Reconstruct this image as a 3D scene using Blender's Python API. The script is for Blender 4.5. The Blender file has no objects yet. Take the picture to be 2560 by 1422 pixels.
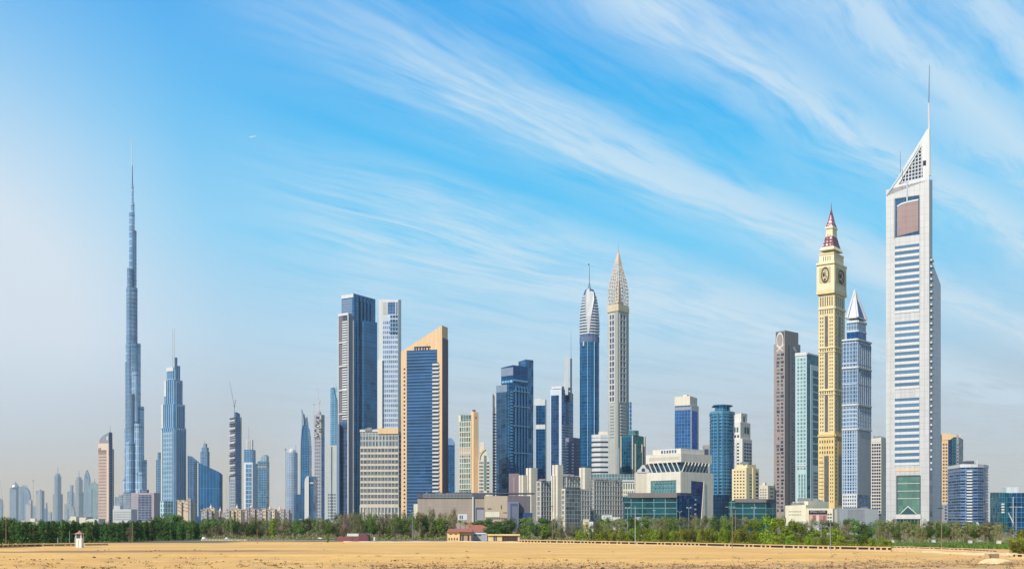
import bpy, math, random
import numpy as np
from mathutils import Vector, Matrix, noise
C = bpy.context
sc = C.scene
col = sc.collection
random.seed(7)
# ------------------------------------------------------------------ camera, world, sun, exposure
F, CX, HY, H = 2400.0, 1280.0, 1305.0, 7.0     # focal length (px of a 2560 px frame), horizon row, eye height (m)
cam = bpy.data.cameras.new("Camera"); camo = bpy.data.objects.new("Camera", cam); col.objects.link(camo)
camo.location = (0, 0, H); camo.rotation_euler = (math.radians(90), 0, 0)
cam.sensor_width = 36; cam.lens = 36 * F / 2560; cam.shift_y = (HY - 711) / 2560
cam.clip_start = 0.5; cam.clip_end = 30000
sc.camera = camo
SUN_AZ, SUN_EL = math.radians(40), math.radians(38)      # azimuth measured to the left from behind the camera
sdir = Vector((-math.sin(SUN_AZ) * math.cos(SUN_EL), -math.cos(SUN_AZ) * math.cos(SUN_EL), math.sin(SUN_EL)))
sl = bpy.data.lights.new("Sun", 'SUN'); sl.energy = 4.4; sl.angle = math.radians(0.5); sl.color = (1, .95, .87)
so = bpy.data.objects.new("Sun", sl); col.objects.link(so)
so.rotation_euler = sdir.to_track_quat('Z', 'Y').to_euler(); so.location = (-300, -300, 400)
sc.view_settings.view_transform = 'Standard'; sc.view_settings.look = 'None'
sc.view_settings.gamma = 1; sc.view_settings.exposure = 0.35
try:
    sc.view_settings.use_curve_mapping = False
except Exception: pass
sc.cycles.max_bounces = 5; sc.cycles.diffuse_bounces = 2; sc.cycles.glossy_bounces = 3
sc.cycles.volume_bounces = 0; sc.cycles.use_denoising = True

class NT:
    "tiny helper to wire node trees"
    def __init__(s, nt): s.t = nt; s.t.nodes.clear()
    def n(s, kind, **kw):
        nd = s.t.nodes.new(kind)
        for k, v in kw.items():
            if k.startswith('i_'): nd.inputs[int(k[2:])].default_value = v
            else: setattr(nd, k, v)
        return nd
    def l(s, a, b): s.t.links.new(a, b)
    def math(s, op, a, b=None, clamp=False):
        nd = s.n('ShaderNodeMath', operation=op, use_clamp=clamp)
        for i, v in enumerate((a, b)):
            if v is None: continue
            if isinstance(v, (int, float)): nd.inputs[i].default_value = v
            else: s.l(v, nd.inputs[i])
        return nd.outputs[0]
    def mix(s, f, a, b, blend='MIX'):
        nd = s.n('ShaderNodeMix', data_type='RGBA', blend_type=blend)
        for i, v in ((0, f), (6, a), (7, b)):
            if isinstance(v, (int, float)): nd.inputs[i].default_value = v
            elif isinstance(v, tuple): nd.inputs[i].default_value = (*v, 1)[:4]
            else: s.l(v, nd.inputs[i])
        return nd.outputs[2]
    def ramp(s, f, stops):
        nd = s.n('ShaderNodeValToRGB'); e = nd.color_ramp.elements
        while len(e) < len(stops): e.new(0.5)
        for el, (p, c) in zip(e, stops):
            el.position = p; el.color = (c, c, c, 1) if isinstance(c, (int, float)) else (*c, 1)
        s.l(f, nd.inputs[0]); return nd.outputs[0]

w = bpy.data.worlds.new("World"); sc.world = w; w.use_nodes = True
T = NT(w.node_tree)
sky = T.n('ShaderNodeTexSky', sky_type='NISHITA', sun_disc=False, sun_elevation=SUN_EL,
          sun_rotation=math.atan2(sdir.x, sdir.y), air_density=1.0, dust_density=0.6, ozone_density=2.0)
tc = T.n('ShaderNodeTexCoord'); sep = T.n('ShaderNodeSeparateXYZ'); T.l(tc.outputs['Generated'], sep.inputs[0])
X, Y, Zd = sep.outputs
# clear-air grading: deep cyan blue high up, beige grey dusty air at the horizon
EXPO = 7.84
def cramp(f, stops):
    nd = T.n('ShaderNodeValToRGB'); e = nd.color_ramp.elements
    while len(e) < len(stops): e.new(0.5)
    for el, (p_, c_) in zip(e, stops): el.position = p_; el.color = (*c_, 1)
    T.l(f, nd.inputs[0]); return nd.outputs[0]
skyn = T.mix(1.0, sky.outputs[0], (.62, 1.0, 1.30), 'MULTIPLY')
air = cramp(Zd, [(0, (.75, .58, .38)), (.05, (.71, .58, .42)), (.115, (.59, .63, .64)), (.19, (.40, .70, .90)), (.28, (.11, .64, 1.0)), (.36, (.01, .53, .98)), (.46, (.0, .405, .93)), (1, (.02, .30, .80))])
air = T.mix(1.0, air, (EXPO, EXPO, EXPO), 'MULTIPLY')
skyc = T.mix(T.ramp(Zd, [(0, .92), (.50, .92), (.68, .15), (1, .15)]), skyn, air)
# cirrus: a flat high cloud sheet, streaked along a bearing of 45 degrees
ez = T.math('MAXIMUM', Zd, 0.03)
px_ = T.math('DIVIDE', X, ez); py_ = T.math('DIVIDE', Y, ez)
U = T.math('MULTIPLY', T.math('ADD', px_, py_), .7071)
V = T.math('MULTIPLY', T.math('SUBTRACT', px_, py_), .7071)
def nz(u, v, su, sv, det, rough, seed):
    cv = T.n('ShaderNodeCombineXYZ'); T.l(T.math('MULTIPLY', u, su), cv.inputs[0]); T.l(T.math('MULTIPLY', v, sv), cv.inputs[1]); cv.inputs[2].default_value = seed
    t = T.n('ShaderNodeTexNoise'); T.l(cv.outputs[0], t.inputs['Vector']); t.inputs['Scale'].default_value = 1
    t.inputs['Detail'].default_value = det; t.inputs['Roughness'].default_value = rough; return t.outputs[0]
warp = T.math('MULTIPLY', T.math('SUBTRACT', nz(U, V, .9, 1.6, 3, .5, 3.3), .5), .34)
V2 = T.math('ADD', V, warp)
band = T.ramp(T.math('MULTIPLY', T.math('ADD', T.math('ADD', V, T.math('MULTIPLY', warp, .35)), 4.6), 1 / 4.4),
              [(0, .5), (.34, .6), (.40, .85), (.47, 1), (.53, .7), (.585, .08), (.63, .4), (.658, 1), (.69, .8), (.72, .22), (.757, .3), (.788, 1), (.82, .45), (.855, .95), (.875, .5), (.894, .9), (.92, .35)])
ustart = T.math('MULTIPLY', T.math('SUBTRACT', T.math('ADD', U, T.math('MULTIPLY', V, .59)), -.22), 1.4, True)
fine = nz(U, V2, 1.9, 15, 10, .68, 1.7)
big = nz(U, V2, .9, 2.6, 5, .55, 8.1)
cl = T.math('ADD', T.math('MULTIPLY', fine, .75), T.math('MULTIPLY', big, .75))
cl = T.math('MULTIPLY', T.math('SUBTRACT', cl, .51), 3.3, True)
cl = T.math('MULTIPLY', T.math('MULTIPLY', cl, band), ustart, True)
# thin bright veil low on the left, toward the sun's side
dv = T.n('ShaderNodeVectorMath', operation='DISTANCE'); T.l(tc.outputs['Generated'], dv.inputs[0]); dv.inputs[1].default_value = (-.51, .845, .18)
veil = T.math('POWER', 2.71828, T.math('MULTIPLY', T.math('MULTIPLY', dv.outputs['Value'], dv.outputs['Value']), -1/.046))
vn_ = T.n('ShaderNodeTexNoise'); T.l(tc.outputs['Generated'], vn_.inputs['Vector']); vn_.inputs['Scale'].default_value = 3.2; vn_.inputs['Detail'].default_value = 4
veil = T.math('MULTIPLY', veil, T.math('ADD', .95, T.math('MULTIPLY', vn_.outputs[0], .62)), True)
veil = T.math('MULTIPLY', veil, T.ramp(Zd, [(0, .0), (.07, .4), (.17, 1), (1, 1)]))
K = lambda *c_: tuple(v*EXPO for v in c_)
skyc = T.mix(T.math('MULTIPLY', veil, .92), skyc, K(.77, .84, .91))
skyc = T.mix(T.math('MULTIPLY', cl, .82), skyc, K(.70, .85, .95))
bg = T.n('ShaderNodeBackground'); T.l(skyc, bg.inputs[0]); bg.inputs[1].default_value = 0.10
wo = T.n('ShaderNodeOutputWorld'); T.l(bg.outputs[0], wo.inputs[0])

# ------------------------------------------------------------------ materials
def s(r, g, b):
    return tuple((c / 255 / 12.92) if c <= 10 else (((c / 255) + .055) / 1.055) ** 2.4 for c in (r, g, b))
MATS = {}
def newmat(key):
    m = bpy.data.materials.new(key.replace(' ', '_')); m.use_nodes = True
    t = NT(m.node_tree); o = t.n('ShaderNodeOutputMaterial'); p = t.n('ShaderNodeBsdfPrincipled'); t.l(p.outputs[0], o.inputs[0])
    return m, t, p
def stone(key, rgb, rough=.8, var=.12, scale=.12, joint=None, metal=0):
    if key in MATS: return MATS[key]
    m, t, p = newmat(key); c = tuple(v*.84 for v in s(*rgb))
    tx = t.n('ShaderNodeTexCoord')
    n1 = t.n('ShaderNodeTexNoise'); t.l(tx.outputs['Object'], n1.inputs['Vector']); n1.inputs['Scale'].default_value = scale; n1.inputs['Detail'].default_value = 6
    base = t.mix(n1.outputs[0], tuple(v * (1 - var) for v in c), tuple(min(v * (1 + var), .95) for v in c))
    if scale < 2:      # rain streaks and dust down the walls
        ms_ = t.n('ShaderNodeMapping'); t.l(tx.outputs['Object'], ms_.inputs[0]); ms_.inputs['Scale'].default_value = (.45, .45, .02)
        n3 = t.n('ShaderNodeTexNoise'); t.l(ms_.outputs[0], n3.inputs['Vector']); n3.inputs['Scale'].default_value = 1; n3.inputs['Detail'].default_value = 5
        base = t.mix(1.0, base, t.ramp(n3.outputs[0], [(.35, .91), (.62, 1.03)]), 'MULTIPLY')
    if joint:
        b = t.n('ShaderNodeTexBrick', offset=0); t.l(tx.outputs['UV'], b.inputs['Vector']); b.inputs['Scale'].default_value = 1
        b.inputs['Color1'].default_value = (1, 1, 1, 1); b.inputs['Color2'].default_value = (.93, .93, .93, 1); b.inputs['Mortar'].default_value = (.72, .72, .72, 1)
        b.inputs['Brick Width'].default_value = joint[0]; b.inputs['Row Height'].default_value = joint[1]; b.inputs['Mortar Size'].default_value = joint[2]
        base = t.mix(1.0, base, b.outputs[0], 'MULTIPLY')
    t.l(base, p.inputs['Base Color']); p.inputs['Roughness'].default_value = rough; p.inputs['Metallic'].default_value = metal
    MATS[key] = m; return m
def curtain(key, c1, c2, mortar, bw=3.0, rh=3.8, ms=.25, rough=.07, metal=.6, wob=.3):
    "glass curtain wall: panes of two tints in a mullion grid"
    if key in MATS: return MATS[key]
    m, t, p = newmat(key)
    tx = t.n('ShaderNodeTexCoord')
    b = t.n('ShaderNodeTexBrick', offset=0); t.l(tx.outputs['UV'], b.inputs['Vector']); b.inputs['Scale'].default_value = 1
    q = lambda c_: tuple(v*k_ for v, k_ in zip(s(*c_), (.85, .89, .87)))
    b.inputs['Color1'].default_value = (*q(c1), 1); b.inputs['Color2'].default_value = (*q(c2), 1); b.inputs['Mortar'].default_value = (*q(mortar), 1)
    b.inputs['Brick Width'].default_value = bw; b.inputs['Row Height'].default_value = rh; b.inputs['Mortar Size'].default_value = ms; b.inputs['Mortar Smooth'].default_value = .1
    n1 = t.n('ShaderNodeTexNoise'); t.l(tx.outputs['Object'], n1.inputs['Vector']); n1.inputs['Scale'].default_value = .035; n1.inputs['Detail'].default_value = 3
    base = t.mix(.5, b.outputs[0], t.ramp(n1.outputs[0], [(.3, .72), (.7, 1.25)]), 'MULTIPLY')
    t.l(base, p.inputs['Base Color'])
    t.l(t.math('ADD', t.math('MULTIPLY', b.outputs['Fac'], .4), rough), p.inputs['Roughness'])
    t.l(t.math('MULTIPLY', t.math('SUBTRACT', 1, b.outputs['Fac']), metal), p.inputs['Metallic'])
    vd = t.n('ShaderNodeVectorMath', operation='DIVIDE'); t.l(tx.outputs['UV'], vd.inputs[0]); vd.inputs[1].default_value = (min(bw, 6), min(rh, 12), 1)
    vf = t.n('ShaderNodeVectorMath', operation='FLOOR'); t.l(vd.outputs[0], vf.inputs[0]); wn = t.n('ShaderNodeTexWhiteNoise'); t.l(vf.outputs[0], wn.inputs['Vector'])
    vs = t.n('ShaderNodeVectorMath', operation='SUBTRACT'); t.l(wn.outputs['Color'], vs.inputs[0]); vs.inputs[1].default_value = (.5, .5, .5)
    vm = t.n('ShaderNodeVectorMath', operation='SCALE'); t.l(vs.outputs[0], vm.inputs[0]); vm.inputs['Scale'].default_value = .13
    ge = t.n('ShaderNodeNewGeometry'); va = t.n('ShaderNodeVectorMath', operation='ADD'); t.l(ge.outputs['Normal'], va.inputs[0]); t.l(vm.outputs[0], va.inputs[1])
    vn = t.n('ShaderNodeVectorMath', operation='NORMALIZE'); t.l(va.outputs[0], vn.inputs[0])
    bp = t.n('ShaderNodeBump'); t.l(vn.outputs[0], bp.inputs['Normal']); bp.inputs['Strength'].default_value = wob; bp.inputs['Distance'].default_value = .5
    n2 = t.n('ShaderNodeTexNoise'); t.l(tx.outputs['Object'], n2.inputs['Vector']); n2.inputs['Scale'].default_value = .22; n2.inputs['Detail'].default_value = 2
    t.l(n2.outputs[0], bp.inputs['Height']); t.l(bp.outputs[0], p.inputs['Normal'])
    MATS[key] = m; return m
def pane(key, rgb, var=.5, rough=.15, metal=.3):
    "single window glass, each pane its own tint (blinds, curtains, dark rooms)"
    if key in MATS: return MATS[key]
    m, t, p = newmat(key); c = s(*rgb)
    g = t.n('ShaderNodeNewGeometry'); oi = t.n('ShaderNodeObjectInfo')
    r = t.math('FRACT', t.math('ADD', g.outputs['Random Per Island'], oi.outputs['Random']))
    t.l(t.mix(r, tuple(v * (1 - var) for v in c), tuple(min(v * (1 + var), .9) for v in c)), p.inputs['Base Color'])
    p.inputs['Roughness'].default_value = rough; p.inputs['Metallic'].default_value = metal
    MATS[key] = m; return m

# ------------------------------------------------------------------ mesh building
def add_uv(me):
    uv = me.uv_layers.new(name="UVMap")
    nl = len(me.loops); vi = np.empty(nl, int); me.loops.foreach_get('vertex_index', vi)
    co = np.empty(len(me.vertices) * 3); me.vertices.foreach_get('co', co); co = co.reshape(-1, 3)[vi]
    nrm = np.empty(len(me.polygons) * 3); me.polygons.foreach_get('normal', nrm); nrm = nrm.reshape(-1, 3)
    tot = np.empty(len(me.polygons), int); me.polygons.foreach_get('loop_total', tot)
    N = np.repeat(nrm, tot, axis=0)
    h = np.hypot(N[:, 0], N[:, 1]); flat = h < .3; h[flat] = 1
    u = (-N[:, 1] * co[:, 0] + N[:, 0] * co[:, 1]) / h; v = co[:, 2].copy()
    u[flat] = co[flat, 0]; v[flat] = co[flat, 1]
    uv.data.foreach_set('uv', np.stack([u, v], 1).ravel())
class MB:
    def __init__(s): s.v = []; s.f = []
    def poly8(s, p):
        i = len(s.v); s.v += [tuple(q) for q in p]
        s.f += [(i+a, i+b, i+c, i+d) for a, b, c, d in ((0,3,2,1),(4,5,6,7),(0,1,5,4),(1,2,6,5),(2,3,7,6),(3,0,4,7))]
    def box(s, x0, x1, y0, y1, z0, z1):
        s.poly8([(x0,y0,z0),(x1,y0,z0),(x1,y1,z0),(x0,y1,z0),(x0,y0,z1),(x1,y0,z1),(x1,y1,z1),(x0,y1,z1)]); return s
    def obox(s, o, e, n, u0, u1, z0, z1, o0, o1):
        P = lambda u, q, z: (o[0]+e[0]*u+n[0]*q, o[1]+e[1]*u+n[1]*q, z)
        s.poly8([P(u0,o1,z0),P(u1,o1,z0),P(u1,o0,z0),P(u0,o0,z0),P(u0,o1,z1),P(u1,o1,z1),P(u1,o0,z1),P(u0,o0,z1)]); return s
    def prism(s, ring, z0, z1):
        "ring: xy list counter-clockwise seen from above; z1 number or one height per corner"
        n = len(ring); i = len(s.v); zt = z1 if isinstance(z1, (list, tuple)) else [z1]*n
        s.v += [(x, y, z0) for x, y in ring] + [(x, y, z) for (x, y), z in zip(ring, zt)]
        s.f += [(i+k, i+(k+1)%n, i+n+(k+1)%n, i+n+k) for k in range(n)] + [tuple(i+n+k for k in range(n)), tuple(i+k for k in reversed(range(n)))]
        return s
    def lathe(s, cx, cy, prof, n=12, ph=0, sx=1, sy=1):
        "prof: (r, z) from bottom to top"
        i = len(s.v)
        for r, z in prof:
            for k in range(n):
                a = ph + 2*math.pi*k/n; s.v.append((cx+r*sx*math.cos(a), cy+r*sy*math.sin(a), z))
        for j in range(len(prof)-1):
            for k in range(n):
                s.f.append((i+j*n+k, i+j*n+(k+1)%n, i+(j+1)*n+(k+1)%n, i+(j+1)*n+k))
        s.f.append(tuple(i+k for k in reversed(range(n)))); s.f.append(tuple(i+(len(prof)-1)*n+k for k in range(n))); return s
    def tube(s, a, b, r0, r1=None, n=6):
        a = Vector(a); b = Vector(b); r1 = r0 if r1 is None else r1
        d = (b-a).normalized(); q = d.orthogonal().normalized(); w_ = d.cross(q); i = len(s.v)
        for c, r in ((a, r0), (b, r1)):
            for k in range(n):
                t = 2*math.pi*k/n; s.v.append(tuple(c + q*(r*math.cos(t)) + w_*(r*math.sin(t))))
        s.f += [(i+k, i+(k+1)%n, i+n+(k+1)%n, i+n+k) for k in range(n)] + [tuple(i+k for k in reversed(range(n))), tuple(i+n+k for k in range(n))]
        return s
    def mesh(s, name, mat):
        me = bpy.data.meshes.new(name); me.from_pydata(s.v, [], s.f); me.update(); add_uv(me)
        me.materials.append(mat); return me
def tag(o, label=None, cat=None, group=None, kind=None):
    for k, v in (('label', label), ('category', cat), ('group', group), ('kind', kind)):
        if v: o[k] = v
    return o
def link(name, data, parent=None, loc=(0, 0, 0)):
    o = bpy.data.objects.new(name, data); col.objects.link(o); o.location = loc
    if parent: o.parent = parent
    return o
def wx(px, d): return (px - CX) / F * d
def wz(py, d): return H + (HY - py) / F * d
def dist_of(py): return F * H / (py - HY)

class Face:
    "one wall plane of a building; (px, py) readings of the photograph are turned into metres on the wall"
    def __init__(s, b, P, Q):
        s.b = b; s.P = P; v = Vector((Q[0]-P[0], Q[1]-P[1])); s.L = v.length; s.e = v.normalized(); s.n = Vector((s.e.y, -s.e.x))
    def u(s, px):
        t = (px - CX) / F; bx, by = s.b.x0, s.b.d
        return (t*(s.P[1]+by) - (s.P[0]+bx)) / (s.e.x - t*s.e.y)
    def z(s, py): return s.b.Z(py)
    def panel(s, name, x0, x1, y0, y1, mat, o1=.4, o0=-.5, parent=None, label=None):
        mb = MB().obox(s.P, s.e, s.n, s.u(x0), s.u(x1), max(s.z(y1), 0), s.z(y0), o0, o1)
        return s.b.part(name, mb, mat, parent, label)
    def poly(s, name, pts, mat, o1=.4, o0=-.5, parent=None, label=None, mb=None):
        "outline given clockwise or not, extruded from o0 to o1 off the wall"
        q = [(s.u(x), s.z(y)) for x, y in pts]
        if sum(a[0]*b_[1]-b_[0]*a[1] for a, b_ in zip(q, q[1:]+q[:1])) < 0: q = q[::-1]
        P = lambda u, z, o: (s.P[0]+s.e.x*u+s.n.x*o, s.P[1]+s.e.y*u+s.n.y*o, z)
        m = mb or MB(); i = len(m.v); n = len(q)
        m.v += [P(u, z, o1) for u, z in q] + [P(u, z, o0) for u, z in q]
        m.f += [tuple(i+k for k in range(n)), tuple(i+n+k for k in reversed(range(n)))] + [(i+(k+1)%n, i+k, i+n+k, i+n+(k+1)%n) for k in range(n)]
        return None if mb else s.b.part(name, m, mat, parent, label)
    def grid(s, name, x0, x1, y0, y1, nu, nz_, bu, bz, mat, o1=.35, o0=-.1, parent=None):
        "piers (nu+1) and spandrels (nz+1) as one facade frame; bu, bz are shares of a cell"
        mb = MB(); U0, U1 = s.u(x0), s.u(x1); Z0, Z1 = max(s.z(y1), 0), s.z(y0)
        cu, cz = (U1-U0)/max(nu, 1), (Z1-Z0)/max(nz_, 1)
        if bu:
            for k in range(nu+1): mb.obox(s.P, s.e, s.n, U0+cu*(k-bu/2), U0+cu*(k+bu/2), Z0, Z1, o0, o1)
        if bz:
            for k in range(nz_+1): mb.obox(s.P, s.e, s.n, U0-cu*bu/2*(nu > 0), U1+cu*bu/2*(nu > 0), Z0+cz*(k-bz/2), Z0+cz*(k+bz/2), o0, o1-.06)
        return s.b.part(name, mb, mat, parent)
    def rep(s, name, x0, x1, y0, y1, nu, nz_, fw, fh, mat, o1=.08, o0=-.3, jit=0, skip=0):
        "countable pieces (windows, balconies), each its own part"
        U0, U1 = s.u(x0), s.u(x1); Z0, Z1 = s.z(y1), s.z(y0); cu, cz = (U1-U0)/nu, (Z1-Z0)/nz_
        R = random.Random(int(x0*7+y0))
        for j in range(nz_):
            for k in range(nu):
                if skip and R.random() < skip: continue
                w_, h_ = cu*fw, cz*fh; du = dz = 0
                if jit: w_ *= round(1+R.uniform(-jit, jit*.6), 1); h_ *= round(1+R.uniform(-jit, jit*.5), 1); du = R.uniform(-jit, jit)*cu*.2; dz = R.uniform(-jit, jit)*cz*.15
                if Z0+cz*j < 0: continue
                s.b.reps.setdefault(name, []).append((round(w_, 3), round(h_, 3), s, U0+cu*(k+.5)+du, Z0+cz*(j+.5)+dz, o0, o1, mat))
class Bld:
    def __init__(s, name, label, cat, px, d, group=None):
        s.d = d; s.x0 = wx(px, d); s.k = d/F
        s.o = link(name, None, None, (s.x0, d, 0)); s.o.empty_display_size = 5
        tag(s.o, label, cat, group); s.reps = {}
    def Z(s, py, dd=0): return wz(py, s.d+dd)
    def X(s, px, dd=0): return wx(px, s.d+dd) - s.x0
    def part(s, name, mb, mat, parent=None, label=None):
        o = link(name, mb.mesh(name, mat), parent or s.o)
        if label: o['label'] = label
        return o
    def block(s, name, a, b, c, top, mat, al=25, be=None, dd=0, bot=None, dep=None, parent=None, label=None, roof=True):
        "box seen over its corner: left edge a, near corner b, right edge c (px), roof row(s) top"
        d = s.d+dd; al_ = math.radians(al); k = d/F
        ta = (a-CX)/F; xb = (b-CX)/F*d
        L = (b-a)*k/(math.cos(al_)+ta*math.sin(al_))
        if c is None or c <= b:
            be_ = math.radians(90-al); R = dep if dep else L*.8
        else:
            tcx = (c-CX)/F; lim = math.atan2(1, tcx)-math.radians(14) if tcx > 0 else 9
            be_ = min(math.radians(be if be is not None else 90-al), lim)
            R = (c-b)*k/(math.cos(be_)-tcx*math.sin(be_))
        B_ = (xb-s.x0, dd); A = (B_[0]-L*math.cos(al_), B_[1]+L*math.sin(al_)); Cc = (B_[0]+R*math.cos(be_), B_[1]+R*math.sin(be_))
        D = (A[0]+Cc[0]-B_[0], A[1]+Cc[1]-B_[1])
        if isinstance(top, (tuple, list)):
            za, zb, zc = wz(top[0], s.d+A[1]), wz(top[1], s.d+B_[1]), wz(top[2], s.d+Cc[1]); zt = [za, zb, zc, za+zc-zb]
        else: zt = [wz(top, d)]*4
        z0 = 0 if bot is None else wz(bot, d)
        mb = MB().prism([A, B_, Cc, D], z0, zt)
        o = s.part(name, mb, mat, parent, label)
        class R_: pass
        r = R_(); r.L = Face(s, A, B_); r.R = Face(s, B_, Cc); r.ring = [A, B_, Cc, D]; r.z = zt[1]; r.o = o; r.d = d
        return r
    def on(s, bl, name, h, mat, sh=.6, sx=0, sy=0, z0=None, grow=0, top=None):
        "a box standing on a block's roof, share sh of its plan"
        cx = sum(p[0] for p in bl.ring)/4; cy = sum(p[1] for p in bl.ring)/4
        ex = (bl.ring[1][0]-bl.ring[0][0], bl.ring[1][1]-bl.ring[0][1]); ey = (bl.ring[2][0]-bl.ring[1][0], bl.ring[2][1]-bl.ring[1][1])
        ring = [(cx+(x-cx)*sh+ex[0]*sx+ey[0]*sy, cy+(y-cy)*sh+ex[1]*sx+ey[1]*sy) for x, y in bl.ring]
        z0 = bl.z if z0 is None else z0
        o = s.part(name, MB().prism(ring, z0, z0+h), mat)
        class R_: pass
        r = R_(); r.ring = ring; r.z = z0+h; r.o = o; r.L = Face(s, ring[0], ring[1]); r.R = Face(s, ring[1], ring[2]); return r
    def mast(s, px, y0, y1, w0, w1, mat, dd=0, name='mast', px1=None):
        px1 = px if px1 is None else px1
        return s.part(name, MB().tube((s.X(px, dd), dd, s.Z(y1, dd)), (s.X(px1, dd), dd, s.Z(y0, dd)), w0*s.k/2, w1*s.k/2, 6), mat)
    def lobe(s, name, x0, x1, top, mat, dd=0, bot=None, n=14, prof=None, sy=1, parent=None):
        d = s.d+dd; r = (x1-x0)/2*d/F; cx = s.X((x0+x1)/2, dd)
        z0 = 0 if bot is None else wz(bot, d)
        pr = prof if prof else [(1, z0), (1, wz(top, d))]
        return s.part(name, MB().lathe(cx, dd, [(r*q, z) for q, z in pr], n, math.pi/n, 1, sy), mat, parent)
    def done(s):
        cache = {}
        for name, L in s.reps.items():
            L.sort(key=lambda t: -t[0]*t[1])
            rest = {}
            for i, (w_, h_, f, u, z, o0, o1, mat) in enumerate(L):
                if i < 100:
                    key = (name, w_, h_, id(f), o0, o1, mat.name)
                    if key not in cache:
                        cache[key] = MB().obox((0, 0), f.e, f.n, -w_/2, w_/2, -h_/2, h_/2, o0, o1).mesh(name, mat)
                    link(name, cache[key], s.o, (f.P[0]+f.e.x*u, f.P[1]+f.e.y*u, z))
                else:
                    rest.setdefault(mat.name, (mat, MB()))[1].obox(f.P, f.e, f.n, u-w_/2, u+w_/2, z-h_/2, z+h_/2, o0, o1)
            if rest:
                mats = list(rest.values()); big_ = MB(); idx = []
                for mi, (m_, mb) in enumerate(mats):
                    i = len(big_.v); big_.v += mb.v; big_.f += [tuple(q+i for q in f_) for f_ in mb.f]; idx += [mi]*len(mb.f)
                me = big_.mesh(name, mats[0][0])
                for m_, _ in mats[1:]: me.materials.append(m_)
                me.polygons.foreach_set('material_index', idx)
                link(name, me, s.o)['kind'] = 'stuff'
# ------------------------------------------------------------------ shared materials
white = stone('white_paint', (210, 209, 206), .6, .05)
pale = stone('pale_cladding', (212, 208, 202), .6, .06)
grey = stone('grey_cladding', (150, 150, 156), .6, .08)
dkgrey = stone('dark_grey_metal', (78, 82, 92), .5, .1)
steel = stone('steel', (150, 158, 166), .35, .08, metal=.6)
cream = stone('cream_stone', (226, 214, 190), .8, .07)
tan = stone('tan_stone', (230, 192, 146), .8, .06)
brown = stone('brown_stone', (158, 138, 126), .8, .07)
plant = stone('roof_plant', (140, 140, 142), .7, .15, 1)
darkglass = pane('dark_window_glass', (72, 80, 96), .6)
bluewin = pane('blue_window_glass', (66, 100, 140), .45)
greenwin = pane('green_window_glass', (96, 122, 116), .35)

def taper(b, bl, name, y0, y1, s0, s1, mat, parent=None, label=None, dz=0):
    cx = sum(p[0] for p in bl.ring)/4; cy = sum(p[1] for p in bl.ring)/4
    r0 = [(cx+(x-cx)*s0, cy+(y-cy)*s0) for x, y in bl.ring]; r1 = [(cx+(x-cx)*s1, cy+(y-cy)*s1) for x, y in bl.ring]
    z0, z1 = b.Z(y0, cy), b.Z(y1, cy); mb = MB()
    mb.v = [(x, y, z0) for x, y in r0] + [(x, y, z1) for x, y in r1]
    mb.f = [(k, (k+1) % 4, 4+(k+1) % 4, 4+k) for k in range(4)] + [(4, 5, 6, 7), (3, 2, 1, 0)]
    o = b.part(name, mb, mat, parent, label)
    class R_: pass
    r = R_(); r.ring = r1; r.z = z1; r.o = o; r.L = Face(b, r0[0], r0[1]); r.R = Face(b, r0[1], r0[2]); return r
def clutter(b, bl, n=3, seed=0, mat=None, h=3):
    R = random.Random(seed+int(b.x0)); (A, B_, Cc, D) = bl.ring; mb = MB()
    for i in range(n*3):
        u, v = R.uniform(.06, .78), R.uniform(.06, .78)
        x = A[0]+(B_[0]-A[0])*u+(D[0]-A[0])*v; y = A[1]+(B_[1]-A[1])*u+(D[1]-A[1])*v; w_ = R.uniform(.8, 4.5)
        mb.box(x-w_/2, x+w_/2, y-w_/2, y+w_/2, bl.z-.1, bl.z+R.uniform(.4, 1)*h)
    b.part('roof_plant', mb, mat or plant)

# ================================================================== RIGHT GROUP
# --- tall office tower with the slanted fin and mast
b = Bld('office_tower', 'tall pale grey tower with striped window bands, slanted lattice fin and needle mast', 'tower', 2323, 850)
body = b.block('tower_body', 2215, 2323, 2331, (475, 449, 450), stone('tower_panel', (203, 200, 196), .45, .03, .02, joint=(4, 5.6, .16)), 28)
L = body.L
b.block('side_wing', 2322, 2329, 2352, (664, 650, 712), stone('wing_panel', (222, 218, 222), .5, .04, joint=(4, 5.6, .16)), 28, dd=12)
body.R.panel('side_glazing', 2324, 2330.5, 640, 1290, curtain('tower_side_glass', (60, 80, 110), (40, 56, 80), (150, 155, 165), 4, 5.6, .5), .1)
body.R.rep('balcony', 2325, 2331, 640, 1180, 1, 34, .9, .3, pale, 1.6)
stripe = pane('stripe_glass', (84, 116, 142), .16, .2, .12)
for y0, y1, n in ((601, 773, 11), (793, 965, 11), (987, 1158, 11)):
    L.rep('window_band', 2237, 2298.5, y0, y1, 1, n, 1, .46, stripe, .06)
    L.rep('spandrel', 2237, 2298.5, y0+7.8, y1+7.8, 1, n, 1, .40, white, .45)
L.panel('sill_band', 2238, 2299, 1170, 1176, tan, .3)
op = L.panel('sky_window', 2236, 2298, 485, 583, curtain('sky_window_glass', (86, 118, 150), (70, 100, 134), (60, 80, 110), 7, 9, .2), .05)
L.poly('curved_screen', [(2243, 581), (2243, 507), (2254, 502), (2275, 499), (2296, 498), (2296, 574)], stone('screen_cloth', (150, 120, 114), .5, .25, .07, joint=(30, 5, .15)), .5, parent=op)
L.poly('screen_rim', [(2243, 507), (2254, 502), (2275, 499), (2296, 498), (2296, 494), (2275, 495), (2254, 498), (2243, 503)], white, .8, parent=op)
L.panel('window_reveal', 2235, 2237.5, 484, 584, grey, .5, parent=op); L.panel('window_reveal', 2237.5, 2298, 484, 486.5, dkgrey, .5, parent=op)
L.panel('window_reveal', 2297.2, 2299, 486.5, 582, dkgrey, .5, parent=op)
mb = MB()
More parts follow.
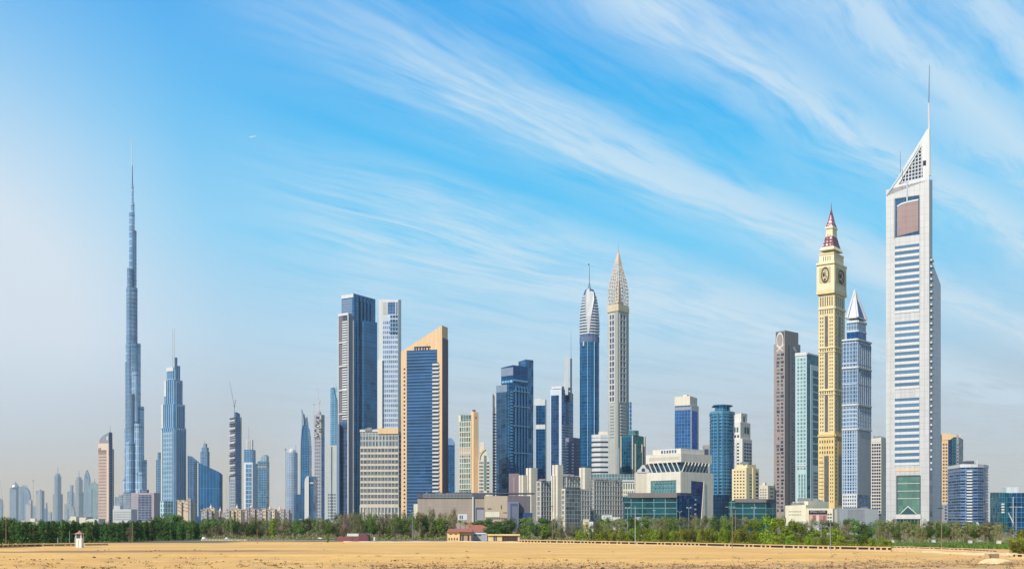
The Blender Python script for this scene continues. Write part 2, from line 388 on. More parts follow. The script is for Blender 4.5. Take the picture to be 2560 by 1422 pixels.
for pts in ([(2215, 475), (2318, 322), (2304, 362), (2246, 450)], [(2215, 475), (2246, 450), (2307, 440), (2323, 449)], [(2304, 362), (2318, 322), (2323, 322), (2323, 449), (2307, 440)]):
    L.poly('', pts, None, .0, -3.2, mb=mb)
fin = b.part('roof_fin', mb, white)
L.poly('fin_glass', [(2246, 450), (2304, 362), (2307, 362), (2307, 440)], pane('fin_glass', (92, 112, 160), .2), -2.2, -2.6, parent=fin)
mb = MB()
P3 = lambda x, y, o: (L.P[0]+L.e.x*L.u(x)+L.n.x*o, L.P[1]+L.e.y*L.u(x)+L.n.y*o, L.z(y))
for y in range(371, 448, 9): mb.tube(P3(2246+(450-y)*59/88, y+2, -1), P3(2307, y-1, -1), .55)
for x in range(2256, 2307, 8): mb.tube(P3(x, 450-(x-2246)*88/59, -1), P3(x-1, 448-(x-2246)*.16, -1), .5)
b.part('lattice', mb, white, fin)
L.panel('vent', 2307.5, 2315, 400, 412, stone('black_vent', (16, 16, 20)), .3, parent=fin)
L.poly('strut', [(2215, 470), (2217, 474), (2262, 416), (2296, 368), (2300, 358), (2262, 410)], steel, .5, .02, parent=fin)
L.panel('strut', 2266, 2269.5, 445, 497, steel, .9, parent=fin)
mb = MB().lathe(b.X(2267.5), -20, [(.3, b.Z(459)), (1.6, b.Z(455)), (1.6, b.Z(450)), (.3, b.Z(447))], 8); 
b.mast(2324, 258, 440, 6.6, 4.6, white, 1.5, 'mast_base', 2322); b.mast(2322, 163, 258, 3.0, 1.5, steel, 1.5, px1=2324)
b.mast(2251, 378, 432, 1.4, 1, steel, 6, 'antenna')
port = L.panel('atrium_window', 2243, 2300, 1188, 1284, curtain('atrium_glass', (104, 138, 122), (84, 118, 106), (70, 110, 96), 3.6, 5.5, .25, .2, .1), .1)
L.panel('door_frame', 2240.5, 2243.5, 1186, 1284, dkgrey, .6, parent=port); L.panel('door_frame', 2299, 2301.5, 1187, 1284, dkgrey, .6, parent=port); L.panel('door_frame', 2243.5, 2299, 1186, 1189, dkgrey, .6, parent=port)
for yy in (1206, 1225, 1244): L.panel('transom', 2243.5, 2299, yy, yy+1.4, pale, .3, parent=port)
L.poly('gable', [(2250, 1284), (2270, 1264), (2292, 1284)], pane('gable_glass', (48, 84, 88), .1), .5, parent=port)
L.poly('gable_rim', [(2249, 1284), (2270, 1263), (2293, 1284), (2290.5, 1284), (2270, 1266.5), (2251.5, 1284)], white, .9, .4, parent=port)
L.panel('lintel', 2239, 2302, 1285, 1296, pale, .7); L.panel('entrance_glass', 2241, 2300, 1297, 1325, curtain('entrance_glass', (30, 70, 64), (24, 50, 50), (90, 120, 110), 3, 5, .3), .1)
b.done()

# --- clock tower
b = Bld('clock_tower', 'cream stepped clock tower with round clock faces and dark red spire', 'tower', 2086, 950)
cs = stone('clock_stone', (238, 213, 158), .85, .06, .1, joint=(6, 3.7, .10)); cs2 = stone('clock_stone_light', (238, 220, 178), .85, .05)
ys = stone('yellow_stone', (236, 206, 142), .85, .06, .1, joint=(6, 3.7, .10))
lo = b.block('shaft_base', 2045.5, 2086.5, 2106, 1086, ys, 32, be=42)
up = b.block('shaft', 2046.5, 2086.5, 2112, 730, cs, 32, be=48, dd=.6, bot=1086)
slot = pane('slot_glass', (92, 84, 80), .15); cw = pane('clock_window', (70, 52, 34), .4); dst = curtain('dark_strip_glass', (92, 86, 84), (80, 76, 76), (112, 106, 100), 1.8, 3.7, .2, .3, .1)
for f, xs, st in ((up.L, ((2049, 2060), (2072.5, 2083)), (2062, 2070)), (up.R, ((2089, 2093.5), (2103, 2109)), (2095.5, 2101.5))):
    f.panel('string_course', f is up.L and 2046 or 2086.7, f is up.L and 2086.3 or 2112.5, 765, 770, cs2, .8)
    n = 6 if f is up.L else 4
    f.rep('slot_window', xs[0][0], xs[1][1], 738, 763, n, 1, .42, .95, slot); f.rep('slot_window', xs[0][0], xs[1][1], 771, 783, n, 1, .4, .9, slot)
    for y0, y1 in ((787, 864), (879, 970), (985, 1078)):
        f.panel('strip_window', st[0], st[1], y0, y1, dst, .1)
        for xa, xb in xs: f.rep('window', xa, xb, y0, y1, 2 if f is up.L else 1, round((y1-y0)/9.4), .42, .5, cw)
    for y in (866, 973):
        f.panel('string_course', f is up.L and 2046 or 2086.7, f is up.L and 2086.3 or 2112.5, y, y+2, cs2, .7)
        f.rep('window', xs[0][0], xs[1][1], y+2.5, y+10, n, 1, .45, .9, cw)
        f.panel('string_course', f is up.L and 2046 or 2086.7, f is up.L and 2086.3 or 2112.5, y+10, y+12, cs2, .7)
for f, x0, x1 in ((lo.L, 2045.5, 2086.5), (lo.R, 2087, 2106)):
    f.panel('cornice', x0-.5*(f is lo.L), x1, 1084, 1090, stone('yellow_cornice', (222, 190, 120)), 1.1)
for y in (1098, 1113, 1125): lo.L.rep('window', 2047, 2084, y, y+9, 6, 1, .42, .75, cw)
lo.L.rep('window', 2048, 2057, 1137, 1158, 2, 2, .4, .4, cw); lo.L.rep('sill', 2047.5, 2059, 1152, 1245, 1, 10, 1, .12, slot, .3)
lo.L.rep('window', 2074, 2084.5, 1137, 1257, 2, 13, .4, .45, cw)
lo.L.panel('strip_window', 2060.5, 2072, 1138, 1254, dst, .1); lo.R.panel('strip_window', 2096, 2105, 1138, 1262, dst, .1); lo.R.rep('window', 2088, 2092, 1096, 1250, 1, 16, .7, .5, cw)
lo.R.panel('wall_panel', 2095, 2105.5, 1095, 1134, stone('ochre_panel', (200, 168, 104)), .3)
ck = b.block('clock_stage', 2041.5, 2086, 2116, 656, cs2, 32, be=48, dd=-1.2, bot=724)
for y0, y1, o, m in ((652, 657, 1.2, cs2), (722, 731, .4, cs)):
    k_ = b.block('cornice', 2040.5-(o-.4), 2086, 2117+(o-.4), y0, m, 32, be=48, dd=-1.2-o, bot=y1)
def clock(f, cxp, cyp, rx, ry, w0, w1):
    pn = f.panel('clock_panel', w0, w1, cyp-19, cyp+20, stone('clock_recess', (196, 178, 132)), .15)
    def ell(a, q): return (cxp+rx*q*math.cos(a), cyp-ry*q*math.sin(a))
    n = 20; mb = MB()
    for k in range(n):
        a0, a1 = 2*math.pi*k/n, 2*math.pi*(k+.86)/n
        f.poly('', [ell(a0, 1), ell(a1, 1), ell(a1, .78), ell(a0, .78)], None, .7, .1, mb=mb)
    b.part('clock_ring', mb, stone('clock_ring', (80, 70, 58)), pn)
    f.poly('clock_face', [ell(2*math.pi*k/24, .76) for k in range(24)], stone('clock_face', (206, 190, 144)), .3, .1, parent=pn)
    mb = MB(); f.poly('', [(cxp-.8, cyp+2), (cxp+.8, cyp+2), (cxp+.5, cyp-ry*.62), (cxp-.5, cyp-ry*.62)], None, .6, .25, mb=mb)
    f.poly('', [(cxp, cyp-1), (cxp, cyp+1), (cxp+rx*.5, cyp+ry*.42), (cxp+rx*.55, cyp+ry*.32)], None, .62, .25, mb=mb)
    f.poly('', [(cxp-rx*.6, cyp-6), (cxp-rx*.15, cyp-6), (cxp-rx*.15, cyp+4), (cxp-rx*.6, cyp+4)], None, .45, .25, mb=mb)
    f.poly('', [(cxp-rx*.3, cyp+9), (cxp+rx*.2, cyp+8), (cxp+rx*.1, cyp+14), (cxp-rx*.3, cyp+14)], None, .45, .25, mb=mb)
    b.part('clock_hands', mb, stone('clock_hand', (54, 46, 38)), pn)
clock(ck.L, 2063, 685, 10, 20, 2048.5, 2076); clock(ck.R, 2102, 686, 7.5, 18, 2089, 2113)
t1 = b.block('upper_stage', 2047.5, 2085, 2109, 631, cs2, 32, be=48, dd=1.5, bot=655); t1.L.rep('slot_window', 2056, 2078, 636, 649, 4, 1, .3, .9, slot)
b.block('cornice', 2046.5, 2085, 2110, 629, cs, 32, be=48, dd=1, bot=633)
t2 = taper(b, t1, 'stone_skirt', 630, 621, .98, .80, cs2); red = stone('red_metal', (124, 52, 60), .5, .15); redglass = curtain('red_frame_glass', (150, 100, 102), (132, 82, 88), (112, 48, 56), 3.4, 3.4, 1.0, .3, .1)
t3 = taper(b, t1, 'red_roof', 621, 594, .76, .48, redglass)
for i_, k in ((0, 1), (1, 2), (0, 3)): pass
t4 = taper(b, t1, 'lantern', 594, 573, .46, .43, cs2); taper(b, t1, 'cornice', 574, 569, .52, .50, cs2)
t4.L.rep('slot_window', 2067, 2078, 577, 590, 2, 1, .25, .9, slot)
mb = MB(); cx = sum(p[0] for p in t1.ring)/4; cy = sum(p[1] for p in t1.ring)/4
q0 = [(cx+(x-cx)*.42, cy+(y-cy)*.42) for x, y in t1.ring]; zs = [b.Z(y, cy) for y in (569, 561, 551, 540)]; ss = [1, .74, .5, .3]
for k in range(4):
    for j in range(3):
        A_ = lambda kk, jj: (cx+(q0[kk % 4][0]-cx)*ss[jj], cy+(q0[kk % 4][1]-cy)*ss[jj], zs[jj])
        mb.tube(A_(k, j), A_(k, j+1), .5); mb.tube(A_(k, j), A_(k+1, j), .45); mb.tube(A_(k, j), A_(k+1, j+1), .25)
    mb.tube(A_(k, 3), (cx, cy, b.Z(522, cy)), .45, .2)
b.part('spire_frame', mb, red); taper(b, t1, 'spire_glass', 568, 540, .38, .12, pane('spire_glass', (214, 168, 168), .1))
b.part('spire_tip', MB().tube((cx, cy, b.Z(535, cy)), (cx, cy, b.Z(508, cy)), .7, .15), red)
b.done()

# --- blue tower with the white pyramid top
b = Bld('office_tower', 'blue glass tower topped by a white framed glass pyramid, right of the clock tower', 'tower', 2146, 890)
bg1 = curtain('lattice_blue_glass', (58, 106, 150), (38, 82, 128), (150, 172, 192), 2.6, 3.7, .32)
m_ = b.block('tower_body', 2105.5, 2143, 2177, 850, bg1, 30, be=46)
m_.R.panel('blank_wall', 2143.5, 2177, 1076, 1236, stone('grey_wall', (188, 190, 194), .5, .04, joint=(3, 5, .05)), .3)
for y in (847, 917, 1010, 1071):
    for f, x0, x1 in ((m_.L, 2105, 2143), (m_.R, 2143.3, 2177.5)): f.panel('cornice', x0, x1, y-1.5, y+2.5, white, 1)
wb = stone('frame_blue_grey', (196, 208, 220), .4, .03)
m_.L.grid('white_frame', 2106, 2142, 855, 1010, 9, 3, .15, .04, wb, .5); m_.L.grid('white_frame', 2106, 2142, 1012, 1073, 9, 6, .2, .22, wb, .4)
m_.R.grid('white_frame', 2144, 2177, 855, 1010, 7, 3, .10, .03, wb, .5); m_.R.grid('white_frame', 2144, 2177, 1012, 1068, 8, 6, .3, .25, wb, .4)
m_.L.grid('window_frame', 2106, 2142, 1075, 1233, 6, 20, .24, .16, wb, .4); m_.L.panel('lower_wall', 2105.5, 2143, 1234, 1280, white, .3)
m_.L.rep('window', 2107, 2141, 1236, 1272, 6, 4, .55, .55, darkglass, .38); m_.R.rep('window', 2146, 2176, 1240, 1272, 4, 4, .7, .6, bluewin)
u1 = b.block('upper_stage', 2117, 2144, 2165, 800, curtain('grey_band_glass', (140, 160, 180), (120, 142, 164), (170, 180, 190), 2.5, 3.6, .2), 30, be=46, dd=5, bot=850)
for f, x0, x1 in ((u1.L, 2117, 2144), (u1.R, 2144.2, 2165)):
    f.panel('blue_band', x0, x1, 826, 846, curtain('deep_blue_glass', (20, 84, 146), (16, 72, 130), (26, 88, 150), 4, 4, .1), .2); f.panel('cornice', x0, x1, 822, 826, white, .8); f.panel('cornice', x0, x1, 797, 803, white, 1)
cx = sum(p[0] for p in u1.ring)/4; cy = sum(p[1] for p in u1.ring)/4; ap = (cx-1.6, cy, b.Z(725, cy)); mb = MB(); gl = MB()
for k in range(4):
    p, q = [(cx+(x-cx)*1.0, cy+(y-cy)*1.0, b.Z(798, cy)) for x, y in (u1.ring[k], u1.ring[(k+1) % 4])]
    mb.tube(p, ap, 1.5, .7); mb.tube(p, q, .8)
    g0 = [Vector(p).lerp(Vector(q), t) for t in (.08, .92)]; g1 = [v.lerp(Vector(ap), .62) for v in g0]; i = len(gl.v)
    gl.v += [tuple(v.lerp(Vector((cx, cy, v.z)), .05)) for v in (g0[0], g0[1], g1[1], g1[0])]; gl.f.append((i, i+1, i+2, i+3))
    w0 = [Vector(p).lerp(Vector(ap), .60), Vector(q).lerp(Vector(ap), .60)]; i = len(mb.v); mb.v += [tuple(w0[0]), tuple(w0[1]), ap]; mb.f.append((i, i+1, i+2))
b.part('pyramid_frame', mb, white); b.part('pyramid_glass', gl, pane('pyramid_blue_glass', (20, 74, 138), .1, .35, 0))
b.done()

# --- brown tower
b = Bld('office_tower', 'brown tower with irregular lattice of dark windows and oval emblem at its top', 'tower', 1961, 1080)
br = stone('brown_panel', (160, 144, 136), .7, .05, .08, joint=(5, 3.8, .07))
s1 = b.block('tower_body', 1934.5, 1962, 2001, (861, 855, 862), br, 35, be=48)
s2 = b.block('crown', 1939, 1962, 1996, (829, 825, 832), br, 35, be=48, dd=.8, bot=865)
s1.L.rep('window', 1940.5, 1960.5, 880, 1280, 2, 42, .66, .62, darkglass, .12, jit=.45, skip=.03)
s1.L.rep('window', 1950, 1960.5, 880, 1280, 1, 42, .5, .4, darkglass, .13, jit=.3, skip=.45)
em = s2.L.panel('emblem_panel', 1940.5, 1960, 828, 877, stone('emblem_dark', (74, 80, 92)), .3)
mb = MB()
def ell(a, q, cxp=1950.3, cyp=849, rx=9, ry=20): return (cxp+rx*q*math.cos(a), cyp-ry*q*math.sin(a))
for k in range(20):
    s2.L.poly('', [ell(2*math.pi*k/20, 1), ell(2*math.pi*(k+1)/20, 1), ell(2*math.pi*(k+1)/20, .78), ell(2*math.pi*k/20, .78)], None, .9, .3, mb=mb)
s2.L.poly('', [(1941, 862), (1943, 860), (1959, 876), (1957, 877)], None, .85, .3, mb=mb); s2.L.poly('', [(1958, 860), (1960, 862), (1943, 877), (1941, 876)], None, .86, .3, mb=mb)
b.part('emblem', mb, pale, em); s2.L.poly('emblem_disc', [ell(2*math.pi*k/20, .76) for k in range(20)], br, .6, .3, parent=em)
s1.R.panel('groove', 1971, 1973.5, 860, 1285, stone('dark_groove', (104, 90, 86)), .1); s1.R.panel('side_glazing', 1977, 2000, 862, 1275, curtain('brown_side_glass', (58, 66, 92), (44, 48, 66), (140, 128, 126), 3.4, 3.8, .7), .12)
s1.R.poly('logo', [(1983, 860), (1986, 860), (1991, 868), (1991, 874), (1985, 869)], white, .4)
b.done()

# --- pale teal tower
b = Bld('office_tower', 'pale teal glass tower with a stack of big framed panes left of the clock tower', 'tower', 2018, 1010)
t_ = b.block('tower_body', 1988.5, 2017, 2052, (886, 882, 889), curtain('teal_side_glass', (36, 104, 122), (28, 92, 112), (44, 112, 128), 3, 3.8, .12), 30, be=45)
t_.L.panel('pale_wall', 1988.5, 2017, 884, 1275, stone('pale_teal_wall', (182, 204, 204), .4, .05), .3)
tw = pane('teal_window', (120, 150, 152), .3)
t_.L.rep('window', 1992, 2015.5, 893, 1175, 3, 30, .64, .64, tw, .36); t_.L.rep('window', 1995, 2015.5, 1184, 1272, 3, 9, .6, .86, tw, .36)
t_.L.panel('cornice', 1988, 2017.2, 880, 888, white, .9); t_.R.panel('cornice', 2017.4, 2052, 881, 885, white, .9)
t_.L.panel('balcony', 1992, 2017, 1161, 1164, white, .9)
t_.R.panel('white_wall', 2026, 2050, 909, 1275, stone('pale_teal_wall', None), .4)
t_.R.rep('big_pane', 2031.5, 2048, 920, 1162, 1, 13, 1, .8, curtain('big_pane_glass', (22, 84, 100), (18, 72, 90), (30, 92, 106), 3, 5, .12), .5)
t_.R.rep('window', 2032, 2048, 1176, 1256, 1, 9, .9, .6, darkglass, .5)
b.done()

# --- slim blue/cream block right of the pyramid tower
b = Bld('apartment_block', 'cream and dark blue apartment block between the pyramid tower and the tall striped tower', 'building', 2203, 1200)
t_ = b.block('tower_body', 2177.5, 2203, 2222, (1096, 1093, 1095), cream, 20, be=50)
t_.L.rep('window', 2179, 2202, 1107, 1290, 4, 23, .8, .66, pane('navy_window', (34, 46, 92), .35)); t_.L.panel('parapet_grille', 2178, 2202, 1096, 1104, pale, .3)
t_.R.rep('window', 2211, 2219, 1105, 1290, 1, 22, .6, .55, darkglass); clutter(b, t_, 3, 2); b.done()

# --- podium with the billboard
b = Bld('podium_building', 'low cream podium building with dark and pink billboard under the clock tower', 'building', 2024, 830)
pc = stone('podium_cream', (236, 224, 192), .85, .06, .2)
p1 = b.block('wing_left', 1963, 2015, 2030, (1263, 1261, 1262), pc, 12, be=50)
p2 = b.block('wing_centre', 2012, 2082, 2100, (1270, 1270, 1271), pc, 6, be=50, dd=-4)
p3 = b.block('upper_step', 1981, 2020, 2072, (1254, 1252, 1253), pc, 15, be=40, dd=10)
p4 = b.block('wing_right', 2082, 2118, 2135, (1272, 1272, 1273), stone('podium_grey', (190, 182, 170)), 5, be=50, dd=-2)
p1.L.rep('window', 1971, 2003, 1274, 1290, 8, 2, .7, .2, darkglass); p2.L.rep('window', 2068, 2080, 1281, 1305, 2, 3, .75, .45, darkglass); p4.L.rep('window', 2108, 2117, 1286, 1302, 2, 2, .6, .35, darkglass)
bb = p2.L.panel('billboard', 2022, 2067, 1275, 1306, stone('billboard_pink', (190, 142, 136), .6, .3, .35), .5)
p2.L.panel('billboard_header', 2022, 2067, 1275, 1284.5, stone('billboard_black', (36, 26, 32), .5), .7, parent=bb)
R = random.Random(4)
for k in range(5):
    x = 2024+k*8.3; p2.L.panel('picture_panel', x, x+6.2, 1287+R.random()*2, 1303-R.random()*3, stone('billboard_tone%d' % k, [(222, 186, 168), (150, 96, 92), (226, 200, 184), (196, 120, 120), (140, 100, 86)][k]), .62, parent=bb)
def lettering(b, f, txt, px0, px1, pyc, size, mat, parent, o=.75):
    cu = bpy.data.curves.new(txt, 'FONT'); cu.body = txt; cu.size = size; cu.extrude = .08; cu.align_x = 'CENTER'; cu.align_y = 'CENTER'
    o_ = bpy.data.objects.new('tmp', cu); me = bpy.data.meshes.new_from_object(o_); bpy.data.objects.remove(o_)
    um = (f.u(px0)+f.u(px1))/2; wd = f.u(px1)-f.u(px0); xs = [v.co.x for v in me.vertices]; kx = wd/(max(xs)-min(xs))
    for v in me.vertices:
        u, z, q = v.co.x*kx+um, v.co.y+f.z(pyc), v.co.z+o
        v.co = (f.P[0]+f.e.x*u+f.n.x*q, f.P[1]+f.e.y*u+f.n.y*q, z)
    me.materials.append(mat); return link('lettering', me, parent)
lettering(b, p2.L, 'SMALL I CAFE', 2025, 2063, 1278.7, 1.7, white, bb)
clutter(b, p3, 5, 1); clutter(b, p1, 3, 3); b.done()
b = Bld('podium_building', 'long low grey podium under the pyramid topped tower', 'building', 2150, 820)
p_ = b.block('wall', 2098, 2196, None, (1271, 1272, 1272), stone('podium_blue_grey', (150, 156, 158)), 4, dep=25); p_.L.grid('fin_screen', 2120, 2160, 1274, 1300, 16, 1, .3, .05, grey); clutter(b, p_, 6, 5, h=2); b.done()

# --- orange and teal apartment tower, blue round tower, far right blue block
b = Bld('apartment_tower', 'orange beige and teal apartment tower behind the right side of the striped tower', 'building', 2395, 1150)
t_ = b.block('tower_body', 2352, 2395, 2408, (1086, 1090, 1098), curtain('teal_tower_glass', (40, 92, 104), (30, 76, 92), (60, 110, 118), 3, 3.8, .2), 12, be=50)
t_.L.panel('orange_wall', 2354, 2370, 1088, 1260, tan, .5); t_.L.panel('grey_wall', 2354, 2370, 1260, 1320, grey, .5)
t_.L.rep('window', 2355.5, 2369.5, 1106, 1256, 2, 18, .62, .5, darkglass, .56); t_.L.rep('window', 2360, 2368, 1262, 1300, 1, 5, .6, .6, darkglass, .56)
t_.L.rep('dark_pane', 2371, 2381, 1100, 1238, 1, 16, .92, .78, pane('navy_window', None), .2); t_.L.panel('pier', 2391, 2396, 1086, 1260, grey, .9); t_.L.rep('window', 2391.5, 2395.5, 1108, 1258, 1, 18, .7, .5, darkglass, .96)
t_.L.poly('crown_panel', [(2354, 1082), (2380, 1084), (2384, 1092), (2376, 1098), (2354, 1100)], tan, .9); t_.L.panel('cornice', 2380, 2402, 1087, 1092, tan, .8); b.done()
b = Bld('office_tower', 'curved royal blue office block with white floor ledges right of the orange apartment tower', 'building', 2440, 790)
rg = curtain('royal_glass', (46, 80, 130), (30, 54, 98), (104, 130, 162), 4, 3.6, .35)
pts = [(2402, 0), (2428, -3), (2444, -3), (2458, 2), (2466, 9), (2470, 17)]
ring = [(b.X(x, dd), dd) for x, dd in pts]; ring += [(ring[-1][0]-2, 30), (ring[0][0]+3, 30)]
b.part('tower_body', MB().prism(ring, 0, b.Z(1164)), rg)
def ledge(z0, z1, grow, mat, name):
    cx = sum(p[0] for p in ring)/8; cy = sum(p[1] for p in ring)/8
    return b.part(name, MB().prism([(cx+(x-cx)*grow, cy+(y-cy)*grow) for x, y in ring], z0, z1), mat)
fh = (b.Z(1170)-b.Z(1310))/19
for k in range(19): ledge(b.Z(1310)+k*fh, b.Z(1310)+k*fh+.75, 1.045 if k % 2 else 1.03, stone('ledge_blue', (124, 148, 178), .4), 'floor_ledge')
ledge(b.Z(1168), b.Z(1160), 1.05, white, 'parapet'); f = Face(b, ring[0], ring[1]); f.rep('balcony', 2416, 2431, 1174, 1306, 1, 18, .95, .45, white, 1.3)
b.part('roof_frame', MB().prism([(x*.55, y*.55+5) for x, y in ring], b.Z(1164), b.Z(1157)), plant); b.part('roof_frame', MB().box(b.X(2421), b.X(2440), 3, 9, b.Z(1158), b.Z(1151)), dkgrey); b.mast(2443, 1149, 1165, 3, 3, white, 4, 'roof_pier'); b.done()
b = Bld('office_building', 'blue glass office block with cream core at the far right edge', 'building', 2540, 700)
t_ = b.block('glass_body', 2499.5, 2536, None, (1230, 1232, 1232), curtain('petrol_glass', (44, 110, 130), (30, 92, 116), (70, 130, 146), 1.6, 3.6, .1), 8, dep=20)
b.block('core', 2516, 2546, None, 1217, white, 8, dd=5, dep=10); t2_ = b.block('glass_wing', 2534, 2580, None, 1231, curtain('petrol_blue_glass', (30, 84, 130), (24, 70, 116), (80, 130, 160), 3, 3.6, .15), 8, dd=-3, dep=22)
t_.L.panel('blue_bay', 2522, 2533, 1241, 1320, curtain('petrol_blue_glass', None, None, None), .5); t_.L.rep('balcony', 2503, 2510, 1256, 1283, 1, 4, 1, .6, white, .8); b.mast(2533, 1241, 1320, 1.6, 1.6, white, -4, 'white_pier'); b.done()

# ================================================================== CENTRE-RIGHT GROUP
# --- gate building
b = Bld('gate_building', 'massive cream gateway building with leaning glass storey under its slab roof', 'building', 1703, 830)
gs = stone('gate_stone', (226, 216, 198), .8, .04, .1, joint=(4, 2.2, .05)); gg = curtain('gate_glass', (44, 92, 124), (34, 76, 110), (60, 100, 130), 4, 4, .12)
lo = b.block('lower_block', 1616.5, 1703, 1783, 1178, gs, 45, be=40)
mid = b.block('glass_storey', 1629, 1703, 1770, 1152, gg, 45, be=40, dd=2.2, bot=1178)
top_ = b.block('upper_slab', 1615, 1703, 1780, 1132, gs, 45, be=40, dd=-.6, bot=1154)
rf = b.block('roof_box', 1632, 1702, 1760, 1120, gs, 45, be=40, dd=4, bot=1132)
rf.L.rep('window', 1652, 1692, 1122, 1130, 6, 1, .6, .9, bluewin, .2, skip=.4)
top_.L.rep('slot_window', 1622, 1699, 1140, 1148, 26, 1, .45, 1, stone('slot_stone', (176, 164, 146)), .1); lo.L.rep('slot_window', 1619, 1694, 1186, 1194, 24, 1, .5, 1, stone('slot_stone', None), .1)
def lean(f, x0, x1, n, dx, o):
    for k in range(n):
        x = x0+(x1-x0)*k/(n-1); mb = MB()
        A_ = lambda xx, yy, q: Vector((f.P[0]+f.e.x*f.u(xx)+f.n.x*q, f.P[1]+f.e.y*f.u(xx)+f.n.y*q, f.z(yy)))
        mb.tube(A_(x, 1154, 2.4), A_(x+dx, 1178.5, .6), .55, .55, 4); b.part('leaning_strut', mb, cream)
lean(mid.L, 1625, 1694, 7, 7.5, 0); lean(mid.R, 1709, 1768, 8, -6, 0)
gl_ = lo.L.panel('hall_window', 1628, 1692, 1199, 1300, curtain('hall_glass', (110, 150, 146), (90, 132, 132), (130, 164, 160), 3, 3.6, .15, .2, .25), .1)
lo.L.rep('window', 1636, 1690, 1203, 1224, 8, 2, .5, .45, bluewin, .16)
lo.L.panel('jamb', 1618, 1628, 1199, 1300, gs, .8); lo.L.panel('jamb', 1692, 1702.6, 1199, 1300, gs, .8); lo.L.panel('beam', 1618, 1702.6, 1179, 1199, gs, .8)
lo.R.poly('tall_opening', [(1728, 1200), (1758.5, 1202), (1751, 1330), (1728, 1330)], curtain('opening_glass', (24, 58, 124), (20, 50, 110), (30, 64, 128), 5, 6, .1), .1)
lo.R.poly('leaning_pier', [(1758.5, 1202), (1761, 1202), (1761, 1330), (1750, 1330)], cream, .7)
b.done()
b = Bld('glass_pavilion', 'low teal glass office building with grey roof band in front of the cream gateway', 'building', 1692, 760)
t_ = b.block('glass_body', 1556, 1692, 1741, 1240, curtain('teal_band_glass', (48, 104, 112), (34, 80, 92), (100, 146, 150), 9, 4.6, .28), 10, be=42)
t_.L.panel('roof_band', 1569, 1692.6, 1231, 1243, stone('roof_band', (122, 112, 110), .6), 1.2, -8); t_.R.panel('roof_band', 1692.8, 1742, 1231, 1235, stone('roof_band_dark', (60, 66, 90)), 1.2, -4); t_.R.panel('blue_glazing', 1693, 1740, 1236, 1300, curtain('navy_wall', (30, 84, 134), (24, 70, 118), (36, 92, 140), 3, 5.2, .1), .3)
t_.R.rep('light_panel', 1736, 1739.5, 1241, 1290, 1, 4, 1, .3, white, .6); t_.L.panel('door_recess', 1556, 1561, 1252, 1300, darkglass, .3); clutter(b, t_, 5, 8, h=2); b.done()
b = Bld('glass_pavilion', 'low teal glass office building with dark roof below the yellow apartment block', 'building', 1915, 760)
t_ = b.block('glass_body', 1822, 1915, 1938, 1250, curtain('teal_band_glass', None, None, None), 6, be=40)
t_.L.panel('roof_band', 1838, 1915.6, 1246, 1255, stone('roof_band', None), 1.2, -8); t_.R.panel('roof_band', 1916, 1938, 1247, 1255, stone('roof_band_dark', None), 1, -4); b.done()
# --- little arched roof left of the gate
b = Bld('arched_pavilion', 'small white pavilion with an arched gable left of the cream gateway', 'building', 1606, 900)
t_ = b.block('wall', 1590, 1624, None, 1180, cream, 3, dep=20); A_ = [(1592, 1181), (1594, 1174), (1600, 1170), (1604, 1163), (1608, 1161), (1612, 1163), (1616, 1170), (1622, 1174), (1624, 1181)]
t_.L.poly('arched_gable', A_, white, .6, -3); t_.L.poly('arch_window', [(1604, 1178), (1604, 1172), (1608, 1169), (1612, 1172), (1612, 1178)], darkglass, .8)
t_.L.poly('sloping_roof', [(1608, 1162), (1640, 1156), (1642, 1178), (1624, 1180), (1618, 1170)], dkgrey, .2, -3); b.done()
# --- cream topped blue tower
b = Bld('office_tower', 'blue glass tower with cream crown box behind the gateway building', 'tower', 1726, 1150)
t_ = b.block('glass_body', 1687, 1727, 1746, (1014, 1012, 1021), curtain('azure_glass', (70, 116, 172), (44, 92, 152), (84, 128, 176), 3.5, 4.2, .18), 22, be=48)
t_.R.panel('white_frame', 1727.3, 1746, 1012, 1130, white, .4); t_.R.panel('blue_panel', 1729.5, 1742.5, 1026, 1126, curtain('vivid_blue_glass', (14, 86, 182), (10, 76, 168), (20, 92, 188), 3, 4, .1), .6)
c_ = b.block('crown_box', 1686.5, 1725, 1743, (992, 989, 995), cream, 22, be=48, dd=.6, bot=1013.5); b.on(c_, 'roof_plant', 2.4, cream, .25); t_.L.panel('grey_band', 1687, 1726.8, 1016, 1024, grey, .3); b.done()
# --- teal round tower
b = Bld('apartment_tower', 'teal blue curved apartment tower with small flat canopy roof', 'tower', 1806, 1000)
tg = curtain('teal_floor_glass', (46, 106, 148), (30, 84, 128), (80, 138, 168), 3.4, 3.6, .5)
pts = [(1780, 3), (1790, -1), (1806, -3), (1822, 0), (1833, 6), (1836, 12)]
ring = [(b.X(x, dd), dd) for x, dd in pts]; ring += [(ring[-1][0]-2, 24), (ring[0][0]+2, 24)]
b.part('tower_body', MB().prism(ring, 0, b.Z(1033)), tg)
cx = sum(p[0] for p in ring)/8; cy = sum(p[1] for p in ring)/8
rg_ = lambda g: [(cx+(x-cx)*g, cy+(y-cy)*g) for x, y in ring]
fh = (b.Z(1040)-b.Z(1236))/24
for k in range(25): b.part('floor_ledge', MB().prism(rg_(1.03), b.Z(1236)+k*fh, b.Z(1236)+k*fh+.55), stone('teal_ledge', (88, 142, 172), .4))
b.part('parapet', MB().prism(rg_(1.05), b.Z(1034), b.Z(1027)), stone('teal_ledge', None)); b.part('penthouse', MB().prism(rg_(.62), b.Z(1033), b.Z(1012)), curtain('penthouse_glass', (60, 128, 166), (50, 112, 150), (90, 150, 180), 3, 5, .15)); b.part('canopy_roof', MB().prism(rg_(.86), b.Z(1012.5), b.Z(1010.5)), stone('teal_roof', (70, 120, 148)))
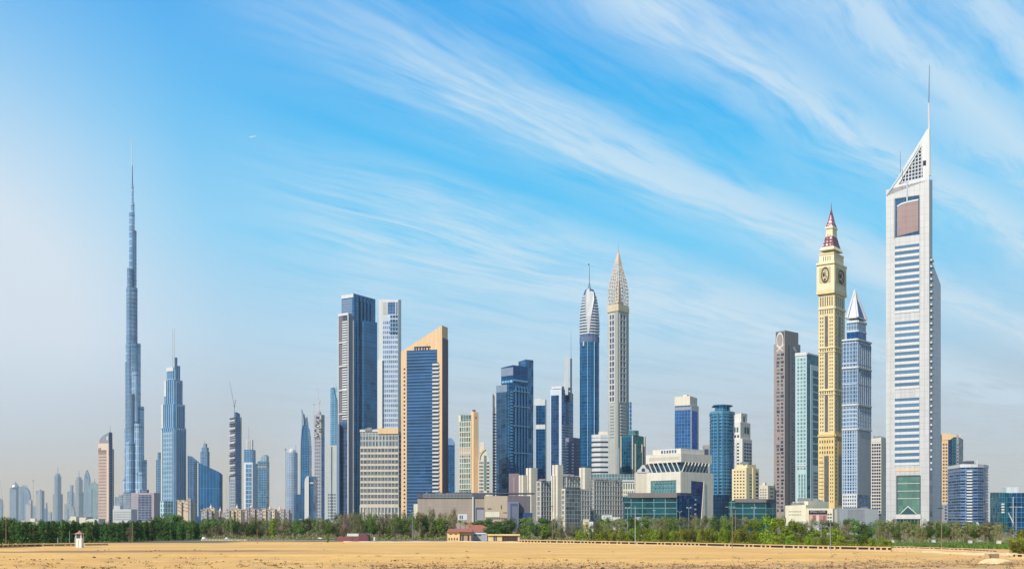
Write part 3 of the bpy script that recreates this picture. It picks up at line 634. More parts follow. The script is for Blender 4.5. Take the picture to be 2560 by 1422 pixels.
b.part('stair_fin', MB().box(b.X(1793)-.5, b.X(1793)+.5, -3.6, 0, b.Z(1236), b.Z(1030)), stone('teal_ledge', None)); b.part('podium_glass', MB().prism(rg_(1.12), 0, b.Z(1236)), curtain('dark_podium_glass', (26, 66, 100), (20, 54, 86), (30, 74, 108), 3, 4, .1)); b.done()
# --- small dark block
b = Bld('office_building', 'small dark grey building peeking between the gateway and the teal curved tower', 'building', 1772, 1300)
t_ = b.block('wall', 1760, 1790, None, 1112, stone('taupe_wall', (168, 158, 152)), 5, dep=15); t_.L.panel('dark_front', 1761, 1771, 1122, 1140, stone('navy_front', (50, 60, 90)), .4); b.done()
# --- cream tall apartment, yellow apartment, small cream
b = Bld('apartment_tower', 'white and cream stepped apartment tower right of the teal curved tower', 'building', 1850, 1080)
wc = stone('white_cream', (226, 220, 208), .8, .05)
t1 = b.block('tower_body', 1823, 1856, 1880, (1098, 1096, 1099), wc, 25, be=45); t2 = b.block('upper_stage', 1824, 1851, 1876, (1056, 1054, 1058), wc, 25, be=45, dd=2, bot=1097); t3 = b.block('penthouse', 1835, 1853, 1868, (1036, 1032, 1034), wc, 25, be=45, dd=6, bot=1056)
t1.L.rep('window', 1826, 1833, 1104, 1245, 1, 17, .8, .5, darkglass); t1.L.rep('window', 1842, 1848, 1104, 1245, 1, 17, .9, .5, darkglass); t1.L.rep('balcony', 1824, 1834, 1107, 1245, 1, 17, 1, .28, white, 1.1)
t1.R.rep('window', 1859, 1879, 1104, 1245, 3, 17, .7, .55, bluewin); t2.L.rep('window', 1827, 1847, 1066, 1080, 3, 1, .7, .9, greenwin); t2.R.rep('window', 1860, 1873, 1064, 1082, 2, 1, .75, .9, greenwin); t2.L.rep('window', 1827, 1849, 1085, 1094, 3, 1, .6, .8, darkglass); t3.R.rep('window', 1858, 1862, 1038, 1052, 1, 1, 1, 1, greenwin)
t1.L.panel('pier', 1834, 1841, 1108, 1245, pale, .5); b.done()
b = Bld('apartment_block', 'butter yellow apartment block in front of the white stepped tower', 'building', 1872, 960)
yl = stone('butter_yellow', (234, 214, 166), .85, .05)
t1 = b.block('wall', 1830, 1866, 1897, (1172, 1168, 1171), yl, 20, be=42); t2 = b.block('upper_stage', 1841, 1868, 1890, 1160, yl, 20, be=42, dd=3, bot=1170)
t1.L.rep('window', 1833, 1863, 1174, 1246, 4, 9, .5, .42, cw); t1.R.rep('window', 1873, 1880, 1182, 1246, 1, 8, .9, .5, greenwin); t1.R.panel('dark_side', 1889, 1896, 1180, 1246, stone('shadow_brown', (96, 84, 76)), .2); t1.R.rep('balcony', 1889, 1896, 1184, 1246, 1, 7, 1, .35, pale, 1)  # dark_side: shade put into a dark brown panel behind the balconies
t1.R.panel('pier', 1881, 1888, 1168, 1246, yl, .8); clutter(b, t2, 2, 4); b.done()
b = Bld('apartment_block', 'small cream flat roofed block between yellow apartments and the brown tower', 'building', 1915, 1020)
t1 = b.block('wall', 1896, 1920, 1936, 1213, cream, 10, be=45); t1.L.rep('window', 1899, 1917, 1220, 1246, 3, 4, .6, .4, greenwin); t1.R.rep('window', 1924, 1934, 1216, 1244, 1, 3, .8, .4, greenwin); b.on(t1, 'roof_house', 3.5, cream, .25, -.2); b.done()
# ================================================================== CENTRE GROUP
# --- cream and glass hotel complex in front
hs = stone('hotel_stone', (226, 214, 192), .8, .05, .1, joint=(3, 3, .05)); hg = stone('hotel_frame', (208, 200, 188), .7, .05)
hglass = curtain('hotel_glass', (124, 130, 134), (96, 104, 112), (184, 178, 172), 3.2, 3.4, .25, .2, .3)
def hotel(label, px, d, blocks, pylons):
    b = Bld('hotel_building', label, 'building', px, d)
    for (a, m, c, top, al, nu, nr, y1, left) in blocks:
        t_ = b.block('wing', a, m, c, (top+1, top, top+1.5), hs if left else hglass, al, be=40, dd=random.Random(a).uniform(0, .8))
        nz_ = max(1, round((y1-top)/13))
        if nu: t_.L.rep('window', a+1, m-1, top+3, y1, nu, nz_, .72, .62, pane('hotel_window', (132, 136, 140), .35), .1); t_.L.grid('window_frame', a+1, m-.5, top+3, y1, nu, nz_, .24, .2, hs if left else hg, .5)
        if nr and c: t_.R.rep('window', m+1, c-1, top+3, y1, nr, nz_, .72, .7, pane('hotel_window', None), .1); t_.R.grid('window_frame', m+.5, c-.5, top+3, y1, nr, nz_, .24, .16, hg, .5)
        clutter(b, t_, 3, a, h=2)
    for (a, m, c, top) in pylons:
        p_ = b.block('pylon', a, m, c, top, hs, 40, be=38, dd=-1.5); p_.L.panel('groove', (a+m)/2-1, (a+m)/2+.6, top, top+90, stone('groove_dark', (112, 104, 96)), .1)
    b.done()
hotel('cream hotel wing with twin pylons at the left of the complex', 1330, 860, [(1298, 1322, 1345, 1229, 40, 3, 3, 1300, True), (1342, 1352, 1379, 1201, 30, 1, 4, 1300, False)], [(1297, 1308, 1318, 1187), (1315, 1328, 1343.5, 1169)])
hotel('cream hotel wing with tall middle pylon and glass grid block', 1430, 800, [(1392, 1412, 1474, 1221, 35, 3, 9, 1300, True), (1411, 1416, 1450, 1190, 20, 0, 5, 1216, False)], [(1378, 1386, 1396, 1188), (1380.5, 1394, 1408, 1161)])
hotel('cream hotel wing with right pylon and wide glass grid front', 1500, 840, [(1478, 1484, 1556, 1198, 30, 0, 11, 1296, False), (1462, 1474, 1480, 1222, 35, 2, 1, 1300, True)], [(1448, 1462, 1478, 1168)])
b = Bld('office_building', 'long cream colonnaded office wing with glass roof storey behind the hotel', 'building', 1560, 960)
t_ = b.block('wall', 1477, 1616, None, (1201, 1201, 1202), cream, 3, dep=25); t2 = b.block('roof_storey', 1480, 1618, None, 1184, curtain('grey_green_glass', (130, 150, 152), (112, 134, 140), (160, 176, 178), 3, 4, .2), 3, dd=3, dep=20, bot=1201)
t_.L.rep('window', 1545, 1612, 1207, 1222, 11, 1, .55, .95, greenwin); t_.L.rep('window', 1545, 1612, 1225, 1245, 14, 2, .55, .6, greenwin); t_.L.panel('cornice', 1477, 1616, 1199, 1203, white, 1); b.done()
# --- stone mall box
b = Bld('mall_building', 'long taupe windowless mall with loading doors and service tower', 'building', 1200, 760)
ts = stone('taupe_cladding', (168, 152, 136), .8, .05, .1, joint=(6, 2.4, .05)); t2s = stone('taupe_light', (192, 172, 146), .8, .05, .1, joint=(6, 2.4, .05)); dk = stone('taupe_dark', (112, 104, 108), .8, .05, .1, joint=(6, 2.4, .05))
w1 = b.block('wall', 1044, 1212, None, 1243, ts, 2, dep=40); w2 = b.block('wall', 1211, 1270, None, 1239, t2s, 2, dd=-4, dep=40); w3 = b.block('wall', 1269, 1326, None, (1238, 1239, 1239), dk, -4, dd=-3.5, dep=30)
w1.L.panel('roof_band', 1043, 1212, 1233, 1244, dkgrey, .8, -6); w1.L.grid('roof_grille', 1060, 1180, 1234, 1243, 34, 1, .35, .12, grey, 1.0, .5)
b.block('roof_canopy', 1120, 1336, None, 1231, dkgrey, 2, dd=-1, dep=20, bot=1233.5)
w1.L.rep('window', 1148, 1158, 1287, 1297, 2, 1, .6, .9, darkglass, .3); w1.L.panel('door_frame', 1145, 1168, 1284, 1299, white, .2); w1.L.panel('white_pipe', 1181, 1184, 1241, 1305, white, 1.4); w1.L.panel('loading_bay', 1189, 1211, 1268, 1300, dkgrey, .2); w1.L.panel('bay_panel', 1192, 1210, 1273, 1300, grey, .5)
w2.L.panel('loading_door', 1213, 1249, 1279, 1292, cream, .4); w2.L.panel('sign_strip', 1219, 1228, 1270, 1272, dkgrey, .3); w2.L.panel('sign_strip', 1258, 1267, 1280, 1281.5, dkgrey, .3); w2.L.panel('slot_window', 1252, 1254, 1262, 1271, dkgrey, .3); w2.L.rep('window', 1215, 1268, 1293, 1297, 12, 1, .5, .9, darkglass, .3)
st = b.block('service_tower', 1270, 1297, None, 1254, stone('blue_grey_cladding', (122, 128, 148), .6), 0, dd=-9, dep=6); st.L.panel('inner_panel', 1276, 1294, 1258, 1330, stone('blue_grey_dark', (76, 84, 112)), .2); st.L.panel('lift_shaft', 1280, 1297, 1265, 1330, stone('blue_grey_mid', (106, 108, 128)), .8)
b.block('blue_annex', 1297, 1331, None, 1281, stone('annex_blue', (30, 64, 112)), 0, dd=-6, dep=8); b.block('parapet_white', 1034, 1046, None, 1259, cream, 2, dd=4, dep=10); clutter(b, w1, 9, 3, h=5); b.done()
# --- big blue tower
b = Bld('office_tower', 'large blue glass tower with ribbed right face and offset top block', 'tower', 1278, 1050)
bb_ = curtain('blue_rib_glass', (42, 96, 138), (30, 78, 120), (60, 114, 156), 3.5, 4, .2); bf = curtain('blue_front_glass', (74, 106, 138), (50, 84, 120), (66, 98, 130), 7, 5.5, .14, .12, .6)
back = b.block('back_slab', 1296, 1314, 1333.5, (904, 898, 900), curtain('pale_blue_slab', (82, 126, 164), (70, 114, 156), (94, 136, 170), 4, 5, .1), 40, be=45, dd=22)
m_ = b.block('tower_body', 1240.5, 1275, 1322, (969, 957, 966), bb_, 38, be=42)
m_.L.panel('glazing', 1241, 1268, 975, 1230, bf, .3); m_.L.panel('grey_header', 1240.8, 1268, 960, 978, stone('header_grey', (128, 144, 164), .5), .35)
m_.R.rep('pilaster', 1285, 1321, 962, 1215, 5, 1, .34, 1, curtain('pilaster_glass', (104, 150, 190), (86, 136, 180), (70, 120, 164), 9, 4, .3), 1.4)
m_.R.rep('white_balcony', 1276, 1282, 975, 1170, 1, 26, .8, .3, stone('balcony_blue', (130, 180, 206)), .9)
for y in (975, 1013, 1062, 1130): m_.R.panel('floor_band', 1284, 1322, y, y+1.6, stone('balcony_blue', None), 1.6)
t_ = b.block('top_block', 1253, 1283, 1319, (919, 912, 917), curtain('top_block_glass', (26, 84, 130), (22, 74, 118), (40, 98, 142), 5, 5, .12), 38, be=42, dd=4, bot=958)
t_.L.panel('grey_header', 1253, 1283, 916, 936, stone('header_grey', None), .3); t_.L.rep('light_window', 1254, 1282, 947, 954, 4, 1, .8, .8, pane('light_blue_pane', (130, 180, 205), .2), .2); t_.R.panel('floor_band', 1283, 1319, 946, 950, stone('balcony_blue', None), .4)
s_ = b.block('side_stack', 1231.5, 1241.5, None, 985, white, 5, dd=14, dep=14); s_.L.rep('dark_gap', 1231.5, 1242, 1028, 1230, 1, 27, 1, .42, darkglass, .2); s_.L.panel('shaft', 1231.5, 1235, 985, 1026, pale, .4); b.done()
b = Bld('plant_building', 'brown pink low service building between the large blue tower and the cream pylons', 'building', 1285, 900)
t_ = b.block('wall', 1272, 1298, None, 1183, stone('mauve_wall', (140, 118, 124), .7), 3, dep=14); t_.L.panel('pier', 1283, 1287, 1193, 1240, stone('mauve_light', (166, 140, 138)), .4); b.done()
# --- domed blue sliver, cream grid tower, curved cream building
b = Bld('office_tower', 'slim blue glass tower with half round top behind the slanted tan tower', 'tower', 1124, 1600)
f = Face(b, (b.X(1112), 0), (b.X(1137), 0)); arc = [(1125+11.5*math.cos(a), 1112-18*math.sin(a)) for a in [math.pi*k/14 for k in range(15)]]
f.poly('tower_body', [(1136.5, 1330)]+arc+[(1113.5, 1330)], curtain('dome_blue_glass', (52, 110, 158), (40, 96, 146), (70, 124, 168), 4, 4, .1), 0, -14)
f.poly('dome_cap', arc, stone('dome_cap', (116, 150, 186), .4), .4, -12); b.done()
b = Bld('apartment_tower', 'beige tower with glass grid left face and plain tall right slab', 'building', 1178, 1000)
t_ = b.block('grid_body', 1148, 1178, None, (1036, 1036, 1038), curtain('grid_green_glass', (128, 152, 146), (96, 122, 122), (150, 158, 150), 3, 4.4, .3), 22, dep=12)
sl_ = b.block('plain_slab', 1176, 1184, 1196.5, (1027, 1028, 1031), tan, 25, be=30, dd=-1)
t_.L.grid('window_frame', 1149, 1177, 1053, 1222, 5, 13, .22, .16, cream, .6); t_.L.rep('window', 1149, 1177, 1053, 1222, 5, 13, .74, .8, pane('grid_window', (110, 132, 126), .4), .12); t_.L.panel('corner_pier', 1147.5, 1153, 1036, 1054, cream, .9); t_.L.panel('mid_band', 1148, 1177, 1120, 1138, stone('mid_band', (190, 170, 150)), .3)
sl_.R.poly('logo', [(1188, 1045), (1189.5, 1039), (1191, 1045)], dkgrey, .3); b.on(sl_, 'roof_plant', 2, dkgrey, .4, -.2); b.done()
b = Bld('apartment_building', 'cream building with curved sloping roof arch right of the beige grid tower', 'building', 1210, 992)
f = Face(b, (b.X(1196), 0), (b.X(1226), 0))
f.poly('wall', [(1196, 1320), (1196, 1150), (1200, 1135), (1214, 1122), (1219, 1138), (1224, 1152), (1224, 1320)], cream, 0, -16); f.poly('roof_arch', [(1198, 1143), (1201, 1132), (1207, 1124), (1213, 1120), (1213, 1124), (1206, 1130), (1201, 1139), (1199, 1150)], tan, .9)
f.panel('lift_tower', 1199, 1210, 1104, 1130, cream, -2, -9); f.rep('window', 1198, 1209, 1152, 1232, 3, 9, .7, .6, darkglass); f.rep('window', 1217, 1223, 1152, 1232, 1, 9, .9, .6, darkglass); f.panel('curved_glass', 1210, 1216, 1138, 1225, greenwin, .3); b.done()
# --- tan slanted tower with blue glass
b = Bld('office_tower', 'tan stone tower with sloping roof, blue glass front and white balconies', 'tower', 1105, 1000)
t_ = b.block('stone_frame', 1002.5, 1105, 1119.5, (879, 813, 819), tan, 12, be=72)
bfg = curtain('band_blue_glass', (52, 94, 138), (38, 76, 116), (66, 104, 144), 40, 3.3, .5, .12, .5)
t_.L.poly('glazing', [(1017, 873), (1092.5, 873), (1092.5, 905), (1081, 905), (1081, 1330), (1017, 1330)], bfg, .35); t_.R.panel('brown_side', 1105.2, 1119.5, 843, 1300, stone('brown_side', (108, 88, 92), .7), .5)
t_.L.rep('balcony', 1081.5, 1097.5, 906, 1232, 1, 34, 1, .42, white, 1.5); t_.L.panel('balcony_recess', 1081, 1097, 905, 1234, darkglass, .15); t_.L.rep('window', 1008.5, 1013.5, 914, 1290, 1, 37, .8, .42, cw, .1)
mb = MB(); [t_.L.poly('', [(x, 873), (x, 865.5), (x+3, 865.5), (x+3, 873)], None, .6, -.5, mb=mb) for x in (1036, 1042, 1049, 1056, 1062, 1070)]; t_.L.poly('', [(1036, 866), (1036, 864), (1076, 864), (1076, 866)], None, .8, -.5, mb=mb); b.part('roof_crane_rail', mb, stone('navy_metal', (36, 54, 84))); b.mast(1068, 858, 866, .8, .8, dkgrey, -1); b.done()
# --- wide gridded office
b = Bld('office_building', 'wide stone gridded office slab with glass upper floors, left of the slanted tower', 'building', 996, 900)
og = curtain('office_glass', (112, 128, 142), (86, 102, 120), (190, 186, 178), 3.1, 5.2, .5, .15, .35); os_ = stone('office_stone', (208, 196, 178), .8, .05)
t_ = b.block('office_body', 900.5, 996, 1003, (1077, 1076, 1080), og, 3, be=60)
t_.L.grid('stone_grid', 901, 996, 1118, 1262, 11, 10, .14, .36, os_, .5); t_.L.rep('window', 901, 996, 1118, 1262, 33, 10, .78, .58, pane('office_window', (96, 104, 112), .45), .1)
t_.L.grid('mullions', 901, 996, 1083, 1118, 22, 2, .1, .1, pale, .4); t_.L.panel('parapet', 900, 996.5, 1073, 1079, pale, .8); t_.L.grid('colonnade', 901, 996, 1265, 1330, 11, 1, .3, .1, os_, .8)
t_.L.panel('stone_header', 945, 996, 1070, 1084, tan, 1.1, -8); t_.R.rep('dark_recess', 997.5, 1002.5, 1085, 1270, 1, 17, 1, .6, darkglass, .2); clutter(b, t_, 4, 9, h=3); b.done()
# --- white tower
b = Bld('apartment_tower', 'slim white framed tower with pale window grid and open roof frame', 'building', 995, 1060)
t_ = b.block('white_frame', 947, 995.5, None, (748, 749, 749), white, 4, dep=18)
t_.L.rep('window', 957, 995, 800, 1068, 8, 22, .74, .62, pane('sky_window', (120, 140, 166), .3, .15, .3), .12); t_.L.panel('pale_grid', 956, 995.3, 785, 1072, stone('pale_blue_grid', (194, 202, 212), .5), .08)
t_.L.rep('balcony_window', 975, 995, 786, 838, 3, 5, .8, .66, pane('teal_dark_window', (40, 90, 116), .4), .3); t_.L.panel('roof_opening', 957, 994, 755, 785, curtain('roof_opening_glass', (104, 126, 160), (90, 112, 150), (120, 140, 168), 3, 4, .1), .1); t_.L.panel('column', 989, 991, 755, 785, white, .9); t_.L.panel('reveal', 957, 970, 755, 785, stone('reveal_grey', (184, 184, 180)), .3)
b.part('flared_base', MB().prism([(b.X(944), 0), (b.X(956), -1), (b.X(956), 10), (b.X(944), 10)], 0, b.Z(900)), white); b.done()
# --- tall ribbed dark blue tower
b = Bld('residential_tower', 'tall dark blue ribbed tower with grey piers and stacked white balconies', 'tower', 884, 1130)
rb = curtain('ribbed_blue_glass', (80, 124, 162), (64, 108, 148), (70, 114, 152), 60, 3.8, .15, .15, .45)
gp = stone('pier_grey', (132, 130, 140), .6, .05); bp_ = stone('pier_brown', (112, 106, 112), .6, .05)
m_ = b.block('tower_body', 854, 884, 938.5, (738, 733, 748), rb, 30, be=52, dd=2)
sh_ = b.block('shoulder', 900, 910, 943, (806, 800, 806), rb, 30, be=48, dd=9)
m_.R.rep('rib', 888, 931, 742, 1300, 5, 1, .30, 1, rb, 1.5); m_.R.rep('rib_shadow_gap', 890, 929, 842, 1300, 5, 1, .10, 1, stone('rib_shade_navy', (44, 66, 100)), .25); m_.R.rep('dark_slot', 893, 933, 736, 838, 4, 1, .26, 1, stone('slot_navy', (40, 58, 88)), .2); m_.L.rep('louvre', 854, 881, 745, 782, 1, 6, 1, .8, stone('louvre_blue', (120, 140, 166), .4), .4); m_.L.panel('white_cap', 854, 884, 733, 742, white, .6)  # shade between the ribs is put into navy strips
fr = b.block('front_frame', 846.5, 872, 884, (786, 783, 790), gp, 32, be=48, dd=-4)
fr.L.panel('brown_pier', 847.5, 856, 790, 1050, bp_, .3); fr.L.panel('white_edge', 870, 872, 784, 1320, white, .8); fr.L.panel('white_edge', 846, 847.6, 784, 1320, white, .8); fr.L.panel('white_cap', 846, 872, 783, 789, white, .9)
fr.L.panel('balcony_recess', 857, 869, 790, 1050, darkglass, .1); fr.L.rep('balcony', 857, 869, 802, 1050, 1, 40, 1, .52, white, 1.0)
for y in (855, 914, 974, 1033): fr.L.panel('long_ledge', 850, 869.5, y, y+3, white, 1.9)
fr.L.panel('blue_wall', 849, 868, 1052, 1330, curtain('slate_blue_glass', (98, 122, 156), (84, 108, 144), (110, 132, 160), 4, 5, .1), .35)
b.part('flared_foot', MB().prism([(b.X(842), -1), (b.X(850), -5), (b.X(850), 4), (b.X(842), 4)], 0, b.Z(1060)), stone('slate', (108, 124, 150))); fr.R.panel('white_edge', 882.5, 884, 800, 1320, white, .5); b.done()
# --- twin rotunda, lattice spire tower, mid blue towers
b = Bld('hotel_tower', 'slender blue glass tower with flared white banded crown and antenna', 'tower', 1473.5, 1250)
k = b.k; zz = lambda y: b.Z(y)
R0 = 24.5*k; blue = curtain('round_blue_glass', (34, 98, 144), (26, 84, 130), (58, 120, 160), 5, 4.2, .14, .12, .5)
b.part('tower_body', MB().lathe(0, 0, [(R0*1.02, 0), (R0, zz(1200)), (R0, zz(850))], 16, math.pi/16, 1, .8), blue)
prof = [(1.0, 843), (1.02, 815), (.97, 790), (.9, 770), (.76, 748), (.56, 731), (.42, 724)]
def pr(y):
    for (r0, y0), (r1, y1) in zip(prof, prof[1:]):
        if y1 <= y <= y0: return r0+(r1-r0)*(y0-y)/(y0-y1)
    return prof[-1][0]
b.part('crown_glass', MB().lathe(0, 0, [(R0*r*.97, zz(y)) for r, y in prof], 16, math.pi/16, 1, .8), curtain('crown_glass', (70, 100, 140), (54, 84, 124), (120, 150, 180), 3, 3, .2))
b.part('plant_band', MB().lathe(0, 0, [(R0*1.02, zz(857)), (R0*1.02, zz(843))], 16, math.pi/16, 1, .8), stone('plant_band', (96, 112, 144)))
for i_ in range(14):
    y = 838-i_*7.2; b.part('crown_fin', MB().lathe(0, 0, [(R0*pr(y)*1.0, zz(y)), (R0*pr(y)*1.04, zz(y-.4)), (R0*pr(y-3.4)*1.04, zz(y-3.4))], 16, math.pi/16, 1, .8), white)
mb = MB(); bl_ = [(1461, 742), (1465, 729), (1472, 722), (1474, 733), (1476, 730), (1483, 732), (1484, 752), (1477, 790), (1471, 838), (1467, 838), (1464, 800), (1460, 765)]
n = len(bl_); yb = lambda y: -R0*.8*max(pr(max(y, 724)), .42)-1.0
mb.v = [(b.X(x), yb(y), zz(y)) for x, y in bl_]+[(b.X(x), yb(y)+1.0, zz(y)) for x, y in bl_]; mb.f = [tuple(range(n))[::-1], tuple(range(n, 2*n))]+[(i, (i+1) % n, n+(i+1) % n, n+i) for i in range(n)]
b.part('white_blade', mb, white); b.part('side_blade', MB().prism([(b.X(1482), -3), (b.X(1484), -3), (b.X(1484), 3), (b.X(1482), 3)], zz(770), zz(734)), grey)
b.part('antenna', MB().lathe(0, 0, [(2.2, zz(735)), (2.4, zz(722)), (1.2, zz(716)), (1.0, zz(710)), (.5, zz(706)), (.35, zz(665))], 6), steel); b.part('antenna_tip', MB().lathe(b.X(1472), 0, [(.5, zz(663)), (1.0, zz(661)), (.6, zz(659))], 6), dkgrey)
for x, w_ in ((1467.5, 1.2), (1484, 1.6)): b.part('white_rib', MB().box(b.X(x)-w_*k/2, b.X(x)+w_*k/2, -R0*.8-.8, -R0*.6, 0, zz(858)), stone('rib_blue', (150, 196, 220), .4))
b.part('front_ledge', MB().box(b.X(1456), b.X(1459), -R0*.79, -R0*.6, zz(868), zz(857)), white); b.done()
b = Bld('apartment_tower', 'grey stone tower topped with a tall beige lattice spire', 'tower', 1546, 1180)
gst = stone('warm_grey_stone', (180, 180, 172), .8, .05, .1, joint=(6, 4, .05)); t_ = b.block('tower_body', 1519, 1546, 1572, 776, gst, 43, be=45)
t_.L.rep('window', 1524, 1536, 783, 1003, 2, 15, .62, .74, darkglass, .1); t_.L.grid('window_frame', 1523.5, 1536.5, 782, 1004, 2, 15, .22, .16, pale, .5); t_.R.rep('window', 1550, 1564, 783, 1003, 2, 15, .66, .74, pane('green_dark_window', (76, 98, 96), .35), .1); t_.R.grid('window_frame', 1549.5, 1564.5, 782, 1004, 2, 15, .2, .14, pale, .5)
t_.R.rep('balcony', 1550, 1565, 1010, 1095, 1, 11, .9, .35, pale, .9); t_.L.rep('balcony', 1525, 1535, 1010, 1095, 1, 11, .9, .3, grey, .6); t_.L.panel('pier', 1539.5, 1545.5, 778, 1200, stone('pier_warm', (160, 160, 152)), .8); t_.R.panel('white_line', 1546.8, 1548, 1120, 1200, white, .5)
sand = stone('sand_stone', (206, 190, 158), .8, .06)
b.block('cornice', 1517.5, 1546, 1573, 764, sand, 43, be=45, dd=-1.5, bot=776); b.block('cornice', 1518.5, 1546, 1572, 758, sand, 43, be=45, dd=-.8, bot=764.5)
cx = sum(p[0] for p in t_.ring)/4; cy = sum(p[1] for p in t_.ring)/4; lv = [(760, 1), (742, 1), (724, .98), (706, .84), (690, .66), (675, .5), (660, .34), (645, .2), (632, .07)]
def lp(j, q):     # point on the square plan, q in 0..4
    y, r = lv[j]; i0 = int(q) % 4; f_ = q-int(q); a_, c_ = t_.ring[i0], t_.ring[(i0+1) % 4]; x = a_[0]+(c_[0]-a_[0])*f_; yy = a_[1]+(c_[1]-a_[1])*f_
    return (cx+(x-cx)*r*.97, cy+(yy-cy)*r*.97, b.Z(y, cy))
mb = MB(); N = 16
for j in range(len(lv)-1):
    for q in range(N):
        qa, qb = q*4/N, (q+1)*4/N; mb.tube(lp(j, qa), lp(j+1, qa), .55, n=4)
        mb.tube(lp(j, qa), lp(j, qb), .5, n=4)
        if j < 5:
            m0 = [(a_+c_)/2 for a_, c_ in zip(lp(j, qa), lp(j+1, qa))]; m1 = [(a_+c_)/2 for a_, c_ in zip(lp(j, qb), lp(j+1, qb))]; mb.tube(m0, m1, .4, n=4); mb.tube(lp(j, qa), lp(j+1, qb), .26, n=4)
b.part('lattice_spire', mb, stone('lattice_beige', (214, 196, 176), .6)); taper(b, t_, 'inner_spire', 762, 700, .42, .12, stone('inner_beige', (214, 200, 180))); b.part('needle', MB().tube((cx, cy, b.Z(640, cy)), (cx, cy, b.Z(608, cy)), .5, .12), grey); b.done()
b = Bld('office_tower', 'blue glass sliver tower showing behind the lattice spire tower', 'tower', 1574, 1600); t_ = b.block('tower_body', 1560, 1579, None, 1005, curtain('sliver_glass', (52, 104, 160), (40, 90, 146), (150, 180, 200), 8, 7, .5), 5, dep=12); b.done()
b = Bld('hotel_building', 'rounded white building with dark floor bands between blue and grey stone towers', 'building', 1500, 1050)
ring = [(b.X(1480), 3), (b.X(1485), -1), (b.X(1500), -3), (b.X(1520), -2), (b.X(1522), 14), (b.X(1482), 14)]; b.part('tower_body', MB().prism(ring, 0, b.Z(1090)), darkglass)
for k_ in range(9): b.part('white_band', MB().prism([(x*1.02, y*1.02-.4) for x, y in ring], b.Z(1096+k_*12.5+6.8), b.Z(1096+k_*12.5-1)), white)
b.part('white_cap', MB().prism([(x*1.03, y*1.03-.5) for x, y in ring], b.Z(1094), b.Z(1086)), white); b.part('roof_house', MB().box(b.X(1498), b.X(1519), 0, 9, b.Z(1087), b.Z(1078)), cream); b.done()
b = Bld('office_building', 'green glass office block with pale fins and round roof drum', 'building', 1583, 1090)
gg_ = curtain('emerald_glass', (36, 122, 122), (28, 106, 112), (52, 132, 132), 3, 4, .1); t_ = b.block('glass_body', 1549, 1583, 1614, (1090, 1086, 1092), gg_, 30, be=48); t_.L.panel('blue_bay', 1556, 1580, 1091, 1190, curtain('teal_bay_glass', (34, 96, 128), (28, 84, 116), (44, 110, 140), 3, 4, .1), .2)
for f, x in ((t_.L, 1553.5), (t_.L, 1582), (t_.R, 1588), (t_.R, 1605), (t_.R, 1611)): f.panel('pale_fin', x-1.3, x+1.1, 1088 if x not in (1588, 1605) else 1108, 1190, stone('fin_sand', (200, 188, 170)), 1.2)
b.part('roof_drum', MB().lathe(b.X(1588), 14, [(6, b.Z(1092)), (6, b.Z(1074)), (5, b.Z(1073))], 14), curtain('drum_glass', (90, 130, 140), (70, 110, 124), (110, 150, 156), 3, 4, .2)); b.done()
b = Bld('office_building', 'dark blue grey balconied apartment block left of the flared crown tower', 'building', 1434, 1150)
t_ = b.block('wall', 1414, 1433, 1450, (1097, 1093, 1095), stone('slate_wall', (94, 98, 132), .6), 20, be=50); t_.L.rep('balcony', 1415, 1421, 1106, 1190, 1, 11, 1, .45, white, 1.2); t_.L.rep('balcony', 1429, 1435, 1106, 1190, 1, 11, .7, .45, white, 1.2); t_.R.rep('balcony', 1439, 1449, 1106, 1190, 1, 11, 1, .4, stone('slate_light', (120, 126, 160)), 1); t_.L.panel('band', 1414, 1433, 1094, 1103, stone('mauve_band', (140, 136, 156)), .4); b.done()
b = Bld('office_tower', 'white framed blue glass tower with needle spire left of the flared crown tower', 'tower', 1404, 1250)
t_ = b.block('tower_body', 1376, 1404, 1433, (984, 970, 984), curtain('mid_blue_glass', (84, 124, 172), (54, 92, 142), (130, 156, 184), 9, 4.2, .4), 25, be=52); t_.L.panel('white_wall', 1376, 1404, 972, 1200, stone('white_bluish', (200, 208, 220), .5), .3); t_.L.panel('dark_glazing', 1378, 1397.5, 987, 1200, curtain('navy_blue_glass', (52, 86, 130), (42, 76, 118), (62, 96, 138), 4, 4, .1), .5); t_.R.panel('dark_strip', 1415, 1421, 972, 1120, curtain('navy_blue_glass', None, None, None), .3)
t_.R.rep('floor_band', 1405, 1432, 1060, 1190, 1, 19, 1, .35, pale, .5)
b.part('spire_fin', MB().prism([(b.X(1413), 6), (b.X(1421), 6), (b.X(1421), 12), (b.X(1413), 12)], b.Z(985), [b.Z(890), b.Z(884), b.Z(884), b.Z(890)]), white); b.part('spire_fin', MB().prism([(b.X(1409), 6), (b.X(1413), 6), (b.X(1413), 9), (b.X(1409), 9)], b.Z(985), [b.Z(960), b.Z(930), b.Z(930), b.Z(960)]), white); b.part('dark_fin', MB().box(b.X(1427), b.X(1431), 8, 14, b.Z(1000), b.Z(893)), dkgrey); b.mast(1427.5, 828, 900, 1.4, .6, steel, 8); b.on(t_, 'roof_cap', 3, white, .9); b.done()
b = Bld('office_tower', 'blue glass slab with white caps and band right of the large blue tower', 'tower', 1363, 1150)
t_ = b.block('white_frame', 1334.5, 1363, None, (998, 998, 999), white, 8, dep=14); vg = curtain('clear_blue_glass', (34, 98, 148), (28, 88, 138), (44, 108, 158), 4, 4, .1); t_.L.panel('glazing', 1340, 1362.5, 1013, 1060, vg, .3); t_.L.panel('glazing', 1340, 1362.5, 1072, 1200, vg, .3); t_.L.panel('edge_line', 1336, 1338, 1012, 1200, stone('edge_blue', (120, 160, 200)), .2); b.part('roof_plant', MB().box(b.X(1338), b.X(1352), 2, 8, b.Z(999), b.Z(994)), pale); b.done()

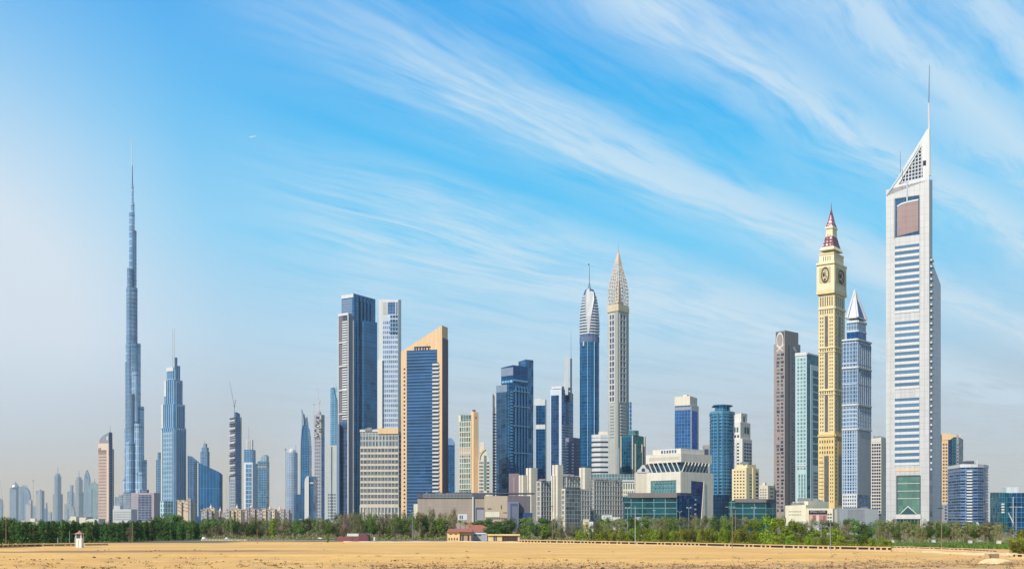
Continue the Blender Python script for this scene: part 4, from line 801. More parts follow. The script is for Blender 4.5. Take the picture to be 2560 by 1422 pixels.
# ================================================================== LEFT GROUP
def simple(name, label, cat, a, m, c, top, d, mat, al=22, be=None, dep=None, panels=(), cap=None, mast=None, cl=0, tops=(), name2='tower_body'):
    "plain tower: body, side panels, stacked top blocks, mast"
    b = Bld(name, label, cat, m, d); t_ = b.block(name2, a, m, c, top, mat, al, be=be, dep=dep)
    for f, nm, x0, x1, y0, y1, mt, o in panels: (t_.L if f == 'L' else t_.R).panel(nm, x0, x1, y0, y1, mt, o)
    y_prev = top if not isinstance(top, tuple) else top[1]
    for (a2, m2, c2, tp, mt, dd) in tops:
        b.block('upper_stage', a2, m2, c2, tp, mt, al, be=be, dd=dd, bot=y_prev, dep=dep)
    if mast: b.mast(mast[0], mast[1], mast[2], mast[3], mast[4], steel, 4)
    if cl: clutter(b, t_, cl, 1)
    return b, t_
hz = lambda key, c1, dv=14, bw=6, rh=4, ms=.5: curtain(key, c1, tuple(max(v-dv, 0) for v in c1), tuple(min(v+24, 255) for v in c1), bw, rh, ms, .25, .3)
pb = hz('haze_paled_blue_glass', (134, 142, 154), 26, 9); pb2 = hz('mid_haze_glass', (88, 118, 148), 20, 9); pg = hz('haze_paled_grey_wall', (158, 156, 154), 24, 9); pgr = hz('haze_paled_green_glass', (138, 152, 148), 20, 9); pn = stone('haze_paled_stone', (176, 168, 158), .8, .05)  # distance haze put into these colours: far glass and stone paled
# pink beige slab
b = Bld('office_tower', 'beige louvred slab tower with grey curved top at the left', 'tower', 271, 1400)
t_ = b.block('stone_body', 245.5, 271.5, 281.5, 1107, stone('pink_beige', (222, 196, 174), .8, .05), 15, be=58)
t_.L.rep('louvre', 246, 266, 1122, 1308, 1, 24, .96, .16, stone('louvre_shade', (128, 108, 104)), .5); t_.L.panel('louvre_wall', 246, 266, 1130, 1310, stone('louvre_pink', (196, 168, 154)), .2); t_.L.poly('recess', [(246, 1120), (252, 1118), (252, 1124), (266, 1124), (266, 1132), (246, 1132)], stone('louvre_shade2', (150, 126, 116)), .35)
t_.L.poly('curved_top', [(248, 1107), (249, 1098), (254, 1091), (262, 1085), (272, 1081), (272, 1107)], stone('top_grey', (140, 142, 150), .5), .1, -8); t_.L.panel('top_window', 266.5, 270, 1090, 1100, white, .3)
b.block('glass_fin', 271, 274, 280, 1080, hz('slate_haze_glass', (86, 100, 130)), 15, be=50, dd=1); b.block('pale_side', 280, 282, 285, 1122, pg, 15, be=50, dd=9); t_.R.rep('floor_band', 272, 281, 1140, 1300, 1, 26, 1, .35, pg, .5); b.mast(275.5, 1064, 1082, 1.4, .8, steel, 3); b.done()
# Burj-like tower
b = Bld('supertall_tower', 'tallest stepped needle tower of blue grey glass with thin white tip', 'tower', 333, 2150)
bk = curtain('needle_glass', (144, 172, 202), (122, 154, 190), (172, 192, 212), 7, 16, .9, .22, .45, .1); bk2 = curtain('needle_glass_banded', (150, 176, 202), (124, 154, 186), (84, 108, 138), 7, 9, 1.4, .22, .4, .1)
dbk = stone('mech_band', (96, 112, 136), .5)
lobes = [(315, 343, 860, 0, 0), (324.5, 341, 577, 4, 1), (323, 336.5, 533, 2, 0), (327.5, 336, 507, 5, 0), (328.5, 334, 464, 5, 0), (318, 331, 671, -8, 1), (316.5, 343, 720, 0, 1), (336, 351.5, 859, 8, 0), (313.5, 330, 905, -4, 1), (344, 360, 1016, 2, 0), (311, 326, 1072, 10, 0), (352, 367, 1149, -4, 0), (308, 320, 1192, -6, 0), (320, 338, 985, -16, 1), (331, 346, 930, -12, 0), (336, 356, 1060, -14, 0), (316, 334, 1105, -22, 0), (344, 362, 1180, -18, 0)]
for x0, x1, y, dd, m2 in lobes:
    b.lobe('tier', x0, x1, y, bk2 if m2 else bk, dd); dB = b.d+dd
    for yb in range(int(y)+6, 1300, 118): b.part('mech_band', MB().lathe(b.X((x0+x1)/2, dd), dd, [((x1-x0)/2*dB/F*1.012, wz(yb+3, dB)), ((x1-x0)/2*dB/F*1.012, wz(yb, dB))], 14, math.pi/14), dbk)
b.mast(331, 414, 470, 3.4, 1.6, dkgrey, 4, 'spire'); b.mast(330, 345, 414, 2.4, 1.5, white, 4, 'spire_tip', 328.5)
b.lobe('base', 309, 352, 1232, pb, -26); b.done()
# Address-like tower
b = Bld('hotel_tower', 'stepped blue glass tower with twin thin masts and tiered crown', 'tower', 434, 1950)
ag = curtain('address_glass', (92, 132, 168), (72, 112, 152), (136, 166, 190), 6, 300, .9, .2, .45, .1); ag2 = curtain('address_windows', (74, 108, 140), (60, 94, 126), (140, 164, 184), 5, 9.4, 1.6, .2, .35)
t0 = b.block('tower_body', 403.5, 436, 465.5, 1068, ag, 28, be=48); t0.L.panel('window_grid', 407, 432, 1078, 1280, ag2, .6); t0.R.rep('rib', 437, 465, 1070, 1290, 6, 1, .2, 1, stone('rib_light', (140, 168, 194), .4), 1.6); t0.L.panel('white_corner', 403, 405.5, 1072, 1290, white, .8)
t1 = b.block('tier', 404.5, 436, 462.5, 1009, ag, 28, be=48, dd=3, bot=1068); t1.L.panel('white_corner', 404, 408.5, 1008, 1070, white, 1); t1.R.rep('rib', 438, 462, 1010, 1068, 5, 1, .2, 1, stone('rib_light', None), 1.6)
t2 = b.block('tier', 411, 436, 456.5, 949, ag, 28, be=48, dd=7, bot=1010); t2.L.panel('white_corner', 411, 416, 948, 988, white, 1); t2.R.rep('rib', 438, 455, 950, 1008, 4, 1, .2, 1, stone('rib_light', None), 1.6)
t3 = b.block('tier', 417, 434, 443, (922, 918, 920), ag, 28, be=48, dd=10, bot=950); t3.L.panel('white_cap', 417, 434, 915, 925, white, 1)
b.block('crown_fin', 436, 439, 443.5, 893, ag, 28, be=48, dd=9, bot=950); b.block('crown_fin', 443, 446, 450.5, 914, ag, 28, be=48, dd=12, bot=950)
b.mast(432, 822, 920, 1.1, .8, grey, 8); b.mast(435.5, 822, 920, 2.2, 1.6, white, 8)
b.part('curved_wing', MB().prism([(b.X(464), 12), (b.X(480), 14), (b.X(482), 40), (b.X(464), 40)], 0, [b.Z(1137), b.Z(1152), b.Z(1152), b.Z(1137)]), hz('slate_wing_glass', (70, 102, 138)))
b.block('low_wing', 399.5, 410, 436, 1252, curtain('low_wing_glass', (120, 150, 160), (96, 128, 142), (190, 206, 208), 6, 9, 1.2, .2, .3), 20, be=48, dd=-14); b.done()
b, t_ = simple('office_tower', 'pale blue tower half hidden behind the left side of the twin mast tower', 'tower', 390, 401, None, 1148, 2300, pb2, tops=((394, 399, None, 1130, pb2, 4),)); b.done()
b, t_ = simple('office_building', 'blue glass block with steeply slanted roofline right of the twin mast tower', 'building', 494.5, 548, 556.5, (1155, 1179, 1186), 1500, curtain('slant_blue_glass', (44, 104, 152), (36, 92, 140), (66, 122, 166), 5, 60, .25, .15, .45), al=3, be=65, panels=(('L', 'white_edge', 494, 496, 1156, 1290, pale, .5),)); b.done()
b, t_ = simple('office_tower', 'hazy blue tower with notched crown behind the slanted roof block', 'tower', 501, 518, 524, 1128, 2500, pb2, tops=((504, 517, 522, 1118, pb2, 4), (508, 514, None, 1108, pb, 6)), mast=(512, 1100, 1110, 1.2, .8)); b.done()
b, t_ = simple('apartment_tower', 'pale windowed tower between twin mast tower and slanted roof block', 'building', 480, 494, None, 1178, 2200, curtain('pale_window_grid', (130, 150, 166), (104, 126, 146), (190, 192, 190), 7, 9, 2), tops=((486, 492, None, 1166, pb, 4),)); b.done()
# ragged tower with crane
conc = stone('raw_concrete', (168, 164, 164), .9, .1, .3)
def crane(label, px, d, y0, y1, jx, jy, bx, by, th=1.6, colr=None):
    b = Bld('tower_crane', label, 'crane', px, d); mt = colr or stone('crane_metal', (110, 116, 128), .5); k = b.k; zb, zt = b.Z(y1), b.Z(y0)
    b.part('mast', MB().tube((0, 0, zb), (0, 0, zt), th*k/2, n=4), mt); b.part('jib', MB().tube((0, 0, zt), (b.X(jx), 0, b.Z(jy)), th*k*.42, th*k*.25, 4), mt); b.part('counter_jib', MB().tube((0, 0, zt), (b.X(bx), 0, b.Z(by)), th*k*.5, n=4), mt)
    b.part('cab', MB().box(-1.6*k, 1.6*k, -1.2*k, 1.2*k, zt-2.5*k, zt+.5*k), mt)
b = Bld('unfinished_tower', 'tower under construction with ragged slabs and blue glass side below a leaning crane', 'tower', 588, 1750)
t_ = b.block('concrete_core', 575, 588, 600.5, (1046, 1040, 1044), conc, 25, be=50); b.block('glass_side', 587, 590, 600, (1031, 1029, 1034), hz('indigo_glass', (92, 118, 160)), 25, be=50, dd=1)
for i_ in range(24): y = 1044+i_*6.2; R = random.Random(i_); t_.L.poly('floor_slab', [(574+R.uniform(0, 2), y+R.uniform(-1, 1)), (588, y-R.uniform(0, 3)), (588, y+1.8), (574+R.uniform(0, 2), y+3)], [dkgrey, stone('slab_light', (196, 198, 204)), dkgrey][i_ % 3], R.uniform(.5, 3))
t_.L.rep('window_bay', 576, 587, 1196, 1300, 2, 13, .7, .55, pb2, .4); b.block('pale_side', 600, 601, 604, 1042, pg, 25, be=50, dd=14); b.done()
crane('dark leaning crane on top of the ragged unfinished tower', 586, 1750, 1014, 1042, 574, 955, 590, 998, 1.6)
b, t_ = simple('office_tower', 'pale beige hazy tower left of the ragged unfinished tower', 'tower', 563, 574, None, 1205, 4500, pn, tops=((568, 573, None, 1190, pn, 5),)); b.done()
b = Bld('office_tower', 'white framed tower with stacked square panes and blue upper block', 'tower', 631, 1950)
t_ = b.block('white_frame', 609.5, 631.5, None, 1155, stone('frame_white_soft', (214, 218, 222), .5), 4, dep=20); t_.L.rep('big_pane', 614, 629.5, 1159, 1290, 2, 12, .84, .84, pane('blue_haze_pane', (84, 128, 160), .25), .5)
b.block('blue_block', 610, 631, None, 1123, hz('steel_blue_glass', (84, 122, 156)), 4, dep=20, dd=.5, bot=1155)
for x in (614.5, 618, 622.5, 626.5): b.part('roof_fin', MB().box(b.X(x), b.X(x+2.8), 2, 12, b.Z(1123), b.Z(1098)), pale)
b.mast(621.5, 1066, 1098, .9, .6, steel, 6); b.done()
b, t_ = simple('office_tower', 'pale grey hazy tower between the white framed tower and arched top tower', 'tower', 631, 643, None, 1158, 2400, pg); b.done()
b = Bld('office_tower', 'blue tower with a quarter round arched top', 'tower', 665, 1950); t_ = b.block('tower_body', 644, 665.5, None, 1152, hz('steel_blue_glass', None) if 0 else curtain('arch_tower_glass', (92, 132, 164), (78, 118, 152), (120, 154, 180), 5, 5, .3), 4, dep=20)
t_.L.poly('arched_top', [(649, 1152), (653, 1142), (659, 1136), (663, 1136), (665.5, 1141), (665.5, 1152)], hz('arch_cap', (140, 164, 172)), 0, -18); t_.L.panel('pale_band', 644, 665.5, 1163, 1170, pg, .3); b.done()
b = Bld('office_tower', 'rounded grey tower with small white dome left of the sail tower', 'tower', 730, 2350); b.lobe('tower_body', 716, 744, 1131, hz('grey_blue_round', (146, 158, 178)), n=16); b.part('white_dome', MB().lathe(0, 0, [(8, b.Z(1132)), (8, b.Z(1126)), (5, b.Z(1122)), (1, b.Z(1120))], 12), white); b.mast(739.5, 1112, 1132, 1.6, 1.2, steel, 3); b.done()
crane('small crane at the top of the rounded grey tower', 714, 2350, 1122, 1305, 710, 1117, 717, 1121, 1.0)
b = Bld('office_tower', 'blue sail shaped tower with two curved pointed tips', 'tower', 762, 1900); f = Face(b, (b.X(749), 0), (b.X(774), 0))
f.poly('tower_body', [(750, 1300), (751, 1160), (753, 1090), (755, 1072), (758, 1060), (764, 1062), (769, 1072), (771, 1090), (773, 1120), (773.5, 1300)], curtain('sail_blue_glass', (60, 114, 158), (50, 100, 146), (76, 128, 168), 5, 5, .3), 0, -24)
f.poly('curved_shell', [(749.5, 1300), (750.5, 1150), (752, 1095), (754.5, 1065), (755, 1040), (753.5, 1022), (757.5, 1034), (760, 1050), (760.5, 1062), (757, 1064), (755.2, 1075), (753, 1110), (752.5, 1300)], stone('shell_grey', (140, 154, 168), .4), 1.5, -6)
f.poly('right_tip', [(768.5, 1078), (766, 1060), (763.5, 1050), (766.5, 1041), (769, 1060), (770.5, 1078)], pb2, 1, -8); f.poly('inner_curve', [(759, 1034), (763, 1052), (768, 1070), (766, 1076), (760, 1062)], hz('inner_curve', (120, 150, 170)), -2, -10); b.done()
b, t_ = simple('office_building', 'low dark blue block at the foot of the sail tower', 'building', 736, 771, None, 1235, 1500, curtain('low_navy_glass', (66, 108, 148), (58, 98, 138), (70, 112, 150), 5, 60, .2), al=3, dep=24); b.done()
b = Bld('office_building', 'blue block with white arched edge in front of the sail tower', 'building', 783, 1450); t_ = b.block('glass_body', 770, 784, None, 1190, curtain('low_navy_glass', None, None, None), 4, dep=20); t_.L.panel('white_band', 770, 784, 1205, 1208, pale, .4); f = Face(b, (b.X(761), 1), (b.X(773), 1)); f.poly('white_arch', [(761.5, 1320), (761.5, 1205), (763, 1196), (767, 1190), (772, 1189), (772, 1320)], pale, .6, -10); b.part('white_pole', MB().box(b.X(771), b.X(772.6), -2, -.8, 0, b.Z(1192)), white); b.done()
b = Bld('unfinished_tower', 'slender concrete tower with window grid and ragged dark scaffold crown', 'tower', 800, 1600)
t_ = b.block('concrete_body', 785, 803, 811.5, 1036, conc, 20, be=48); b.lobe('roof_lantern', 793, 803, 1032, conc, 6, bot=1036.5, prof=[(1, b.Z(1037)), (1, b.Z(1031)), (.6, b.Z(1027)), (.2, b.Z(1025))])
t_.L.rep('window', 787, 802, 1092, 1300, 3, 24, .5, .55, pane('concrete_window', (92, 106, 128), .3), .3); t_.R.panel('glazed_side', 803.5, 811, 1090, 1300, hz('side_haze_blue', (104, 132, 168)), .4)
for i_ in range(26): R = random.Random(i_+50); y = R.uniform(1038, 1090); x = R.uniform(785, 799); t_.L.poly('scaffold_panel', [(x, y), (x+R.uniform(3, 8), y+R.uniform(-1, 1)), (x+R.uniform(3, 8), y+R.uniform(2, 4)), (x, y+2.5)], [dkgrey, stone('scaffold_blue', (70, 84, 122)), pale][i_ % 3], R.uniform(.5, 2))
b.done()
cr = stone('crane_pink', (196, 160, 158), .6); crane('pinkish crane with tall jib above the concrete tower', 799, 1600, 1006, 1028, 793, 970, 802, 1000, 1.3, cr); crane('short pinkish crane at the left edge of the concrete tower', 785, 1600, 1010, 1120, 781, 1007, 787, 1009, 1.0, cr)
b = Bld('office_tower', 'tall curved pale blue tower left of the ribbed dark blue tower', 'tower', 836, 1750); f = Face(b, (b.X(826), 0), (b.X(846), 0)); f.poly('tower_body', [(826, 1310), (826, 970), (834, 967), (836, 984), (840, 1000), (842, 1030), (842, 1310)], hz('curved_blue_glass', (96, 140, 170)), 0, -18); f.poly('crown_lattice', [(835, 968), (846, 966), (846, 1000), (842, 1000), (838, 988)], hz('pale_cyan_glass', (150, 180, 190)), -3, -8); f.panel('dark_side', 838, 843, 1115, 1310, dkgrey, 1); b.mast(840, 958, 968, .8, .8, steel, 4); b.done()
b, t_ = simple('apartment_tower', 'pale stone tower with dark centre stripe beside the ribbed dark blue tower', 'building', 817.5, 842, None, (1114, 1112, 1112), 1400, stone('pale_haze_stone', (186, 190, 184), .8, .04), al=5, dep=16); t_.L.panel('dark_stripe', 828, 830.5, 1116, 1300, dkgrey, .3); t_.L.rep('window', 819, 840, 1232, 1300, 4, 9, .6, .5, pane('concrete_window', None), .3); b.done()
# old-town style sandstone hotel
osd = stone('oldtown_stone', (214, 190, 162), .9, .08, .3)
def oldtown(label, x0, x1, ytop, d, seed, dome=True, mat=osd):
    b = Bld('sandstone_building', label, 'building', (x0+x1)/2, d); R = random.Random(seed); t_ = b.block('wall', x0, x1, None, ytop+10, mat, 6, dep=12)
    x = x0
    while x < x1-4:
        w_ = R.uniform(5, 11); y = ytop+R.uniform(0, 9); q = b.block('turret', x, min(x+w_, x1), None, y, mat if R.random() < .7 else conc, R.uniform(2, 20), dd=-R.uniform(0, 5), dep=5); mb = MB()
        for j in range(3): xx = x+w_*(.15+.33*j); mb.box(b.X(xx-.8), b.X(xx+.8), q.ring[1][1]-.2, q.ring[1][1]+1.5, b.Z(y)-.3, b.Z(y-1.8))
        b.part('battlement', mb, mat)
        for j in range(3): q.L.rep('window', x+.8, min(x+w_, x1)-.8, y+4+j*9, y+10+j*9, 2, 1, .4, .6, cw, .1)
        x += w_*R.uniform(.75, 1)
    if dome:
        xx = x0+(x1-x0)*R.uniform(.25, .7); cxx = b.X(xx); r = 3.4*b.k
        b.part('dome', MB().lathe(cxx, 2, [(r*.9, b.Z(ytop+4)), (r, b.Z(ytop)), (r*.8, b.Z(ytop-3)), (r*.3, b.Z(ytop-5)), (r*.1, b.Z(ytop-9)), (.05, b.Z(ytop-12))], 10), stone('dome_cream', (224, 206, 190)))
    b.done()
oldtown('tall sandstone hotel tower with battlements in front of the twin mast tower', 443.5, 477, 1246, 1150, 3, False)
oldtown('sandstone building with pointed dome in front of the slanted roof block', 503, 536, 1268, 1080, 5)
oldtown('jumbled sandstone building with turrets below the ragged unfinished tower', 534, 566, 1276, 1100, 8, True, stone('oldtown_stone_grey', (186, 170, 160), .9))
oldtown('sandstone block with small domes left of the white framed tower', 566, 602, 1268, 1060, 11)
oldtown('sandstone cluster with domes at the foot of the white framed tower', 604, 648, 1268, 1100, 14, True, stone('oldtown_stone_grey', None))
oldtown('peach sandstone block with turrets below the arched top tower', 648, 690, 1270, 1060, 17)
oldtown('sandstone block with turret cluster left of the low dark blue block', 688, 722, 1272, 1090, 21, True)
# low buildings behind the left belt
b = Bld('office_building', 'dark glass block with mauve stone frame in front of the tallest needle tower', 'building', 372, 1500)
t_ = b.block('stone_frame', 328, 385, None, 1231, stone('mauve_frame', (176, 160, 164), .7), 2, dep=24); t_.L.panel('glazing', 346, 378, 1236, 1300, hz('plum_glass', (100, 104, 128)), .5); t_.L.panel('white_box', 341, 345, 1225, 1233, white, .5, -2); b.block('penthouse', 350, 366, None, 1223, hz('plum_glass', None) if 0 else MATS['plum_glass'], 2, dd=5, dep=10, bot=1231); t_.L.rep('window', 330, 344, 1238, 1300, 3, 10, .6, .4, pb, .3); b.done()
b = Bld('office_building', 'low white banded office building right of the beige louvred slab', 'building', 328, 1350); t_ = b.block('wall', 282, 328, None, 1272, stone('soft_white', (204, 200, 196)), 2, dep=20); t_.L.rep('window_band', 284, 328, 1276, 1300, 1, 4, 1, .45, pg, .3); b.block('upper_stage', 284, 300, None, 1263, stone('soft_white', None), 2, dd=3, dep=10, bot=1272); b.done()
b, t_ = simple('office_building', 'hazy blue block between the beige louvred slab and the tallest needle', 'building', 287, 306, None, 1241, 2600, pb, tops=((298, 306, None, 1236, pb, 3),)); b.done()
b, t_ = simple('office_building', 'pale hazy block just right of the dark framed glass block', 'building', 384, 399, None, 1252, 2300, pg); b.done()
# far hazy cluster on the left
far = [
 ('hazy domed tower at the far left edge', 'dome', -8, 5, 1246, 3300, pb, None),
 ('hazy tower with lantern cap and finial, left cluster', 'cap', 24, 47, 1218, 3300, pb, 1201),
 ('hazy quarter round topped tower beside the lantern capped one', 'quarter', 48, 75, 1214, 3200, pb, None),
 ('small beige stepped block in front of the quarter round tower', 'step', 64, 82, 1260, 2600, pn, 1249),
 ('low hazy blue block right of the small beige stepped block', 'box', 82, 95, 1265, 3100, pb, None),
 ('hazy tower with curved stone shoulder and blue half', 'half', 90, 111, 1226, 2900, pb, None),
 ('thin dark stepped tower in the left cluster', 'step', 111, 119, 1270, 2800, pb2, 1256),
 ('pale low hazy slab between thin dark tower and shouldered tower', 'box', 120, 130, 1280, 3200, pg, None),
 ('tall hazy tower with mast above sloping shoulders, left cluster', 'mast', 132, 157, 1234, 3000, pb, 1183),
 ('hazy blue block with lower stage left of the crowned mast tower', 'step', 168, 184, 1228, 3400, pb, 1212),
 ('low hazy building with sloping arc roof', 'quarter', 161, 186, 1256, 2800, pg, None),
 ('hazy tower with stepped crown and mast left of the twisted top tower', 'mast', 184, 211, 1230, 3000, pg, 1192),
 ('hazy tower with twisted flame shaped top', 'flame', 208, 227, 1226, 2900, pb, None),
 ('greenish hazy round shouldered tower beside the beige louvred slab', 'dome', 221, 245, 1206, 2700, pgr, 1195)]
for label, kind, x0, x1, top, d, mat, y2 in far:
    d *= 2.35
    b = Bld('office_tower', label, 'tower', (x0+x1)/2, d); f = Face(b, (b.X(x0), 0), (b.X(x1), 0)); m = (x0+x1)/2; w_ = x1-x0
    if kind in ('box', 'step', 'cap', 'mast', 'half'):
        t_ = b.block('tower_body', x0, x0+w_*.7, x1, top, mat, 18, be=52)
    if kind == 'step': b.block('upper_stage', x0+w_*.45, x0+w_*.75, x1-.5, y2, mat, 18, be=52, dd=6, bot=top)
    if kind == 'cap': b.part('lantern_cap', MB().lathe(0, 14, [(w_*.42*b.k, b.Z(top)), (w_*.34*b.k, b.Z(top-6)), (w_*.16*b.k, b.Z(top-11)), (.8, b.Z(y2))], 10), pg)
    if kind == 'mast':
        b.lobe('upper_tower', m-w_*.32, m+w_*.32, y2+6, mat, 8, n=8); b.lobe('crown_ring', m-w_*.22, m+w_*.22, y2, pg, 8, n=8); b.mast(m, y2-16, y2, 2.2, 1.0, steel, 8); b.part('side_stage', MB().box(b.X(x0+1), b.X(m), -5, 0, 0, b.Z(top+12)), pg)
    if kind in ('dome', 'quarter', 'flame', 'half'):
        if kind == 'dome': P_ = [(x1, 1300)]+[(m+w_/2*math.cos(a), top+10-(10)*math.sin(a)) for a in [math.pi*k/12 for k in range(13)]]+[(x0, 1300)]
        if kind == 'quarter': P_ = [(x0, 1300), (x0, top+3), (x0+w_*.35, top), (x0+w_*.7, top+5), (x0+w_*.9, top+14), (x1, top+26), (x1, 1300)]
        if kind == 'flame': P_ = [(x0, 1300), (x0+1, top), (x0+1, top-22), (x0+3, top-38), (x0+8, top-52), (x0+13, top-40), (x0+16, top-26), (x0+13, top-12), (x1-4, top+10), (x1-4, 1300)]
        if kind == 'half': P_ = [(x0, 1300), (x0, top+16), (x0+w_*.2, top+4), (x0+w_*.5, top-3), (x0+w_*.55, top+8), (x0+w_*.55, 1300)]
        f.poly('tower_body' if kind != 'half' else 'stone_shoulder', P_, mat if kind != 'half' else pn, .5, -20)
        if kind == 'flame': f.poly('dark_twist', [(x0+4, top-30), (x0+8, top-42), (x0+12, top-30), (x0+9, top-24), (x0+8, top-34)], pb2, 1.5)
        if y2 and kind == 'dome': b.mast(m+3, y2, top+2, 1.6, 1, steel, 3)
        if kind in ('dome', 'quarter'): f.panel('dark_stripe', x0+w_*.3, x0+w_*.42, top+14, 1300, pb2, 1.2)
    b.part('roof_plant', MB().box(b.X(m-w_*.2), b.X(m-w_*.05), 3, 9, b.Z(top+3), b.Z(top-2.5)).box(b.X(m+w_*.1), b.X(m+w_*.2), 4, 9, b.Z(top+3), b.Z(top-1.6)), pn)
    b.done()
crane('thin pale crane above the left hazy cluster', 83, 3300, 1200, 1300, 86.5, 1194, 82, 1203, .9, pn); crane('thin leaning crane at the far left edge', 8, 3300, 1262, 1300, 1, 1200, 9, 1264, 1.0, pn)
b = Bld('low_building', 'row of low white houses behind the left tree belt', 'building', 210, 1300); t_ = b.block('wall', 172, 246, None, 1296, stone('soft_white', None), 2, dep=20)
for a, c, y in ((176, 190, 1292), (198, 214, 1295), (206, 236, 1300)): b.block('wing', a, c, None, y-2, cream, 3, dd=-4, dep=8)
t_.L.rep('window', 176, 244, 1298, 1304, 14, 1, .4, .5, darkglass, .2); clutter(b, t_, 5, 6, h=3); b.done()
b = Bld('low_building', 'low pale block behind the trees at the far left', 'building', 60, 1500); t_ = b.block('wall', 50, 100, None, 1303, pn, 2, dep=20); b.on(t_, 'roof_house', 5, cream, .25); b.done()
# ================================================================== GROUND
def gz(x, y):
    n = noise.fractal(Vector((x*.035, y*.05, 1.3)), .9, 2.1, 5)
    z = n*.16-.10
    if y < 235: z += noise.fractal(Vector((x*.16, y*.22, 5.7)), .8, 2.2, 4)*.34*min(1, (235-y)/60)
    z += .55*math.exp(-((y-(232+x*.12))/7)**2)*max(0, min(1, (-18-x)/25))      # scraped bank at the left
    return z
def axis(pts, ):
    out = []
    for a, b_, st in pts:
        n = max(1, int(round((b_-a)/st))); out += [a+(b_-a)*i/n for i in range(n)]
    return out+[pts[-1][1]]
xs = axis([(-8000, -1500, 1500), (-1500, -300, 150), (-300, 300, 1.5), (300, 1500, 150), (1500, 8000, 1500)])
ys = axis([(-2500, -200, 600), (-200, 100, 20), (100, 240, .8), (240, 440, 1.6), (440, 800, 40), (800, 9000, 1000)])
gv = []; inner = lambda x, y: abs(x) < 299 and 100 <= y < 440
for y in ys:
    for x in xs: gv.append((x, y, gz(x, y) if inner(x, y) else -.12))
nx = len(xs); gf = [(j*nx+i, j*nx+i+1, (j+1)*nx+i+1, (j+1)*nx+i) for j in range(len(ys)-1) for i in range(nx-1)]
me = bpy.data.meshes.new('ground'); me.from_pydata(gv, [], gf); me.polygons.foreach_set('use_smooth', [True]*len(gf)); me.update()
m, t, p = newmat('sand_ground'); tx = t.n('ShaderNodeTexCoord'); mp = t.n('ShaderNodeSeparateXYZ'); t.l(tx.outputs['Object'], mp.inputs[0])
def gn(sx, sy, det, rough, seed, dist=0):
    mm = t.n('ShaderNodeMapping'); t.l(tx.outputs['Object'], mm.inputs[0]); mm.inputs['Scale'].default_value = (sx, sy, 1); mm.inputs['Location'].default_value = (seed, seed*1.7, 0)
    n_ = t.n('ShaderNodeTexNoise'); t.l(mm.outputs[0], n_.inputs['Vector']); n_.inputs['Scale'].default_value = 1; n_.inputs['Detail'].default_value = det; n_.inputs['Roughness'].default_value = rough; n_.inputs['Distortion'].default_value = dist; return n_.outputs[0]
c = t.mix(t.ramp(gn(.02, .07, 6, .55, 3), [(.35, 0), (.65, 1)]), (.65, .335, .082), (.83, .455, .118))
c = t.mix(t.math('MULTIPLY', t.ramp(gn(.012, .11, 5, .6, 9, .4), [(.52, 0), (.62, 1)]), .55), c, (.50, .28, .10))
# trodden, darker rubble soil near the viewer and to the right
nearm = t.math('MULTIPLY', t.math('SUBTRACT', t.math('ADD', 176, t.math('MULTIPLY', mp.outputs[0], .22)), mp.outputs[1]), .03, True)
nearm = t.math('MULTIPLY', nearm, t.math('MULTIPLY', t.math('ADD', mp.outputs[0], 42), .03, True), True)
rub = t.ramp(gn(.25, .5, 9, .72, 21, .4), [(.41, 0), (.54, 1)])
c = t.mix(t.math('MULTIPLY', t.math('MULTIPLY', nearm, rub), .80), c, (.34, .22, .115))
tracks = t.ramp(gn(.03, .9, 4, .5, 31, 0), [(.60, 0), (.66, 1)])
c = t.mix(t.math('MULTIPLY', tracks, .32), c, (.34, .20, .10))
spot = t.ramp(gn(1.6, 1.3, 3, .6, 41), [(.66, 0), (.72, 1)])
c = t.mix(t.math('MULTIPLY', spot, .35), c, (.25, .15, .08))
# leaf litter and soil under the tree belts
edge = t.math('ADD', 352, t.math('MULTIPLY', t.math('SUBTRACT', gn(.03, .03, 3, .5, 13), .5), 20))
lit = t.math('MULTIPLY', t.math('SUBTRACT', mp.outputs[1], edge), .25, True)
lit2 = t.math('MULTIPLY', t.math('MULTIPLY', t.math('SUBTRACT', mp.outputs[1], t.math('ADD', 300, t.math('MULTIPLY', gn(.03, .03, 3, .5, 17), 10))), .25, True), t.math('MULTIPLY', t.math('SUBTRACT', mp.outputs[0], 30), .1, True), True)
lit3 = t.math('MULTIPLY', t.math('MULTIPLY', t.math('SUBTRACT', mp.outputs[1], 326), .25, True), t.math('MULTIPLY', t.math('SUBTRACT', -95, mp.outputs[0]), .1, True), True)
c = t.mix(t.math('MAXIMUM', t.math('MAXIMUM', lit, lit2), lit3), c, t.mix(gn(.4, .4, 5, .6, 6), (.06, .065, .03), (.19, .14, .08)))
